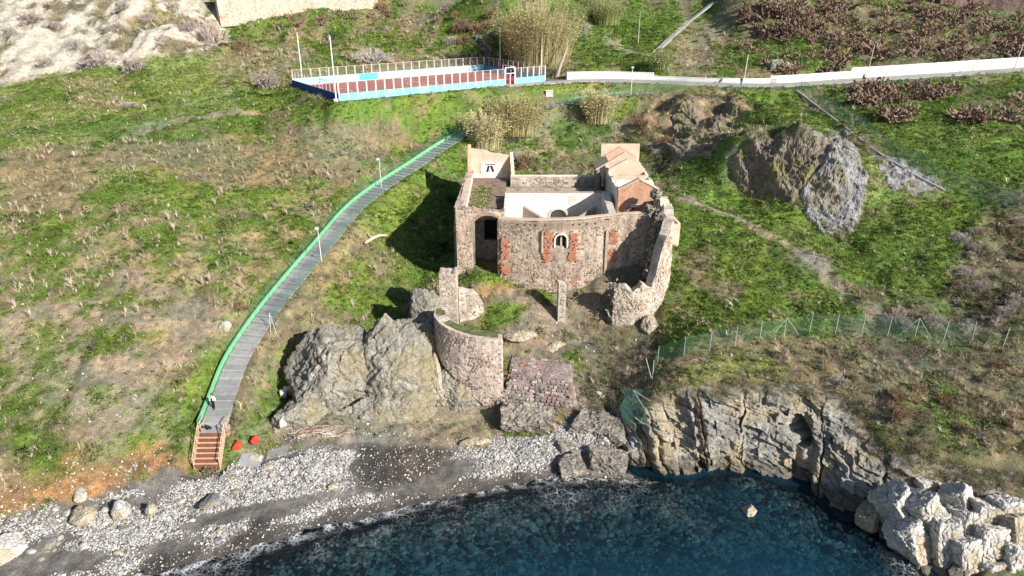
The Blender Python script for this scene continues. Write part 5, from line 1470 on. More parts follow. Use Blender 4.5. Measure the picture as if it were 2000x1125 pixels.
cbox('low_wall', M_MBLUE, 0, GATE0, -0.12, 0.0, -0.6, hw); cbox('low_wall', M_MBLUE, GATE1, L_, -0.12, 0.0, -0.6, hw)
cbox('low_wall', M_LBLUE, 0.003, GATE0 - 0.003, 0.003, 0.09, 0.055, hw - 0.004); cbox('low_wall', M_LBLUE, GATE1, L_, 0.003, 0.09, 0.055, hw - 0.004)
cbox('low_wall', M_LBLUE, 0, L_, W_, W_ + 0.2, -0.6, hw + 0.25)
cbox('wall_patch', M_TURQ, L_ * 0.31, L_ * 0.40, W_ - 0.02, W_ - 0.003, 0.12, hw + 0.2)
cbox('low_wall', M_DBLUE, -0.2, 0.0, -0.12, W_ + 0.2, -0.6, hw); cbox('low_wall', M_LBLUE, 0.002, 0.05, 0.1, W_ - 0.01, 0.055, hw - 0.01)
cbox('low_wall', M_DBLUE, L_, L_ + 0.2, -0.12, W_ + 0.2, -0.6, hw); cbox('low_wall', M_BLUE, L_ - 0.05, L_ - 0.002, W_ * 0.55, W_ - 0.01, 0.055, hw)
lw = 0.13
for (a, b, c_, d_) in [(0.6, L_ - 0.6, 0.6, 0.6 + lw), (0.6, L_ - 0.6, W_ - 0.6 - lw, W_ - 0.6), (0.6, 0.6 + lw, 0.73, W_ - 0.73), (L_ - 0.6 - lw, L_ - 0.6, 0.73, W_ - 0.73), (L_ / 2 - lw / 2, L_ / 2 + lw / 2, 0.73, W_ - 0.73)]:
    cbox('line_marking', M_LINE, a, b, c_, d_, 0.05, 0.056)
def arc(cu, cv, r, a0, a1, n=24):
    mb = MB(); P_ = []
    for k in range(n + 1):
        a = a0 + (a1 - a0) * k / n
        P_.append((court(cu + (r - lw / 2) * math.cos(a), cv + (r - lw / 2) * math.sin(a), 0.058) - o, court(cu + (r + lw / 2) * math.cos(a), cv + (r + lw / 2) * math.sin(a), 0.058) - o))
    for p, q in zip(P_[:-1], P_[1:]):
        mb.add([p[0], p[1], q[1], q[0]], [(0, 1, 2, 3)])
    mb.build('line_marking', M_LINE, CT)
arc(L_ / 2, W_ / 2, 3.0, 0, 2 * math.pi, 36); arc(0.6, W_ / 2, 6, -1.45, 1.45); arc(L_ - 0.6, W_ / 2, 6, math.pi - 1.45, math.pi + 1.45)
def cpost(u, v, z0, z1, mat, r=0.055):
    mb = MB(); mb.box(-r, r, -r, r, z0, z1)
    p = court(u, v) - o
    mb.v = [tuple(np.array(q) + p) for q in mb.v]
    return mb.build('fence_post', mat, CT)
def run(u0, v0, u1, v1, n, z0, z1, mat, r, skip=None):
    for k in range(n + 1):
        f = k / n
        u, v = u0 + (u1 - u0) * f, v0 + (v1 - v0) * f
        if skip and skip[0] < u < skip[1] and v < 1: continue
        cpost(u, v, z0, z1, mat, r)
    a, b = court(u0, v0) - o, court(u1, v1) - o
    mb = MB(); mb.obox(a, b, 0.015, z0, z1 - 0.05); mb.build('netting', M_NETW, CT)
    mb = MB(); mb.tube([a + (0, 0, z1), b + (0, 0, z1)], 0.03, 4); mb.build('top_rail', M_PINKP, CT)
run(0, -0.06, GATE0, -0.06, 20, hw - 0.9, 3.0, M_WPOST, 0.10)
run(GATE1, -0.06, L_, -0.06, 5, hw - 0.9, 3.0, M_WPOST, 0.10)
run(0, W_ + 0.1, L_, W_ + 0.1, 24, hw, 3.0, M_PINKP, 0.09)
run(-0.1, 0, -0.1, W_, 13, hw, 3.0, M_PINKP, 0.045)
run(L_ + 0.1, 0, L_ + 0.1, W_, 12, hw, 3.0, M_PINKP, 0.045)
# gate frame
mb = MB()
for u in (GATE0 + 0.1, (GATE0 + GATE1) / 2, GATE1 - 0.1):
    p = court(u, -0.06) - o; mb.tube([p, p + (0, 0, 3.2 if u != (GATE0 + GATE1) / 2 else 2.1)], 0.09, 5)
for z in (2.1, 3.2):
    mb.tube([court(GATE0, -0.06, z) - o, court(GATE1, -0.06, z) - o], 0.08, 5)
mb.build('gate_frame', M_WPOST, CT)
M_GRED = simple('red_goal_paint', (0.55, 0.06, 0.05), 0.1, 3)
def goal(u, s, label):
    loc = court(u, W_ / 2)
    g = empty('goal', loc, label, 'goal')
    for v in (-1.5, 1.5):
        p = c_y * v
        for k in range(6):
            mb = MB(); mb.tube([p + (0, 0, 0.06 + k * 0.36), p + (0, 0, 0.06 + (k + 1) * 0.36)], 0.07, 6); mb.build('post_band', M_WPOST if k % 2 else M_GRED, g)
        mb = MB(); mb.tube([p + (0, 0, 2.2), p + c_x * s * 0.8 + (0, 0, 2.1), p + c_x * s * 1.1 + (0, 0, 0.08)], 0.03, 5); mb.build('back_stay', M_WPOST, g)
    mb = MB(); mb.tube([-c_y * 1.5 + np.array((0, 0, 2.22)), c_y * 1.5 + np.array((0, 0, 2.22))], 0.07, 6); mb.build('crossbar', M_WPOST, g)
goal(1.6, -1, 'red and white five a side goal at the dark blue left end of the court')
goal(L_ - 1.6, 1, 'red and white five a side goal near the open gate of the court')

# ------------------------------------------------------------------ masts and lamps
def mast(name, label, px, py, z, h, heads, group=None, mat=None, lean=(0, 0), r=0.08, cat='lamp'):
    q = at_z(px, py, z) if z is not None else seen(px, py)
    e = empty(name, q, label, cat, group)
    mb = MB(); mb.tube([(0, 0, -0.4), (lean[0], lean[1], h)], [r, r * 0.7], 7); mb.build('pole', mat or M_WPOST, e)
    for k, (dx, dz) in enumerate(heads):
        mb = MB(); mb.box(lean[0] + dx - 0.22, lean[0] + dx + 0.22, lean[1] - 0.2, lean[1] + 0.12, h + dz - 0.16, h + dz + 0.16); mb.build('lamp_head', M_GALV if name == 'street_lamp' else M_DARKM, e)
    if len(heads) > 1:
        mb = MB(); mb.tube([(lean[0] + heads[0][0], lean[1], h - 0.02), (lean[0] + heads[-1][0], lean[1], h - 0.02)], 0.05, 5); mb.build('cross_arm', M_GALV, e)
    return e
M_DARKM = simple('dark_metal', (0.05, 0.05, 0.055), 0.2, 3, 0.5)
M_BASEC = simple('mast_base_concrete', (0.55, 0.52, 0.48), 0.1, 3)
fl = ((-0.5, -0.5), (-0.5, 0.1), (0.5, 0.1), (0.5, -0.5))
for px, py, h, lab, hd_ in [(592, 166, 9.6, 'white mast at the far left corner of the court', ()), (657, 198, 10.4, 'white floodlight mast beside the near left corner of the court', fl), (977, 141, 9.8, 'white floodlight mast rising behind the goal by the gate of the court', ((-0.35, -0.1), (0.0, -0.1), (0.4, -0.1))), (1057, 150, 9.2, 'white mast at the road end of the court', ((0.25, 0),))]:
    e = mast('floodlight_mast', lab, px, py, COURT_Z - 0.05, h, hd_, r=0.13, cat='mast')
    mb = MB(); mb.box(-0.35, 0.35, -0.35, 0.35, -0.3, 0.45); mb.build('base_block', M_BASEC, e)
mast('street_lamp', 'white street lamp on the stepped path at the bend nearest the canes', 745, 367, None, 4.6, ((-0.2, 0),), r=0.055)
mast('street_lamp', 'white street lamp standing lowest on the stepped path', 628, 510, None, 4.6, ((-0.1, 0),), r=0.055)
mast('street_lamp', 'short white street lamp in front of the white road wall', 1232, 186, None, 5.2, ((0, 0),))
mast('utility_pole', 'thin pole on the grassy slope beside the concrete channel', 1246, 86, None, 7.6, (), mat=M_GALV, r=0.09, cat='pole')
mast('utility_pole', 'cream leaning pole beside the person on the road', 1452, 160, None, 5.2, (), mat=M_PINKP, lean=(0.25, 0), r=0.1, cat='pole')
mast('utility_pole', 'pale pole in front of the white wall under the cactus bank', 1689, 160, None, 7.0, (), mat=M_GALV, lean=(0.5, 0), r=0.09, cat='pole')
mast('utility_pole', 'dark wooden pole on the bank behind the white wall', 1734, 136, None, 8.4, (), mat=M_DARKM, lean=(0.9, 0), r=0.10, cat='pole')
mast('utility_pole', 'grey pole at the right end of the white wall', 1977, 142, None, 8.2, (), mat=M_GALV, lean=(0.9, 0), r=0.11, cat='pole')

# ------------------------------------------------------------------ road and its white walls
M_ROAD = simple('grey_road_concrete', (0.36, 0.345, 0.33), 0.14, 0.8, 0.9, 0.1, dirt=(0.29, 0.27, 0.25))
rt = np.gradient(ROAD[:, :2], axis=0); rt /= np.hypot(*rt.T)[:, None]; rl = np.stack((-rt[:, 1], rt[:, 0]), 1)
G = np.stack([np.stack([np.array((*(ROAD[i, :2] + rl[i] * k), ROAD[i, 2] + 0.03 - 0.25 * (abs(k) > 2.5))) for i in range(len(ROAD))]) for k in (2.6, 2.45, 1, -1, -2.45, -2.6)])
rd_ = link('road', grid_mesh('road', G[::-1]), M_ROAD)
tag(rd_, 'narrow grey concrete road running from the court along the white wall', 'road', kind='structure')
M_WW = simple('whitewash', (0.80, 0.79, 0.77), 0.05, 0.8, 0.85)
def road_wall(px0, px1, h, label, steps=2.4, th=0.3):
    xs_ = ROAD[:, 0] + rl[:, 0] * 2.8; ys_ = ROAD[:, 1] + rl[:, 1] * 2.8
    P_ = np.stack((xs_, ys_, ROAD[:, 2]), 1)
    dd = P_[:, 1] * _c + (CAM_H - P_[:, 2]) * _s
    pp = 1000 + FPX * P_[:, 0] / dd
    sel = P_[(pp >= px0) & (pp <= px1)]
    e = empty('white_wall', sel[0], label, 'wall')
    oo = np.array(e.location)
    for a, b in zip(sel[:-1], sel[1:]):
        pass
    n_ = max(1, len(sel) // 4)
    for chunk in np.array_split(np.arange(len(sel) - 1), n_):
        mb = MB()
        for i in chunk:
            a, b = sel[i] - oo, sel[i + 1] - oo
            mb.obox(a, b, th, a[2] - 0.8, a[2] + h, b[2] - 0.8, b[2] + h)
        mb.build('wall_panel', M_WW, e)
    mb = MB()
    for a, b in zip(sel[:-1], sel[1:]):
        a, b = a - oo, b - oo
        mb.obox(a, b, th + 0.1, a[2] + h, a[2] + h + 0.06, b[2] + h, b[2] + h + 0.06)
    mb.build('coping', M_WW, e)
road_wall(1106, 1281, 1.35, 'white wall stretch nearest the court, level and thick', th=0.9)
road_wall(1268, 1412, 0.75, 'lowest white wall stretch left of the person on the road')
road_wall(1396, 1517, 0.9, 'white wall stretch behind the person on the road')
road_wall(1499, 1670, 1.35, 'white wall stretch below the grey rock face')
road_wall(1652, 2150, 2.0, 'tallest and longest white wall stretch climbing to the right')

# ------------------------------------------------------------------ wire fences
def fence(name, label, pts, hgt, mat_post, mat_net, step=2.6, r=0.035, stays=(), sag=0.0):
    P_ = resample(np.array([seen(*p) for p in pts]), step)
    P_[:, 2] = ground(P_[:, 0], P_[:, 1])
    e = empty(name, P_[0], label, 'fence')
    oo = np.array(e.location)
    for i in range(len(P_)):
        p = P_[i] - oo
        mb = MB(); mb.tube([p - (0, 0, 0.3), p + (random.uniform(-.05, .05), random.uniform(-.05, .05), hgt)], r, 5); mb.build('post', mat_post, e)
        if i in stays:
            for s in (-1, 1):
                d = (P_[min(i + 1, len(P_) - 1)] - P_[max(i - 1, 0)]) * 0.3 * s
                mb = MB(); mb.tube([p + (0, 0, hgt), p + d + (0, 0, 0.1)], r * 0.8, 5); mb.build('stay', mat_post, e)
        if i + 1 < len(P_):
            q = P_[i + 1] - oo
            mb = MB(); mb.obox(p, q, 0.012, p[2] + 0.05, p[2] + hgt - 0.06, q[2] + 0.05, q[2] + hgt - 0.06); mb.build('mesh_panel', mat_net, e)
    return e
def strip_thing(name, label, cat, pts, w, h, mat, part, n=8, drop=0.3):
    P_ = resample(np.array([seen(*p) for p in pts]), 1.6)
    e = empty(name, P_[0], label, cat)
    oo = np.array(e.location)
    for i in range(len(P_) - 1):
        a, b = P_[i] - oo, P_[i + 1] - oo
        a2, b2 = a + (b - a) * 0.01, b - (b - a) * 0.01
        mb = MB(); mb.obox(a2, b2, w, a[2] - drop, a[2] + h, b[2] - drop, b[2] + h); mb.build(part, mat, e)
    return e
fence('wire_fence', 'green wire fence on steel posts crossing the headland above the sea cliff', [(1274, 742), (1284, 712), (1335, 696), (1385, 686), (1435, 676), (1490, 664), (1560, 656), (1650, 652), (1765, 658), (1830, 664), (1905, 668), (1975, 682), (2060, 698), (2200, 715)], 2.5, M_GALV, M_NETG, 2.9, 0.032, stays=(6, 11))
fence('wire_fence', 'green wire fence running diagonally down the right hillside beside the slate', [(1562, 180), (1612, 215), (1662, 252), (1722, 298), (1790, 340), (1850, 372), (1920, 392), (2010, 420)], 2.8, M_GPOST, veil('pale_green_netting', (0.22, 0.36, 0.28), 0.17), 3.0)
strip_thing('fence_kerb', 'pale concrete kerb under the diagonal fence on the right hillside', 'kerb', [(1556, 178), (1606, 216), (1656, 254), (1716, 300), (1784, 342), (1846, 374)], 0.45, 0.22, M_CONCRETE, 'kerb_stone')
fence('wire_fence', 'thin wire fence along the lower edge of the road', [(1180, 172), (1270, 174), (1400, 178), (1500, 178), (1560, 176), (1700, 166), (1850, 157), (2000, 146), (2100, 138)], 1.9, M_GALV, veil('faint_netting', (0.2, 0.3, 0.25), 0.06), 3.2, 0.022)
cf = empty('collapsed_fence', seen(1240, 790), 'collapsed green fence netting with bent poles hanging over the cliff edge', 'fence')
o = np.array(cf.location)
for a, b in [((1236, 762, 6.0), (1264, 806, 5.2)), ((1236, 762, 6.0), (1270, 783, 5.6)), ((1240, 815, 4.4), (1257, 828, 4.2)), ((1272, 738, 6.9), (1262, 700, 8.4))]:
    mb = MB(); mb.tube([at_z(*a) - o, at_z(*b) - o], 0.035, 5); mb.build('bent_pole', M_GALV, cf)
mb = MB()
ps = [[at_z(1215 + 18 * i + 6 * math.sin(j * 2 + i), 760 + 17 * j, 6.4 - 0.62 * j + 0.25 * math.sin(i * 2.1 + j)) - o for i in range(4)] for j in range(5)]
for j in range(4):
    for i in range(3):
        mb.add([ps[j][i], ps[j][i + 1], ps[j + 1][i + 1], ps[j + 1][i]], [(0, 1, 2, 3)])
mb.build('loose_netting', veil('crumpled_netting', (0.04, 0.16, 0.14), 0.20), cf)

# ------------------------------------------------------------------ walls and channels on the upper slope
strip_thing('drain_channel', 'long pale concrete drain running up the slope at the upper right', 'drain', [(1278, 104), (1310, 74), (1345, 42), (1395, 4)], 1.1, 0.25, M_CONCRETE, 'channel_section')
strip_thing('culvert', 'short dark concrete culvert dropping to the back of the court', 'culvert', [(936, 74), (944, 92), (952, 112)], 1.3, 0.3, M_DARKM, 'channel_section')
q = seen(936, 76)
tag(part_box('capstone', M_BASEC, tag(empty('stone_block', q, 'small white concrete block at the head of the dark culvert', 'block')), q[0] - 0.8, q[0] + 0.8, q[1] - 0.3, q[1] + 0.4, q[2] - 0.3, q[2] + 0.9))
def retaining(label, pts, h, mat, back=1.5, name='retaining_wall'):
    P_ = resample(np.array([seen(*p) for p in pts]), 1.2)
    e = empty(name, P_[0], label, 'wall')
    zz = P_[:, 2]
    _, W = wall('wall_face', mat, e, [tuple(p[:2]) for p in P_], zz - 1.0, zz + h, th=1.2, res=0.6, rough=0.12, ruin=0.3, seed=71, batter=0.06)
    return e, W
M_PALEW = masonry('pale_pink_rubble', (0.66, 0.54, 0.44), (0.44, 0.33, 0.26), None, cell=1.6, stain=0.25)
e, W = retaining('long pale stone retaining wall along the top edge left of the canes', [(428, 44), (470, 40), (520, 30), (580, 20), (650, 14), (735, 11)], 7.5, M_PALEW)
stones(e, W, 1, seed=91, dens=0.4, size=(0.4, 0.9), h=(0.3, 0.5), mats=[simple('pale_rose_stone', (0.40, 0.29, 0.225), 0.3, 2), simple('sand_stone', (0.52, 0.42, 0.33), 0.2, 2)])
e, W = retaining('brown earth bank wall along the top right corner', [(1832, 6), (1900, 12), (1960, 18), (2040, 26)], 5.0, masonry('brown_rubble', (0.24, 0.17, 0.14), (0.17, 0.12, 0.10), None, cell=1.6))
# ------------------------------------------------------------------ plants and pebbles too many to count: instanced on points
def tinted(name, rough=0.8, var=0.35, trans=0.0, scale=6.0):
    t = NT(name)
    at = t.n('ShaderNodeAttribute', attribute_name='tint'); at.attribute_type = 'INSTANCER'
    f = t.noise(t.coord(), scale, 2)
    c = t.mix(1.0, at.outputs['Color'], t.ramp(f, [(0.3, 1 - var), (0.7, 1 + var)]), 'MULTIPLY')
    t.finish(c, None, rough)
    if trans:
        tl = t.n('ShaderNodeBsdfTranslucent'); t.l(c, tl.inputs[0])
        mx = t.n('ShaderNodeMixShader'); mx.inputs[0].default_value = trans
        t.l(t.b.outputs[0], mx.inputs[1]); t.l(tl.outputs[0], mx.inputs[2]); t.l(mx.outputs[0], t.out.inputs['Surface'])
    return t.m
M_LEAF = tinted('leaf', 0.6, 0.3, 0.25)
M_STRAW = tinted('straw', 0.85, 0.25, 0.15)
M_PEB = tinted('pebble', 0.8, 0.15)
LIB = []
def lib(name, verts, faces, mat, shade=False):
    me = bpy.data.meshes.new(name); me.from_pydata([tuple(map(float, v)) for v in verts], [], faces); me.materials.append(mat)
    o = bpy.data.objects.new(name, me)          # source shape only, never linked to the scene itself
    return o
def leaf_clump(seed, n, rad, hgt, lsz):
    rg = np.random.default_rng(seed); V, F = [], []
    for _ in range(n):
        a, r = rg.uniform(0, 6.283), rad * math.sqrt(rg.uniform(0, 1))
        p = np.array((r * math.cos(a), r * math.sin(a), hgt * (1 - (r / rad) ** 2) * rg.uniform(0.35, 1.0)))
        d = rg.normal(size=3); d[2] = abs(d[2]) * 0.6; d /= np.linalg.norm(d)
        s = np.cross(d, rg.normal(size=3)); s /= np.linalg.norm(s)
        l = lsz * rg.uniform(0.6, 1.3); k = len(V)
        V += [p - s * l * 0.35, p + d * l * 0.6 + s * l * 0.1, p + d * l, p + s * l * 0.4]
        F += [(k, k + 1, k + 2), (k, k + 2, k + 3)]
    return V, F
def blade_tuft(seed, n, hgt, spread, w, droop=0.25):
    rg = np.random.default_rng(seed); V, F = [], []
    for _ in range(n):
        a = rg.uniform(0, 6.283); h = hgt * rg.uniform(0.5, 1.0); sp = spread * rg.uniform(0.2, 1.0)
        d = np.array((math.cos(a), math.sin(a), 0)); s = np.array((-d[1], d[0], 0)) * w * rg.uniform(0.6, 1.2)
        b = d * 0.06 * rg.random()
        m = b + d * sp * 0.45 + np.array((0, 0, h * 0.65)); e = b + d * sp * (1 + droop) + np.array((0, 0, h * (1 - droop * rg.random())))
        k = len(V)
        V += [b - s, b + s, m + s * 0.8, m - s * 0.8, e]
        F += [(k, k + 1, k + 2, k + 3), (k + 3, k + 2, k + 4)]
    return V, F
def twig_bush(seed, n, hgt, spread, w, leaves=0, lsz=0.12):
    rg = np.random.default_rng(seed); V, F = [], []
    for _ in range(n):
        a = rg.uniform(0, 6.283); e = rg.uniform(0.3, 1.4)
        d = np.array((math.cos(a) * math.cos(e), math.sin(a) * math.cos(e), math.sin(e)))
        L = hgt * rg.uniform(0.5, 1.0); p = np.array((rg.normal(0, 0.06), rg.normal(0, 0.06), 0.0))
        for j in range(3):
            d2 = d + rg.normal(0, 0.28, 3); d2 /= np.linalg.norm(d2); q = p + d2 * L * (0.5, 0.35, 0.25)[j] * np.array((spread, spread, 1))
            s = np.cross(d2, rg.normal(size=3)); s /= np.linalg.norm(s); s *= w * (1, 0.75, 0.5)[j]
            k = len(V); V += [p - s, p + s, q + s * 0.7, q - s * 0.7]; F.append((k, k + 1, k + 2, k + 3)); p = q
        for _l in range(leaves):
            s1, s2 = rg.normal(size=3) * lsz, rg.normal(size=3) * lsz; k = len(V)
            c = p + rg.normal(0, 0.08, 3); V += [c, c + s1, c + s2]; F.append((k, k + 1, k + 2))
    return V, F
def peb(seed):
    V, F = block((1, 0.85, 0.6), seed, planes=12, rough=0.05, sub=1)
    return V.tolist(), F.tolist()
KIND = {}
KIND['leaf'] = [lib('leaf_tuft', *leaf_clump(s, 26, 0.36, 0.22, 0.15), M_LEAF) for s in (1, 2, 3)]
KIND['grass'] = [lib('grass_tuft', *blade_tuft(s, 26, 0.34, 0.26, 0.014), M_LEAF) for s in (4, 5)]
KIND['straw'] = [lib('straw_tuft', *blade_tuft(s, 22, 0.75, 0.42, 0.012), M_STRAW) for s in (6, 7, 8)]
KIND['twig'] = [lib('twig_tuft', *twig_bush(s, 15, 0.75, 0.9, 0.012), M_STRAW) for s in (9, 10, 11)]
KIND['bush'] = [lib('leafy_bush', *leaf_clump(s, 90, 0.75, 0.75, 0.17), M_LEAF) for s in (12, 13)]
KIND['peb'] = [lib('pebble', *peb(s), M_PEB) for s in (14, 15, 16, 17)]
def scatter(name, kind, pos, scl, tint, label, cat, tilt=0.15, seed=0, yaw3=False):
    rg = np.random.default_rng(seed)
    n = len(pos)
    rot = np.stack((rg.normal(0, tilt, n), rg.normal(0, tilt, n), rg.uniform(0, 6.283, n)), 1)
    me = bpy.data.meshes.new(name)
    me.vertices.add(n); me.vertices.foreach_set('co', np.ascontiguousarray(pos, dtype=np.float32).ravel())
    for nm, typ, key, dat in (('rot', 'FLOAT_VECTOR', 'vector', rot), ('scl', 'FLOAT', 'value', scl), ('tint', 'FLOAT_VECTOR', 'vector', tint), ('pick', 'INT', 'value', rg.integers(0, len(KIND[kind]), n))):
        a = me.attributes.new(nm, typ, 'POINT'); a.data.foreach_set(key, np.ascontiguousarray(dat, dtype=np.int32 if typ == 'INT' else np.float32).ravel())
    o = link(name, me, None)
    ng = bpy.data.node_groups.new(name, 'GeometryNodeTree')
    ng.interface.new_socket('Geometry', in_out='INPUT', socket_type='NodeSocketGeometry')
    ng.interface.new_socket('Geometry', in_out='OUTPUT', socket_type='NodeSocketGeometry')
    N, Lk = ng.nodes, ng.links
    gi, go_ = N.new('NodeGroupInput'), N.new('NodeGroupOutput')
    join = N.new('GeometryNodeJoinGeometry')
    pk = N.new('GeometryNodeInputNamedAttribute'); pk.data_type = 'INT'; pk.inputs[0].default_value = 'pick'
    ra = N.new('GeometryNodeInputNamedAttribute'); ra.data_type = 'FLOAT_VECTOR'; ra.inputs[0].default_value = 'rot'
    sa = N.new('GeometryNodeInputNamedAttribute'); sa.data_type = 'FLOAT'; sa.inputs[0].default_value = 'scl'
    outp = lambda nd: [s for s in nd.outputs if s.enabled and s.name == 'Attribute'][0]
    for k, src in enumerate(KIND[kind]):
        oi = N.new('GeometryNodeObjectInfo'); oi.inputs[0].default_value = src; oi.inputs['As Instance'].default_value = True
        cmp_ = N.new('FunctionNodeCompare'); cmp_.data_type = 'INT'; cmp_.operation = 'EQUAL'
        ins = [s for s in cmp_.inputs if s.enabled]
        Lk.new(outp(pk), ins[0]); ins[1].default_value = k
        ip = N.new('GeometryNodeInstanceOnPoints')
        Lk.new(gi.outputs[0], ip.inputs['Points']); Lk.new(cmp_.outputs[0], ip.inputs['Selection'])
        Lk.new(oi.outputs['Geometry'], ip.inputs['Instance']); Lk.new(outp(ra), ip.inputs['Rotation']); Lk.new(outp(sa), ip.inputs['Scale'])
        Lk.new(ip.outputs[0], join.inputs[0])
    Lk.new(join.outputs[0], go_.inputs[0])
    md = o.modifiers.new('scatter', 'NODES'); md.node_group = ng
    return tag(o, label, cat, kind='stuff')

# sample places with weights from the cover map
COVG = {k: COV[k].reshape(GX.shape) for k in KEYS}
def cov(k, x, y):
    return bilerp(gx, gy, COVG[k], x, y)
rgs = np.random.default_rng(99)
CLU = lambda x, y, s, seed: smooth(-0.35, 0.35, fbm(xy3(x, y) * s, 4, seed))
def field(n, ymin=44, ymax=215):
    """random places in the part of the hillside the photograph shows, denser near"""
    y = ymin + (ymax - ymin) * rgs.random(n) ** 1.25
    half = 0.80 * (y * _c + 14) + 3
    return (rgs.random(n) * 2 - 1) * half, y
ftpoly = np.array([(-7.4, 84.3), (-1.7, 84.3), (-1.7, 82.4), (6, 81.4), (12, 82), (18, 82.5), (17, 78), (12.4, 78), (12.4, 76.2), (17, 75.8), (20, 79), (20.5, 86), (22.2, 86), (20.8, 92.5), (20, 106.6), (12.5, 106.6), (-7.0, 106.0)])
rwpoly = [tuple(p) for p in rwp] + [(-8.3, 71.6)]
rwd = np.array([(p[0], p[1], 0) for p in rwp])
slab_c = [np.array(q[:2]) for q in c4]
clp = [np.array(p) for p in strip]
def clear(x, y):
    ok = np.ones(len(x), bool)
    ok &= polydist(x, y, PATH)[0] > 1.65
    ok &= polydist(x, y, ROAD)[0] > 3.0
    ok &= inpoly(x, y, [c[:2] for c in cc]) < -0.2
    ok &= inpoly(x, y, ftpoly) < 0.15
    ok &= polydist(x, y, rwd)[0] > 0.9
    ok &= inpoly(x, y, slab_c) < 0.2
    ok &= inpoly(x, y, clp) < -0.15
    ok &= ground(x, y) > 0.7
    return ok
# the fort's rocks keep their faces bare
outc = [at_y(px, py, yy)[:2] for px, py, yy in [(570, 800, 64.5), (600, 700, 70), (700, 640, 73), (860, 600, 77), (880, 700, 71), (960, 790, 66), (900, 840, 64), (580, 850, 62.5)]]
hdl = [at_z(px, py, 1)[:2] for px, py in [(1690, 1010), (1740, 960), (1830, 962), (1960, 972), (2080, 990), (2080, 1130), (1800, 1130)]]
sox = [seen(px, py)[:2] for px, py in [(1595, 330), (1640, 290), (1680, 330), (1690, 420), (1640, 455), (1590, 400)]]
def place(n, weight, ymin=44, ymax=215, rocks=True):
    x, y = field(n, ymin, ymax)
    keep = rgs.random(n) < weight(x, y)
    x, y = x[keep], y[keep]
    k = clear(x, y)
    if rocks:
        k &= (inpoly(x, y, outc) < 0) & (inpoly(x, y, hdl) < 0) & (inpoly(x, y, sox) < 0)
    x, y = x[k], y[k]
    return x, y, ground(x, y)
def tints(n, pal, jit=0.18, patch=None):
    pal = np.array(pal); i = rgs.integers(0, len(pal), n)
    if patch is not None:
        i = np.clip((patch * len(pal)).astype(int), 0, len(pal) - 1)
    return pal[i] * (1 + rgs.normal(0, jit, (n, 1))) * (1 + rgs.normal(0, 0.05, (n, 3)))
GREENS = [(0.085, 0.135, 0.026), (0.130, 0.205, 0.034), (0.180, 0.268, 0.044), (0.245, 0.325, 0.070)]
LIMES = [(0.25, 0.32, 0.08), (0.32, 0.34, 0.12), (0.21, 0.29, 0.06)]
STRAWS = [(0.56, 0.49, 0.34), (0.44, 0.37, 0.24), (0.66, 0.58, 0.43), (0.34, 0.28, 0.185), (0.30, 0.28, 0.14)]
BROWNS = [(0.29, 0.235, 0.16), (0.22, 0.17, 0.115), (0.40, 0.335, 0.25), (0.28, 0.25, 0.17)]
def patchv(x, y, s=0.35, seed=0):
    return np.clip(0.5 + 0.9 * fbm(xy3(x, y) * s, 3, 900 + seed) + rgs.normal(0, 0.15, len(x)), 0, 0.999)
x, y, z = place(190000, lambda x, y: np.clip(cov('green', x, y) * 0.95 + cov('lime', x, y) * 0.5 + cov('dark', x, y) * 0.2 + cov('soil', x, y) * 0.06, 0, 1))
far = 0.75 + 0.006 * np.clip(y - 60, 0, 120)
lim = cov('lime', x, y) > cov('green', x, y)
tn = np.where(lim[:, None], tints(len(x), LIMES), tints(len(x), GREENS, 0.15, patchv(x, y)))
scatter('ground_plants', 'leaf', np.stack((x, y, z - 0.03), 1), far * (0.5 + 0.95 * rgs.random(len(x)) ** 1.5), tn, 'low bright green leafy plants covering the hillside', 'ground cover', seed=1)
x, y, z = place(60000, lambda x, y: np.clip(cov('green', x, y) * 0.35 + cov('lime', x, y) * 0.9 + cov('dry', x, y) * 0.2 + cov('dirt', x, y) * 0.10, 0, 1))
scatter('grass', 'grass', np.stack((x, y, z - 0.02), 1), rgs.uniform(0.8, 1.7, len(x)), tints(len(x), LIMES + GREENS[2:] + [STRAWS[2]]), 'short fresh grass between the leafy plants', 'grass', seed=2)
x, y, z = place(190000, lambda x, y: smooth(-0.12, 0.42, fbm(xy3(x, y) * 0.55, 4, 971)) * np.clip(cov('dry', x, y) * 1.4 + cov('brown', x, y) * 0.45 + cov('green', x, y) * 0.035 + cov('soil', x, y) * 0.07 + cov('lime', x, y) * 0.04, 0, 1))
scatter('dry_grass', 'straw', np.stack((x, y, z - 0.03), 1), (0.35 + 1.25 * rgs.random(len(x)) ** 2) * (0.95 + 0.5 * fbm(xy3(x, y) * 0.5, 3, 973)) * (0.9 + 0.003 * np.clip(y - 60, 0, 120)), tints(len(x), STRAWS), 'pale dry grass tufts scattered over the hillside', 'grass', seed=3, tilt=0.25)
x, y, z = place(110000, lambda x, y: (0.25 + CLU(x, y, 0.7, 972)) * np.clip(cov('brown', x, y) * 0.9 + cov('dry', x, y) * 0.35 + cov('green', x, y) * 0.03 + cov('dark', x, y) * 0.4 + cov('soil', x, y) * 0.05, 0, 1))
scatter('dead_stalks', 'twig', np.stack((x, y, z - 0.03), 1), rgs.uniform(0.55, 1.35, len(x)), tints(len(x), BROWNS), 'brown dead stalks and thistles over the bare patches', 'dry weeds', seed=4, tilt=0.25)
hx, hy = rgs.uniform(28, 66, 9000), rgs.uniform(88, 112, 9000)
kk = (inpoly(hx, hy, hits([(1410, 330), (1500, 275), (1640, 235), (1700, 330), (1700, 430), (1630, 470), (1560, 410), (1470, 385)])) > 0) & (fbm(xy3(hx, hy) * 0.4, 3, 977) > -0.02)
hx, hy = hx[kk], hy[kk]
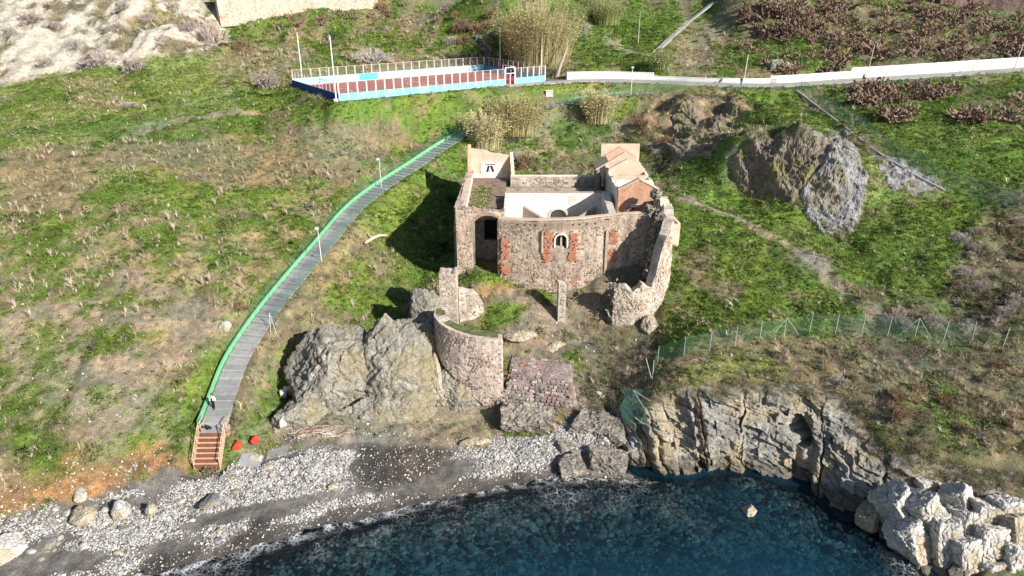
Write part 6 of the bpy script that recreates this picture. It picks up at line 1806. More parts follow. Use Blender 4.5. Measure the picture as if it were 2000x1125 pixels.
scatter('bank_weeds', 'twig', np.stack((hx, hy, ground(hx, hy) + 0.1), 1), rgs.uniform(0.4, 1.1, len(hx)), np.where((rgs.random(len(hx)) < 0.6)[:, None], tints(len(hx), BROWNS), tints(len(hx), GREENS[:3])), 'brown and green weeds between the rocks of the bank right of the fort', 'dry weeds', seed=18, tilt=0.3)
# undergrowth: rounded bushes run together on the headland, in the gully and by the road
x, y, z = place(30000, lambda x, y: np.clip(cov('dark', x, y) * 0.95 + cov('brown', x, y) * 0.22 + cov('green', x, y) * 0.05, 0, 1))
tn = np.where((rgs.random(len(x)) < 0.45)[:, None], tints(len(x), BROWNS), tints(len(x), [(0.05, 0.085, 0.02), (0.075, 0.12, 0.028), (0.10, 0.125, 0.045)]))
scatter('undergrowth', 'bush', np.stack((x, y, z - 0.12), 1), 0.35 + 1.1 * rgs.random(len(x)) ** 2, tn, 'mixed dark green and brown undergrowth', 'undergrowth', seed=5)
# scrub hanging over the lip of the sea cliff, and weeds on the fort's terrace
kk = np.nonzero((sv > 0.70) & (sv < 0.99) & (th < 0.02) & (Q[:, 2] > 2.2))[0]
kk = kk[rgs.random(len(kk)) < (0.10 + 0.22 * smooth(0.82, 0.88, sv[kk])) * smooth(0.70, 0.86, sv[kk] + 0.10 * fbm(Q[kk] * 0.5, 3, 990)) * (0.45 + 0.55 * (kk % NU > NU * 0.7))]
tn = np.where((rgs.random(len(kk)) < 0.75)[:, None], tints(len(kk), BROWNS), tints(len(kk), GREENS[:2]))
scatter('hanging_scrub', 'twig', Q[kk] + (0, 0, -0.05), rgs.uniform(0.4, 1.1, len(kk)), tn, 'dry scrub hanging over the lip of the sea cliff', 'scrub', tilt=0.5, seed=15)
n_ = 260
tx_ = np.where(rgs.random(n_) < 0.8, rgs.uniform(-5.9, -3.2, n_), rgs.uniform(-5.9, 12, n_)); ty_ = np.where(tx_ > -1.0, rgs.uniform(98.5, 101.5, n_), rgs.uniform(87.0, 100.5, n_))
scatter('terrace_weeds', 'leaf', np.stack((tx_, ty_, np.where(tx_ > -1.0, 17.8, 18.22)), 1), rgs.uniform(0.5, 1.2, n_), tints(n_, GREENS[1:] + STRAWS[:2]), 'green weeds growing on the terrace of the fort', 'weeds', seed=16)
# pebbles
def beach_pts(n, wgt, yr=(36, 62)):
    x = rgs.uniform(-48, 24, n); y = rgs.uniform(*yr, n)
    w = wgt(x, y); k = rgs.random(n) < w
    return x[k], y[k]
pebn = lambda x, y: fbm(np.stack((x * 0.10 + y * 0.05, y * 0.45 - x * 0.14, x * 0), 1), 4, 950)
def wgt(x, y):
    g = ground(x, y); b = cov('gravel', x, y) - 1.1 * cov('wet', x, y)
    n = pebn(x, y)
    return np.where((g > 0.0) & (g < 3.6), np.clip(b, 0, 1) * smooth(-0.25, 0.2, n + 0.40 * smooth(0.35, 1.4, g) - 0.18), 0) + 0.05 * (cov('orange', x, y) > 0.5) + 0.06 * (cov('wet', x, y) > 0.5) * (g > 0.1)
x, y = beach_pts(300000, wgt)
n = len(x)
sz = 0.045 + 0.085 * rgs.random(n) ** 2 + 0.10 * (rgs.random(n) < 0.06) * rgs.random(n)
sz *= 0.85 + 0.5 * np.clip(pebn(x * 1.7, y * 1.7) + 0.3, 0, 1)
PEBC = np.array([(0.58, 0.56, 0.53), (0.46, 0.445, 0.42), (0.36, 0.35, 0.34), (0.30, 0.295, 0.29), (0.19, 0.185, 0.185), (0.09, 0.088, 0.088), (0.44, 0.36, 0.28)])
tn = PEBC[rgs.choice(7, n, p=[0.17, 0.20, 0.18, 0.15, 0.14, 0.11, 0.05])] * (1 + rgs.normal(0, 0.1, (n, 1)))
scatter('pebbles', 'peb', np.stack((x, y, ground(x, y) + sz * 0.2), 1), sz, tn, 'white and grey pebbles covering the beach', 'pebbles', tilt=0.5, seed=6)
x = rgs.uniform(-32, 42, 60000); y = rgs.uniform(36, 60, 60000)
g = ground(x, y); k = (g < -0.30) & (g > -3.5) & (rgs.random(60000) < 0.30 + 0.9 * smooth(-0.2, 0.3, fbm(xy3(x, y) * 0.16, 3, 960)))
x, y, g = x[k], y[k], g[k]; n = len(x)
sz = np.minimum(rgs.uniform(0.12, 0.34, n) * (1 + 0.8 * (rgs.random(n) < 0.1)), -g * 0.55)
tn = np.array([(0.56, 0.64, 0.55), (0.33, 0.40, 0.33), (0.17, 0.20, 0.17), (0.66, 0.72, 0.64), (0.085, 0.065, 0.06)])[rgs.choice(5, n, p=[0.25, 0.25, 0.2, 0.12, 0.18])] * (1 + rgs.normal(0, 0.12, (n, 1)))
scatter('seabed_stones', 'peb', np.stack((x, y, g + sz * 0.15), 1), sz, tn, 'algae covered stones under the clear water', 'stones', tilt=0.4, seed=7)
# stones lying about on bare soil and by the orange bank
x, y, z = place(26000, lambda x, y: np.clip(cov('soil', x, y) * 0.5 + cov('orange', x, y) * 0.16 + cov('dirt', x, y) * 0.12 + cov('brown', x, y) * 0.06 + cov('green', x, y) * 0.012, 0, 1), rocks=False)
n = len(x)
sz = 0.045 + 0.12 * rgs.random(n) ** 4
scatter('loose_rubble', 'peb', np.stack((x, y, z + sz * 0.2), 1), sz, tints(n, [(0.52, 0.48, 0.43), (0.36, 0.31, 0.27), (0.26, 0.22, 0.19), (0.62, 0.59, 0.55)]), 'small pale stones strewn over bare soil', 'stones', tilt=0.5, seed=8)

# ------------------------------------------------------------------ plants one can count
def plain(name, a, b):
    return varied(name, a, b, 0.85)
M_TUSS = plain('pale_straw', (0.50, 0.43, 0.30), (0.64, 0.56, 0.42))
M_TWIG = plain('grey_twigs', (0.33, 0.28, 0.255), (0.46, 0.40, 0.37))
M_TWIGP = plain('pinkish_twigs', (0.50, 0.41, 0.37), (0.60, 0.50, 0.46))
M_TWIGB = plain('brown_twigs', (0.22, 0.15, 0.10), (0.33, 0.22, 0.13))
M_CANE = plain('yellow_cane', (0.36, 0.32, 0.15), (0.52, 0.46, 0.25))
M_CANEG = plain('green_cane_leaf', (0.17, 0.22, 0.08), (0.30, 0.32, 0.13))
M_CACT = plain('withered_cactus', (0.17, 0.115, 0.085), (0.29, 0.205, 0.155))
M_PALMG = plain('palm_frond_green', (0.05, 0.10, 0.025), (0.08, 0.14, 0.035))
def mesh_of(name, VF, mat):
    V, F = VF
    me = bpy.data.meshes.new(name); me.from_pydata([tuple(map(float, v)) for v in V], [], F); me.materials.append(mat)
    return me
def plant(name, me, loc, sc, label, cat, group=None, rz=None, part='stems'):
    e = empty(name, loc, label, cat, group, rz=random.uniform(0, 6.28) if rz is None else rz)
    e.scale = (sc, sc, sc) if not hasattr(sc, '__len__') else sc
    link(part, me, None, e)
    return e
tus = [mesh_of('straw_tussock', blade_tuft(40 + s, 46, 1.25, 0.85, 0.016, 0.2), M_TUSS) for s in range(3)]
for (px, py) in [(345, 545), (360, 550), (378, 548), (395, 555), (410, 550), (140, 560), (150, 540), (205, 500), (250, 545), (270, 610), (245, 620), (170, 530), (100, 500), (60, 500), (305, 400), (330, 430), (340, 450), (425, 520), (470, 500), (520, 430), (250, 470), (60, 620), (30, 600), (85, 640), (75, 660), (190, 450), (120, 430), (265, 655), (80, 420), (230, 420), (560, 420), (420, 400), (600, 330), (640, 330), (560, 270), (700, 560), (735, 530), (690, 600), (470, 560), (385, 470), (160, 600), (45, 560)]:
    plant('straw_tussock', random.choice(tus), seen(px, py), random.uniform(0.45, 1.35), 'spiky pale straw tussock standing clear on the left hillside', 'tussock', 'straw tussocks on the left hillside', part='stalks')
def bush_mesh(seed, n, w, mat, hgt=1.0, spread=1.0, depth=3):
    """a bare branching shrub of radius and height about 1"""
    rg = np.random.default_rng(seed); V, F = [], []
    def twig(p, d, L, w_, lev):
        q = p + d * L
        s = np.cross(d, rg.normal(size=3)); s /= np.linalg.norm(s); s2 = np.cross(d, s)
        k = len(V)
        V.extend([p + s * w_, p - 0.5 * s * w_ + 0.87 * s2 * w_, p - 0.5 * s * w_ - 0.87 * s2 * w_, q + s * w_ * 0.6, q - 0.3 * s * w_ + 0.5 * s2 * w_, q - 0.3 * s * w_ - 0.5 * s2 * w_])
        F.extend([(k, k + 1, k + 4, k + 3), (k + 1, k + 2, k + 5, k + 4), (k + 2, k, k + 3, k + 5)])
        if lev > 0:
            for _ in range(3 if lev > 1 else 4):
                d2 = d + rg.normal(0, 0.42, 3) + np.array((0, 0, 0.10)); d2 /= np.linalg.norm(d2)
                twig(p + d * L * rg.uniform(0.55, 1.0), d2, L * rg.uniform(0.55, 0.8), w_ * 0.72, lev - 1)
    for _ in range(n):
        a = rg.uniform(0, 6.283); e = rg.uniform(0.15, 1.35)
        d = np.array((math.cos(a) * math.cos(e) * spread, math.sin(a) * math.cos(e) * spread, math.sin(e) * hgt)); d /= np.linalg.norm(d)
        twig(np.array((rg.normal(0, 0.12), rg.normal(0, 0.12), -0.05)), d, 0.42 * rg.uniform(0.8, 1.1), w, depth)
    return V, F
shr = [mesh_of('bare_twigs', bush_mesh(60 + s, 26, 0.022, None), M_TWIG) for s in range(3)]
shp = mesh_of('bare_twigs', bush_mesh(66, 32, 0.020, None, 1.2), M_TWIGP)
shb = [mesh_of('brown_twigs', bush_mesh(70 + s, 28, 0.022, None), M_TWIGB) for s in range(2)]
for px, py, sc, me, lab in [
    (195, 125, (4.6, 3.6, 4.2), shr[0], 'large grey bare shrub against the pale cliff'), (265, 140, (4.0, 3.2, 3.6), shr[1], 'grey bare shrub at the cliff foot right of the largest one'), (408, 88, (5.2, 4.0, 6.0), shp, 'tall pinkish bare shrub below the pale retaining wall'),
    (60, 45, (4.6, 3.6, 3.2), shr[2], 'grey bare shrub hanging on the cliff in the top left corner'), (728, 122, (5.4, 3.8, 4.2), shr[0], 'wide grey bare shrub just behind the court'), (522, 172, (4.2, 3.2, 3.6), shr[1], 'rounded grey brown bare shrub left of the court'),
    (475, 98, (3.2, 2.6, 3.2), shb[0], 'russet bush beside the tall pinkish shrub'), (255, 208, (3.2, 1.4, 1.1), shp, 'fallen bare branches lying on the upper left lawn'), (745, 20, (3.0, 2.4, 2.8), shb[1], 'brown bush at the right end of the pale retaining wall'), (905, 60, (4.4, 3.2, 3.8), shb[0], 'brown bush above the culvert left of the canes'),
    (880, 20, (4.2, 3.4, 3.2), shr[2], 'grey bush on the slope top left of the big canes'), (1022, 330, (2.6, 2.0, 3.6), shb[1], 'brown bush growing behind the roofless room of the fort'), (1008, 325, (1.6, 1.4, 3.8), shr[1], 'thin grey shrub against the corner of the roofless room'),
    (470, 605, (1.7, 1.5, 1.5), shb[0], 'bare brown shrub beside the path at the edge of the soil'), (1250, 250, (3.0, 2.2, 2.4), shb[1], 'brown bush on the eroded bank behind the gabled rooms'), (1300, 280, (2.2, 1.8, 1.8), shb[0], 'brown bush at the foot of the eroded bank')]:
    plant('bare_shrub', me, seen(px, py), sc, lab, 'shrub', part='twigs')
for px, py, sc in [(20, 70, 2.6), (110, 60, 2.2), (150, 95, 2.8), (230, 60, 2.6), (290, 40, 2.4), (320, 80, 2.2), (340, 20, 2.6), (240, 20, 2.2), (370, 60, 2.6), (90, 130, 2.0)]:
    plant('bare_shrub', random.choice(shr), seen(px, py), sc * random.uniform(0.9, 1.2), 'smaller grey bare shrub rooted on the pale cliff at the top left', 'shrub', 'small bare shrubs on the pale cliff', part='twigs')
for k in range(9):
    plant('bare_shrub', random.choice(shb + shr[:1]), seen(random.uniform(865, 975), random.uniform(25, 108)), random.uniform(2.0, 3.4), 'brown bush in the dark hollow between the court and the big canes', 'shrub', 'brown bushes in the hollow behind the court', part='twigs')
for k in range(46):
    px, py = random.choice([(random.uniform(1580, 1990), random.uniform(690, 860)), (random.uniform(1850, 2000), random.uniform(420, 640)), (random.uniform(1680, 1900), random.uniform(620, 650))])
    q = seen(px, py)
    if inpoly(np.array([q[0]]), np.array([q[1]]), clp)[0] > -0.8: continue
    plant('bare_shrub', random.choice(shr + shb), q, random.uniform(0.8, 1.6), 'low bare shrub among the scrub on the right', 'shrub', 'bare shrubs in the scrub on the right', part='twigs')
# canes: many tall arching stems with narrow leaves
def cane_mesh(seed, n, R, H, lean=0.25):
    rg = np.random.default_rng(seed); V, F = [], []
    for _ in range(n):
        a, r = rg.uniform(0, 6.283), R * math.sqrt(rg.random())
        b = np.array((r * math.cos(a), r * math.sin(a), -0.1)); h = H * rg.uniform(0.65, 1.0) * (1 - 0.25 * (r / R) ** 2)
        d = np.array((math.cos(a), math.sin(a), 0)) * lean * (0.3 + r / R) + np.array((rg.normal(0, 0.10), rg.normal(0, 0.10), 0))
        s = np.array((-d[1], d[0], 0)); s = s / max(np.linalg.norm(s), 1e-3) * 0.035
        pts = [b + d * h * (f ** 1.8) + np.array((0, 0, h * f * (1 - 0.12 * f))) for f in (0, 0.35, 0.7, 1.0)]
        for p, q in zip(pts[:-1], pts[1:]):
            k = len(V); V.extend([p - s, p + s, q + s * 0.7, q - s * 0.7]); F.append((k, k + 1, k + 2, k + 3))
        for _l in range(7):
            f = rg.uniform(0.3, 1.0); p = b + d * h * (f ** 1.8) + np.array((0, 0, h * f * (1 - 0.12 * f)))
            dd = np.array((rg.normal(), rg.normal(), rg.uniform(0.3, 1.4))); dd /= np.linalg.norm(dd); L = rg.uniform(0.4, 0.8)
            t_ = np.cross(dd, (rg.normal(), rg.normal(), rg.normal())); t_ = t_ / np.linalg.norm(t_) * 0.045
            k = len(V); V.extend([p - t_, p + t_, p + dd * L * 0.6 + t_ * 0.8 - (0, 0, 0.05), p + dd * L - (0, 0, 0.22)]); F.append((k, k + 1, k + 2, k + 3))
    return V, F
for px, py, R, H, n, mat, lab in [
    (1052, 128, 6.8, 16.0, 1500, M_CANE, 'biggest yellow cane brake towering behind the end of the court'), (1005, 95, 4.0, 10.0, 420, M_CANEG, 'greener cane stand at the left flank of the biggest brake'), (1105, 60, 4.5, 9.0, 420, M_CANEG, 'green cane stand at the upper right of the biggest brake'),
    (948, 288, 3.0, 8.4, 420, M_CANE, 'yellow cane clump right behind the left corner of the fort'), (1005, 258, 4.4, 8.6, 620, M_CANE, 'wide yellow cane clump between the fort and the court'), (1166, 238, 2.6, 7.6, 380, M_CANE, 'fan shaped yellow cane clump below the road'),
    (1290, 134, 2.6, 5.0, 220, M_CANEG, 'small grey green cane clump at the foot of the concrete drain'), (1185, 48, 3.4, 8.0, 320, M_CANEG, 'dark green cane clump beside the dirt track at the top'), (1160, 18, 3.0, 4.0, 160, M_CANEG, 'green cane clump on the top edge above the track')]:
    plant('cane_clump', mesh_of('canes', cane_mesh(int(px), n, R, H), mat), seen(px, py), 1.0, lab, 'canes', part='canes')
# leaning bare trunk by the canes
q = seen(1086, 152)
e = empty('leaning_trunk', q, 'bare grey leaning trunk beside the biggest cane brake', 'tree trunk')
mb = MB(); mb.tube([(0, 0, -0.4), (0.9, 0.5, 2.6), (1.9, 0.9, 5.2), (3.0, 1.2, 7.4)], [0.42, 0.36, 0.28, 0.16], 8); mb.build('trunk', M_TWIG, e)
mb = MB(); mb.tube([(1.9, 0.9, 5.2), (2.2, 1.0, 6.4), (2.1, 0.9, 7.6)], [0.16, 0.12, 0.06], 6); mb.build('limb', M_TWIG, e)
# withered prickly pear clumps
def cactus_mesh(seed, n=34):
    rg = np.random.default_rng(seed); V, F = [], []
    octv = [(math.cos(k * math.pi / 3), math.sin(k * math.pi / 3)) for k in range(6)]
    tips = [(np.array((rg.normal(0, 0.32), rg.normal(0, 0.32), 0.0)), np.array((rg.normal(0, .4), rg.normal(0, .4), 1.0))) for _ in range(8)]
    V += [(0.55, 0, -0.1), (0, 0.55, -0.1), (-0.55, 0, -0.1), (0, -0.55, -0.1), (0, 0, 0.28)]; F += [(0, 1, 4), (1, 2, 4), (2, 3, 4), (3, 0, 4)]
    for i in range(n):
        p, d = tips[rg.integers(len(tips))]
        d = d + rg.normal(0, 0.55, 3); d[2] = abs(d[2]) * 0.7 + 0.05; d /= np.linalg.norm(d)
        s = np.cross(d, rg.normal(size=3)); s /= np.linalg.norm(s); m = np.cross(d, s)
        L = rg.uniform(0.34, 0.56); c = p + d * L * 0.5; k = len(V)
        for a, b in octv: V.append(c + d * a * L * 0.5 + s * b * L * 0.27)
        V.append(c + m * 0.06); V.append(c - m * 0.06)
        for j in range(6):
            F.append((k + j, k + (j + 1) % 6, k + 6)); F.append((k + (j + 1) % 6, k + j, k + 7))
        tips.append((p + d * L * 0.92, d))
        if p[2] > 1.3: tips.pop()
    return V, F
cac = [mesh_of('cactus_pads', cactus_mesh(80 + s, 54), M_CACT) for s in range(5)]
cpos = []
def cact_area(n, poly, group, label, s0=1.0, s1=1.9):
    P_ = np.array(poly, float); lo, hi = P_.min(0), P_.max(0); made = 0; tries = 0
    while made < n and tries < 4000:
        tries += 1
        px, py = random.uniform(lo[0], hi[0]), random.uniform(lo[1], hi[1])
        if inpoly(np.array([px]), np.array([py]), [np.array(p, float) for p in poly])[0] < 0: continue
        q = seen(px, py)
        if not clear(np.array([q[0]]), np.array([q[1]]))[0]: continue
        plant('prickly_pear', random.choice(cac), q, random.uniform(s0, s1), label, 'cactus', group, part='pads'); made += 1
cact_area(120, [(1440, 20), (1560, 5), (1720, 8), (1850, 25), (2000, 40), (2000, 75), (1800, 75), (1700, 62), (1640, 90), (1480, 78)], 'withered cactus clumps on the upper right slope', 'withered brown prickly pear clump on the upper right slope')
cact_area(26, [(1940, 70), (2000, 70), (2000, 125), (1950, 120)], 'withered cactus clumps at the right end of the road wall', 'withered brown prickly pear clump above the right end of the white wall')
cact_area(22, [(1590, 98), (1720, 85), (1730, 105), (1620, 130)], 'withered cactus clumps in the middle of the slope', 'withered brown prickly pear clump just above the grey rock face')
cact_area(12, [(1780, 90), (1870, 88), (1900, 118), (1860, 122), (1780, 105)], 'withered cactus clumps above the wall middle', 'withered brown prickly pear clump on the olive slope above the tallest white wall')
cact_area(30, [(1650, 175), (1740, 170), (1760, 200), (1700, 215), (1650, 195)], 'withered cactus clumps below the road', 'withered brown prickly pear clump under the road left of the wall pole')
cact_area(22, [(1770, 175), (1850, 170), (1860, 195), (1780, 195)], 'withered cactus clumps below the tallest wall', 'withered brown prickly pear clump under the tallest stretch of white wall')
cact_area(14, [(1730, 225), (1770, 220), (1770, 245), (1735, 245)], 'withered cactus clumps in the right lawn', 'withered brown prickly pear clump alone in the green on the right')
cact_area(10, [(1860, 228), (1920, 228), (1920, 245), (1865, 245)], 'withered cactus clumps far right in the lawn', 'withered brown prickly pear clump far right in the green')
cact_area(8, [(1960, 200), (2000, 200), (2000, 240), (1965, 240)], 'withered cactus clumps at the right edge', 'withered brown prickly pear clump at the right edge of the view')
cact_area(36, [(530, 42), (600, 30), (740, 18), (830, 45), (760, 60), (640, 50), (560, 55)], 'withered cactus clumps under the retaining wall', 'withered brown prickly pear clump in the grass under the pale retaining wall', 0.8, 1.4)
KIND['cact'] = []
for m_ in cac:
    o_ = bpy.data.objects.new('cactus_clump', m_); KIND['cact'].append(o_)
cp_ = []
while len(cp_) < 230:
    px, py = random.uniform(1440, 2040), random.uniform(6, 120)
    if fbm(np.array([(px * 0.02, py * 0.05, 0.0)]), 3, 993)[0] < -0.08: continue
    q = seen(px, py)
    if clear(np.array([q[0]]), np.array([q[1]]))[0]: cp_.append(q)
scatter('cactus_thicket', 'cact', np.array(cp_), rgs.uniform(0.8, 1.7, len(cp_)), np.ones((len(cp_), 3)), 'thicket of withered brown cactus over the upper right slope', 'cactus', seed=21)
cact_area(14, [(1490, 118), (1530, 150), (1640, 140), (1640, 120), (1580, 150)], 'withered cactus clumps round the rock face', 'withered brown prickly pear clump beside the grey rock face')
# dwarf palms in the shade of the fort
def palm_mesh(seed):
    rg = np.random.default_rng(seed); V, F = [], []
    for _ in range(22):
        a, e = rg.uniform(0, 6.283), rg.uniform(0.1, 1.3)
        d = np.array((math.cos(a) * math.cos(e), math.sin(a) * math.cos(e), math.sin(e))); s = np.array((-math.sin(a), math.cos(a), 0))
        pts = [d * f * 1.7 + np.array((0, 0, 0.6 - 0.7 * f * f)) for f in (0, .35, .7, 1)]
        for p, q in zip(pts[:-1], pts[1:]):
            for sg in (-1, 1):
                for j in range(3):
                    c = p + (q - p) * j / 3; k = len(V)
                    V.extend([c, c + (q - p) * 0.3, c + (q - p) * 0.55 + s * sg * 0.42 - (0, 0, 0.12)]); F.append((k, k + 1, k + 2))
    return V, F
pm = mesh_of('fronds', palm_mesh(3), M_PALMG)
plant('dwarf_palm', pm, seen(882, 400), 1.3, 'dark dwarf palm in the shade beside the fort wall, higher on the slope', 'palm', part='fronds')
plant('dwarf_palm', pm, seen(868, 490), 1.2, 'dark dwarf palm in the shade beside the fort wall, lower on the slope', 'palm', part='fronds')
q = seen(1035, 62)
# dead fallen trunk in the gully
q = seen(735, 470)
e = empty('fallen_trunk', q, 'pale fallen trunk lying in the weeds between the path and the fort', 'log')
mb = MB(); mb.tube([(-1.3, -1.8, 0.2), (-0.5, -0.4, 0.5), (0.3, 0.7, 0.55), (1.5, 1.0, 0.45)], [0.2, 0.24, 0.22, 0.12], 7); mb.build('trunk', M_TUSS, e)
mb = MB(); mb.tube([(-0.5, -0.4, 0.5), (-1.1, 0.2, 0.8), (-1.4, 0.9, 0.8)], [0.14, 0.1, 0.05], 6); mb.build('limb', M_TUSS, e)
# ------------------------------------------------------------------ people, dogs and small things
def skin_mesh(name, joints, edges, mat, parent, sub=1):
    """continuous body grown along a skeleton: joints {name: (x, y, z, radius)}"""
    keys = list(joints)
    me = bpy.data.meshes.new(name)
    me.from_pydata([joints[k][:3] for k in keys], [(keys.index(a), keys.index(b)) for a, b in edges], [])
    o = link(name, me, mat, parent)
    md = o.modifiers.new('skin', 'SKIN'); md.use_smooth_shade = True
    sv_ = me.skin_vertices[0].data
    for i, k in enumerate(keys):
        r = joints[k][3]; r = r if hasattr(r, '__len__') else (r, r)
        sv_[i].radius = r; sv_[i].use_root = (i == 0)
    ss = o.modifiers.new('smooth', 'SUBSURF'); ss.levels = sub; ss.render_levels = sub
    return o
M_SKIN = simple('skin', (0.45, 0.27, 0.19), 0.05, 6, 0.6)
M_HAIR = simple('dark_hair', (0.02, 0.016, 0.014), 0.2, 12, 0.7)
M_WHITEC = simple('white_cloth', (0.78, 0.77, 0.75), 0.06, 8, 0.9)
M_BLACKC = simple('black_cloth', (0.018, 0.018, 0.02), 0.2, 8, 0.9)
M_GREYC = simple('grey_cloth', (0.16, 0.16, 0.17), 0.2, 8, 0.9)
def person(loc, rz, label, top, trousers, hair, jacket_open=False, stride=0.18, lean=0.0, cap=None):
    e = empty('person', loc, label, 'person', rz=rz)
    s = stride; ly = lean
    J = {'pelvis': (0, 0, 0.93, (0.15, 0.11)), 'waist': (0, ly * 0.3, 1.08, (0.14, 0.10)), 'chest': (0, ly * 0.7, 1.28, (0.17, 0.115)), 'sh': (0, ly, 1.42, (0.15, 0.09)), 'neck': (0, ly, 1.50, 0.055), 'head1': (0, ly - 0.02, 1.60, (0.078, 0.09)), 'head2': (0, ly - 0.02, 1.71, (0.065, 0.075)),
         'ls': (0.19, ly, 1.40, 0.062), 'le': (0.27, ly + 0.05, 1.13, 0.047), 'lw': (0.25, ly - 0.10, 0.90, 0.034), 'lh': (0.24, ly - 0.15, 0.82, (0.045, 0.022)), 'rs': (-0.19, ly, 1.40, 0.062), 're': (-0.27, ly + 0.06, 1.13, 0.047), 'rw': (-0.26, ly - 0.04, 0.89, 0.034), 'rh': (-0.25, ly - 0.08, 0.81, (0.045, 0.022)),
         'lhip': (0.09, 0, 0.86, 0.092), 'lk': (0.10, -s * 0.6, 0.48, 0.064), 'la': (0.10, -s, 0.08, 0.042), 'lf': (0.11, -s - 0.15, 0.035, (0.045, 0.03)), 'rhip': (-0.09, 0, 0.86, 0.092), 'rk': (-0.10, s * 0.3, 0.48, 0.064), 'ra': (-0.10, s * 0.9, 0.08, 0.042), 'rf': (-0.11, s * 0.9 - 0.15, 0.035, (0.045, 0.03))}
    E = [('pelvis', 'waist'), ('waist', 'chest'), ('chest', 'sh'), ('sh', 'neck'), ('neck', 'head1'), ('head1', 'head2'), ('sh', 'ls'), ('ls', 'le'), ('le', 'lw'), ('lw', 'lh'), ('sh', 'rs'), ('rs', 're'), ('re', 'rw'), ('rw', 'rh'),
         ('pelvis', 'lhip'), ('lhip', 'lk'), ('lk', 'la'), ('la', 'lf'), ('pelvis', 'rhip'), ('rhip', 'rk'), ('rk', 'ra'), ('ra', 'rf')]
    skin_mesh('body', J, E, M_SKIN, e, 1)
    g = 1.18
    T = {k: (*J[k][:3], tuple(np.array(J[k][3]) * g + 0.012) if hasattr(J[k][3], '__len__') else J[k][3] * g + 0.012) for k in ('chest', 'waist', 'sh', 'ls', 'le', 'lw', 'rs', 're', 'rw')}
    T['hem'] = (0, 0, 0.90, (0.19, 0.15))
    skin_mesh('jacket', T, [('chest', 'waist'), ('waist', 'hem'), ('chest', 'sh'), ('sh', 'ls'), ('ls', 'le'), ('le', 'lw'), ('sh', 'rs'), ('rs', 're'), ('re', 'rw')], top, e, 1)
    if jacket_open:
        mb = MB(); mb.add([(-0.05, -0.205, 0.84), (0.06, -0.205, 0.84), (0.05, ly - 0.185, 1.36), (-0.04, ly - 0.185, 1.36), (-0.05, -0.10, 0.84), (0.06, -0.10, 0.84), (0.05, ly - 0.08, 1.36), (-0.04, ly - 0.08, 1.36)], [(0, 1, 2, 3), (7, 6, 5, 4), (0, 4, 5, 1), (1, 5, 6, 2), (2, 6, 7, 3), (3, 7, 4, 0)]); mb.build('shirt', M_BLACKC, e)
    L = {k: (*J[k][:3], tuple(np.array(J[k][3]) * 1.12 + 0.01) if hasattr(J[k][3], '__len__') else J[k][3] * 1.15 + 0.012) for k in ('pelvis', 'lhip', 'lk', 'la', 'rhip', 'rk', 'ra')}
    skin_mesh('trousers', L, [('pelvis', 'lhip'), ('lhip', 'lk'), ('lk', 'la'), ('pelvis', 'rhip'), ('rhip', 'rk'), ('rk', 'ra')], trousers, e, 1)
    for sx, k in ((1, 'lf'), (-1, 'rf')):
        x, y, z = J[k][:3]
        V, F = block((0.055, 0.14, 0.05), 3, planes=8, rough=0.02, sub=2); link('shoe', np_mesh('shoe', V + (x, y + 0.06, 0.05), F), M_BLACKC, e)
    V, F = block((0.098, 0.112, 0.085), 5, planes=30, rough=0.05, sub=3); link('hair', np_mesh('hair', V * (1, 1, 1) + (0, ly + 0.02, 1.74), F), cap or hair, e)
    for sx in (-1, 1):
        mb = MB(); mb.box(sx * 0.032 - 0.012, sx * 0.032 + 0.012, ly - 0.118, ly - 0.10, 1.655, 1.67); mb.build('eye', M_BLACKC, e)
    mb = MB(); mb.add([(-0.014, ly - 0.10, 1.645), (0.014, ly - 0.10, 1.645), (0, ly - 0.135, 1.612), (0, ly - 0.10, 1.66)], [(0, 1, 2), (0, 2, 3), (1, 3, 2)]); mb.build('nose', M_SKIN, e)
    # hands: palm grown with the body, fingers as short bent chains
    for sx, w_ in ((1, 'lh'), (-1, 'rh')):
        x, y, z = J[w_][:3]
        for j in range(4):
            mb = MB(); fy = y - 0.03 + 0.02 * j; L0 = (0.065, 0.075, 0.072, 0.055)[j]
            mb.tube([(x, fy, z - 0.01), (x - sx * 0.008, fy, z - 0.01 - L0 * 0.6), (x - sx * 0.028, fy, z - 0.01 - L0)], [0.0095, 0.009, 0.007], 5); mb.build('finger', M_SKIN, e)
        mb = MB(); mb.tube([(x - sx * 0.01, y - 0.035, z + 0.03), (x - sx * 0.03, y - 0.06, z), (x - sx * 0.04, y - 0.065, z - 0.03)], [0.011, 0.010, 0.008], 5); mb.build('thumb', M_SKIN, e)
    return e
q = hit(420, 806, GZ); d_, par = polydist(np.array([q[0]]), np.array([q[1]]), PATH)
pz = float(np.interp(par[0], np.arange(len(PATH)), PATH[:, 2]))
person((q[0], q[1], pz + 0.02), 0.15, 'person in an open white jacket and black trousers on the path near the wooden stairs', M_WHITEC, M_BLACKC, M_HAIR, True)
q = at_z(1447, 168, 28.03)
person(q, 0.5, 'person in dark clothes and a pale cap standing on the road', M_BLACKC, M_GREYC, M_HAIR, False, 0.10, cap=simple('pale_cap', (0.62, 0.60, 0.52), 0.05, 4))
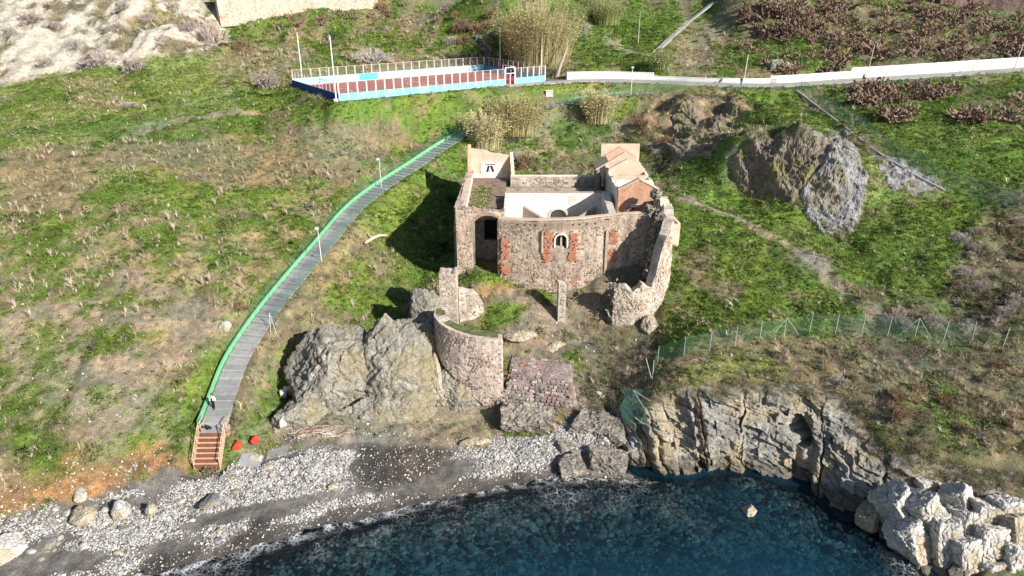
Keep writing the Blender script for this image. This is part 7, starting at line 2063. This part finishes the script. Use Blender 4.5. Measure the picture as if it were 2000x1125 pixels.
def dog(loc, rz, label, sc=1.0):
    e = empty('dog', loc, label, 'dog', rz=rz); e.scale = (sc, sc, sc)
    J = {'hip': (0, 0.18, 0.26, (0.12, 0.12)), 'mid': (0, 0.05, 0.38, (0.125, 0.13)), 'chest': (0, -0.10, 0.48, (0.115, 0.14)), 'neck': (0, -0.17, 0.62, 0.075), 'skull': (0, -0.20, 0.72, (0.075, 0.08)), 'muz': (0, -0.30, 0.70, (0.042, 0.04)), 'nose': (0, -0.36, 0.69, 0.025),
         'fl1': (0.07, -0.13, 0.38, 0.05), 'fl2': (0.075, -0.14, 0.20, 0.032), 'fl3': (0.075, -0.13, 0.05, 0.028), 'fl4': (0.075, -0.18, 0.025, 0.03), 'fr1': (-0.07, -0.13, 0.38, 0.05), 'fr2': (-0.075, -0.14, 0.20, 0.032), 'fr3': (-0.075, -0.13, 0.05, 0.028), 'fr4': (-0.075, -0.18, 0.025, 0.03),
         'kl': (0.13, 0.02, 0.20, 0.065), 'hl': (0.13, 0.20, 0.07, 0.034), 'pl': (0.13, 0.06, 0.03, 0.03), 'kr': (-0.13, 0.02, 0.20, 0.065), 'hr': (-0.13, 0.20, 0.07, 0.034), 'pr': (-0.13, 0.06, 0.03, 0.03), 't1': (0, 0.30, 0.16, 0.03), 't2': (0.05, 0.48, 0.05, 0.02)}
    E = [('hip', 'mid'), ('mid', 'chest'), ('chest', 'neck'), ('neck', 'skull'), ('skull', 'muz'), ('muz', 'nose'), ('chest', 'fl1'), ('fl1', 'fl2'), ('fl2', 'fl3'), ('fl3', 'fl4'), ('chest', 'fr1'), ('fr1', 'fr2'), ('fr2', 'fr3'), ('fr3', 'fr4'), ('hip', 'kl'), ('kl', 'hl'), ('hl', 'pl'), ('hip', 'kr'), ('kr', 'hr'), ('hr', 'pr'), ('hip', 't1'), ('t1', 't2')]
    skin_mesh('body', J, E, M_BLACKC, e, 1)
    for sx in (-1, 1):
        mb = MB(); mb.add([(sx * 0.03, -0.20, 0.77), (sx * 0.085, -0.19, 0.76), (sx * 0.075, -0.21, 0.88), (sx * 0.055, -0.16, 0.77)], [(0, 1, 2), (1, 3, 2), (3, 0, 2), (0, 3, 1)]); mb.build('ear', M_BLACKC, e)
    return e
dog(at_z(1407, 162, 28.03), 1.2, 'black dog sitting on the road beside the low white wall', 1.25)
q = at_z(400, 838, PATH[0, 2]); dog((q[0] + 0.25, q[1] + 0.3, float(ground(q[0] + 0.25, q[1] + 0.3)) + 0.25), -0.6, 'black dog beside the rail at the top of the wooden stairs', 1.2)

M_SACK = simple('red_plastic_sack', (0.52, 0.055, 0.03), 0.2, 3, 0.5, 0.4)
for px, py, seed, lab in [(465, 876, 1, 'red plastic sack left of the other by the wooden stairs'), (497, 866, 2, 'taller red plastic sack farther from the wooden stairs')]:
    q = seen(px, py)
    e = empty('plastic_sack', q, lab, 'sack')
    V, F = block((0.48, 0.42, 0.62 if seed == 2 else 0.5), 970 + seed, planes=20, rough=0.14, sub=4); V[:, 2] = np.where(V[:, 2] > 0, V[:, 2], V[:, 2] * 0.5)
    link('bag', np_mesh('bag', V + (0, 0, 0.3), F), M_SACK, e)
    mb = MB(); mb.tube([(0, 0, 0.72), (0.05, 0.02, 0.92), (0.14, 0.03, 1.0)], [0.16, 0.06, 0.13], 7); mb.build('tied_neck', M_SACK, e)
M_RUSTW = simple('tan_board', (0.42, 0.28, 0.19), 0.25, 3)
q = seen(445, 852); e = empty('timber_heap', q, 'heap of broken tan boards beside the wooden stairs', 'timber')
for k in range(9):
    a = random.uniform(-0.6, 0.6); mb = MB(); c, s = math.cos(a), math.sin(a); L = random.uniform(0.8, 1.5)
    mb.obox((-c * L / 2 + random.uniform(-.4, .4), -s * L / 2), (c * L / 2 + random.uniform(-.4, .4), s * L / 2), 0.2, 0.08 * k, 0.08 * k + 0.05, 0.08 * k + 0.1, 0.08 * k + 0.15); mb.build('board', M_RUSTW, e)
M_WPL = simple('white_plastic', (0.74, 0.74, 0.73), 0.06, 3, 0.4); M_OPL = simple('orange_plastic', (0.55, 0.18, 0.06), 0.1, 3, 0.5)
for dx, dy, lab, m, sz in [(0, 0, 'upper white plastic container at the foot of the grey outcrop', M_WPL, (0.45, 0.35, 0.3)), (-8, 10, 'lower white plastic container at the foot of the grey outcrop', M_WPL, (0.5, 0.4, 0.35)), (6, 6, 'orange brown tub between the white containers', M_OPL, (0.35, 0.35, 0.3))]:
    q = seen(562 + dx, 764 + dy)
    e = empty('container', q, lab, 'container', rz=0.5 + dx)
    mb = MB(); a, b, h = sz; n = 10
    ring = lambda r, z: [(a * r * math.copysign(abs(math.cos(t_)) ** 0.6, math.cos(t_)), b * r * math.copysign(abs(math.sin(t_)) ** 0.6, math.sin(t_)), z) for t_ in [2 * math.pi * k / n for k in range(n)]]
    R_ = [ring(0.85, 0), ring(1.0, h * 1.6), ring(0.9, h * 1.9), ring(0.25, h * 2.0)]
    V_ = [v for r in R_ for v in r]
    mb.add(V_, [(i * n + k, i * n + (k + 1) % n, (i + 1) * n + (k + 1) % n, (i + 1) * n + k) for i in range(3) for k in range(n)] + [tuple(range(n))[::-1], tuple(range(3 * n, 4 * n))]); mb.build('tub', m, e)
    mb = MB(); mb.tube([(0, 0, h * 2.0), (0, 0, h * 2.25)], 0.1, 8); mb.build('cap', M_OPL if m is M_WPL else M_WPL, e)
# tangle of pinkish rope and net on the pebbles
M_ROPE = simple('salmon_rope', (0.56, 0.36, 0.29), 0.2, 6); M_ROPEW = simple('bleached_rope', (0.62, 0.56, 0.52), 0.15, 6)
q = seen(600, 848); e = empty('rope_tangle', q, 'tangle of salmon pink rope and netting washed up below the grey outcrop', 'rope')
for k in range(38):
    mb = MB(); x0, y0 = random.gauss(0, 1.5), random.gauss(0, 0.45); a = random.uniform(-0.5, 0.5); pts = []
    for j in range(7):
        x0 += 0.30 * math.cos(a); y0 += 0.16 * math.sin(a); a += random.uniform(-0.7, 0.7)
        pts.append((x0, y0, max(0.05, float(ground(q[0] + x0, q[1] + y0)) - q[2] + 0.08 + random.uniform(0, 0.12))))
    mb.tube(pts, 0.028, 4); mb.build('rope', M_ROPE if k % 3 else M_ROPEW, e)
q = seen(1073, 187); e = empty('cable_drum', q, 'small white box in the grass below the end of the road', 'box')
mb = MB(); mb.box(-0.7, 0.7, -0.4, 0.4, -0.2, 0.9); mb.build('box_body', M_BASEC, e)
mb = MB(); mb.box(-0.78, 0.78, -0.48, 0.48, 0.9, 1.0); mb.build('box_lid', M_WPL, e)
e.name = 'utility_box'
# concrete apron broken on the beach
q = seen(520, 900); e = empty('concrete_apron', q, 'broken flat concrete apron on the beach beside the wooden stairs', 'concrete slab')
for (x0, y0, w_, d__, r) in [(-2.6, -0.9, 2.4, 1.6, 0.15), (0.0, 0.1, 2.2, 1.3, 0.35)]:
    mb = MB(); c, s = math.cos(r), math.sin(r)
    pl = [(x0 + w_ * a * c - d__ * b * s, y0 + w_ * a * s + d__ * b * c) for a, b in ((0, 0.1), (0.9, 0), (1, 0.8), (0.6, 1), (0.1, 0.9))]
    zz = [float(ground(q[0] + a, q[1] + b)) - q[2] + 0.10 for a, b in pl]
    mb.add([(*p, z_ - 0.3) for p, z_ in zip(pl, zz)] + [(*p, z_) for p, z_ in zip(pl, zz)], [(0, 1, 2, 3, 4)[::-1], (5, 6, 7, 8, 9)] + [(i, (i + 1) % 5, (i + 1) % 5 + 5, i + 5) for i in range(5)])
    mb.build('slab', M_SLABS[0], e)
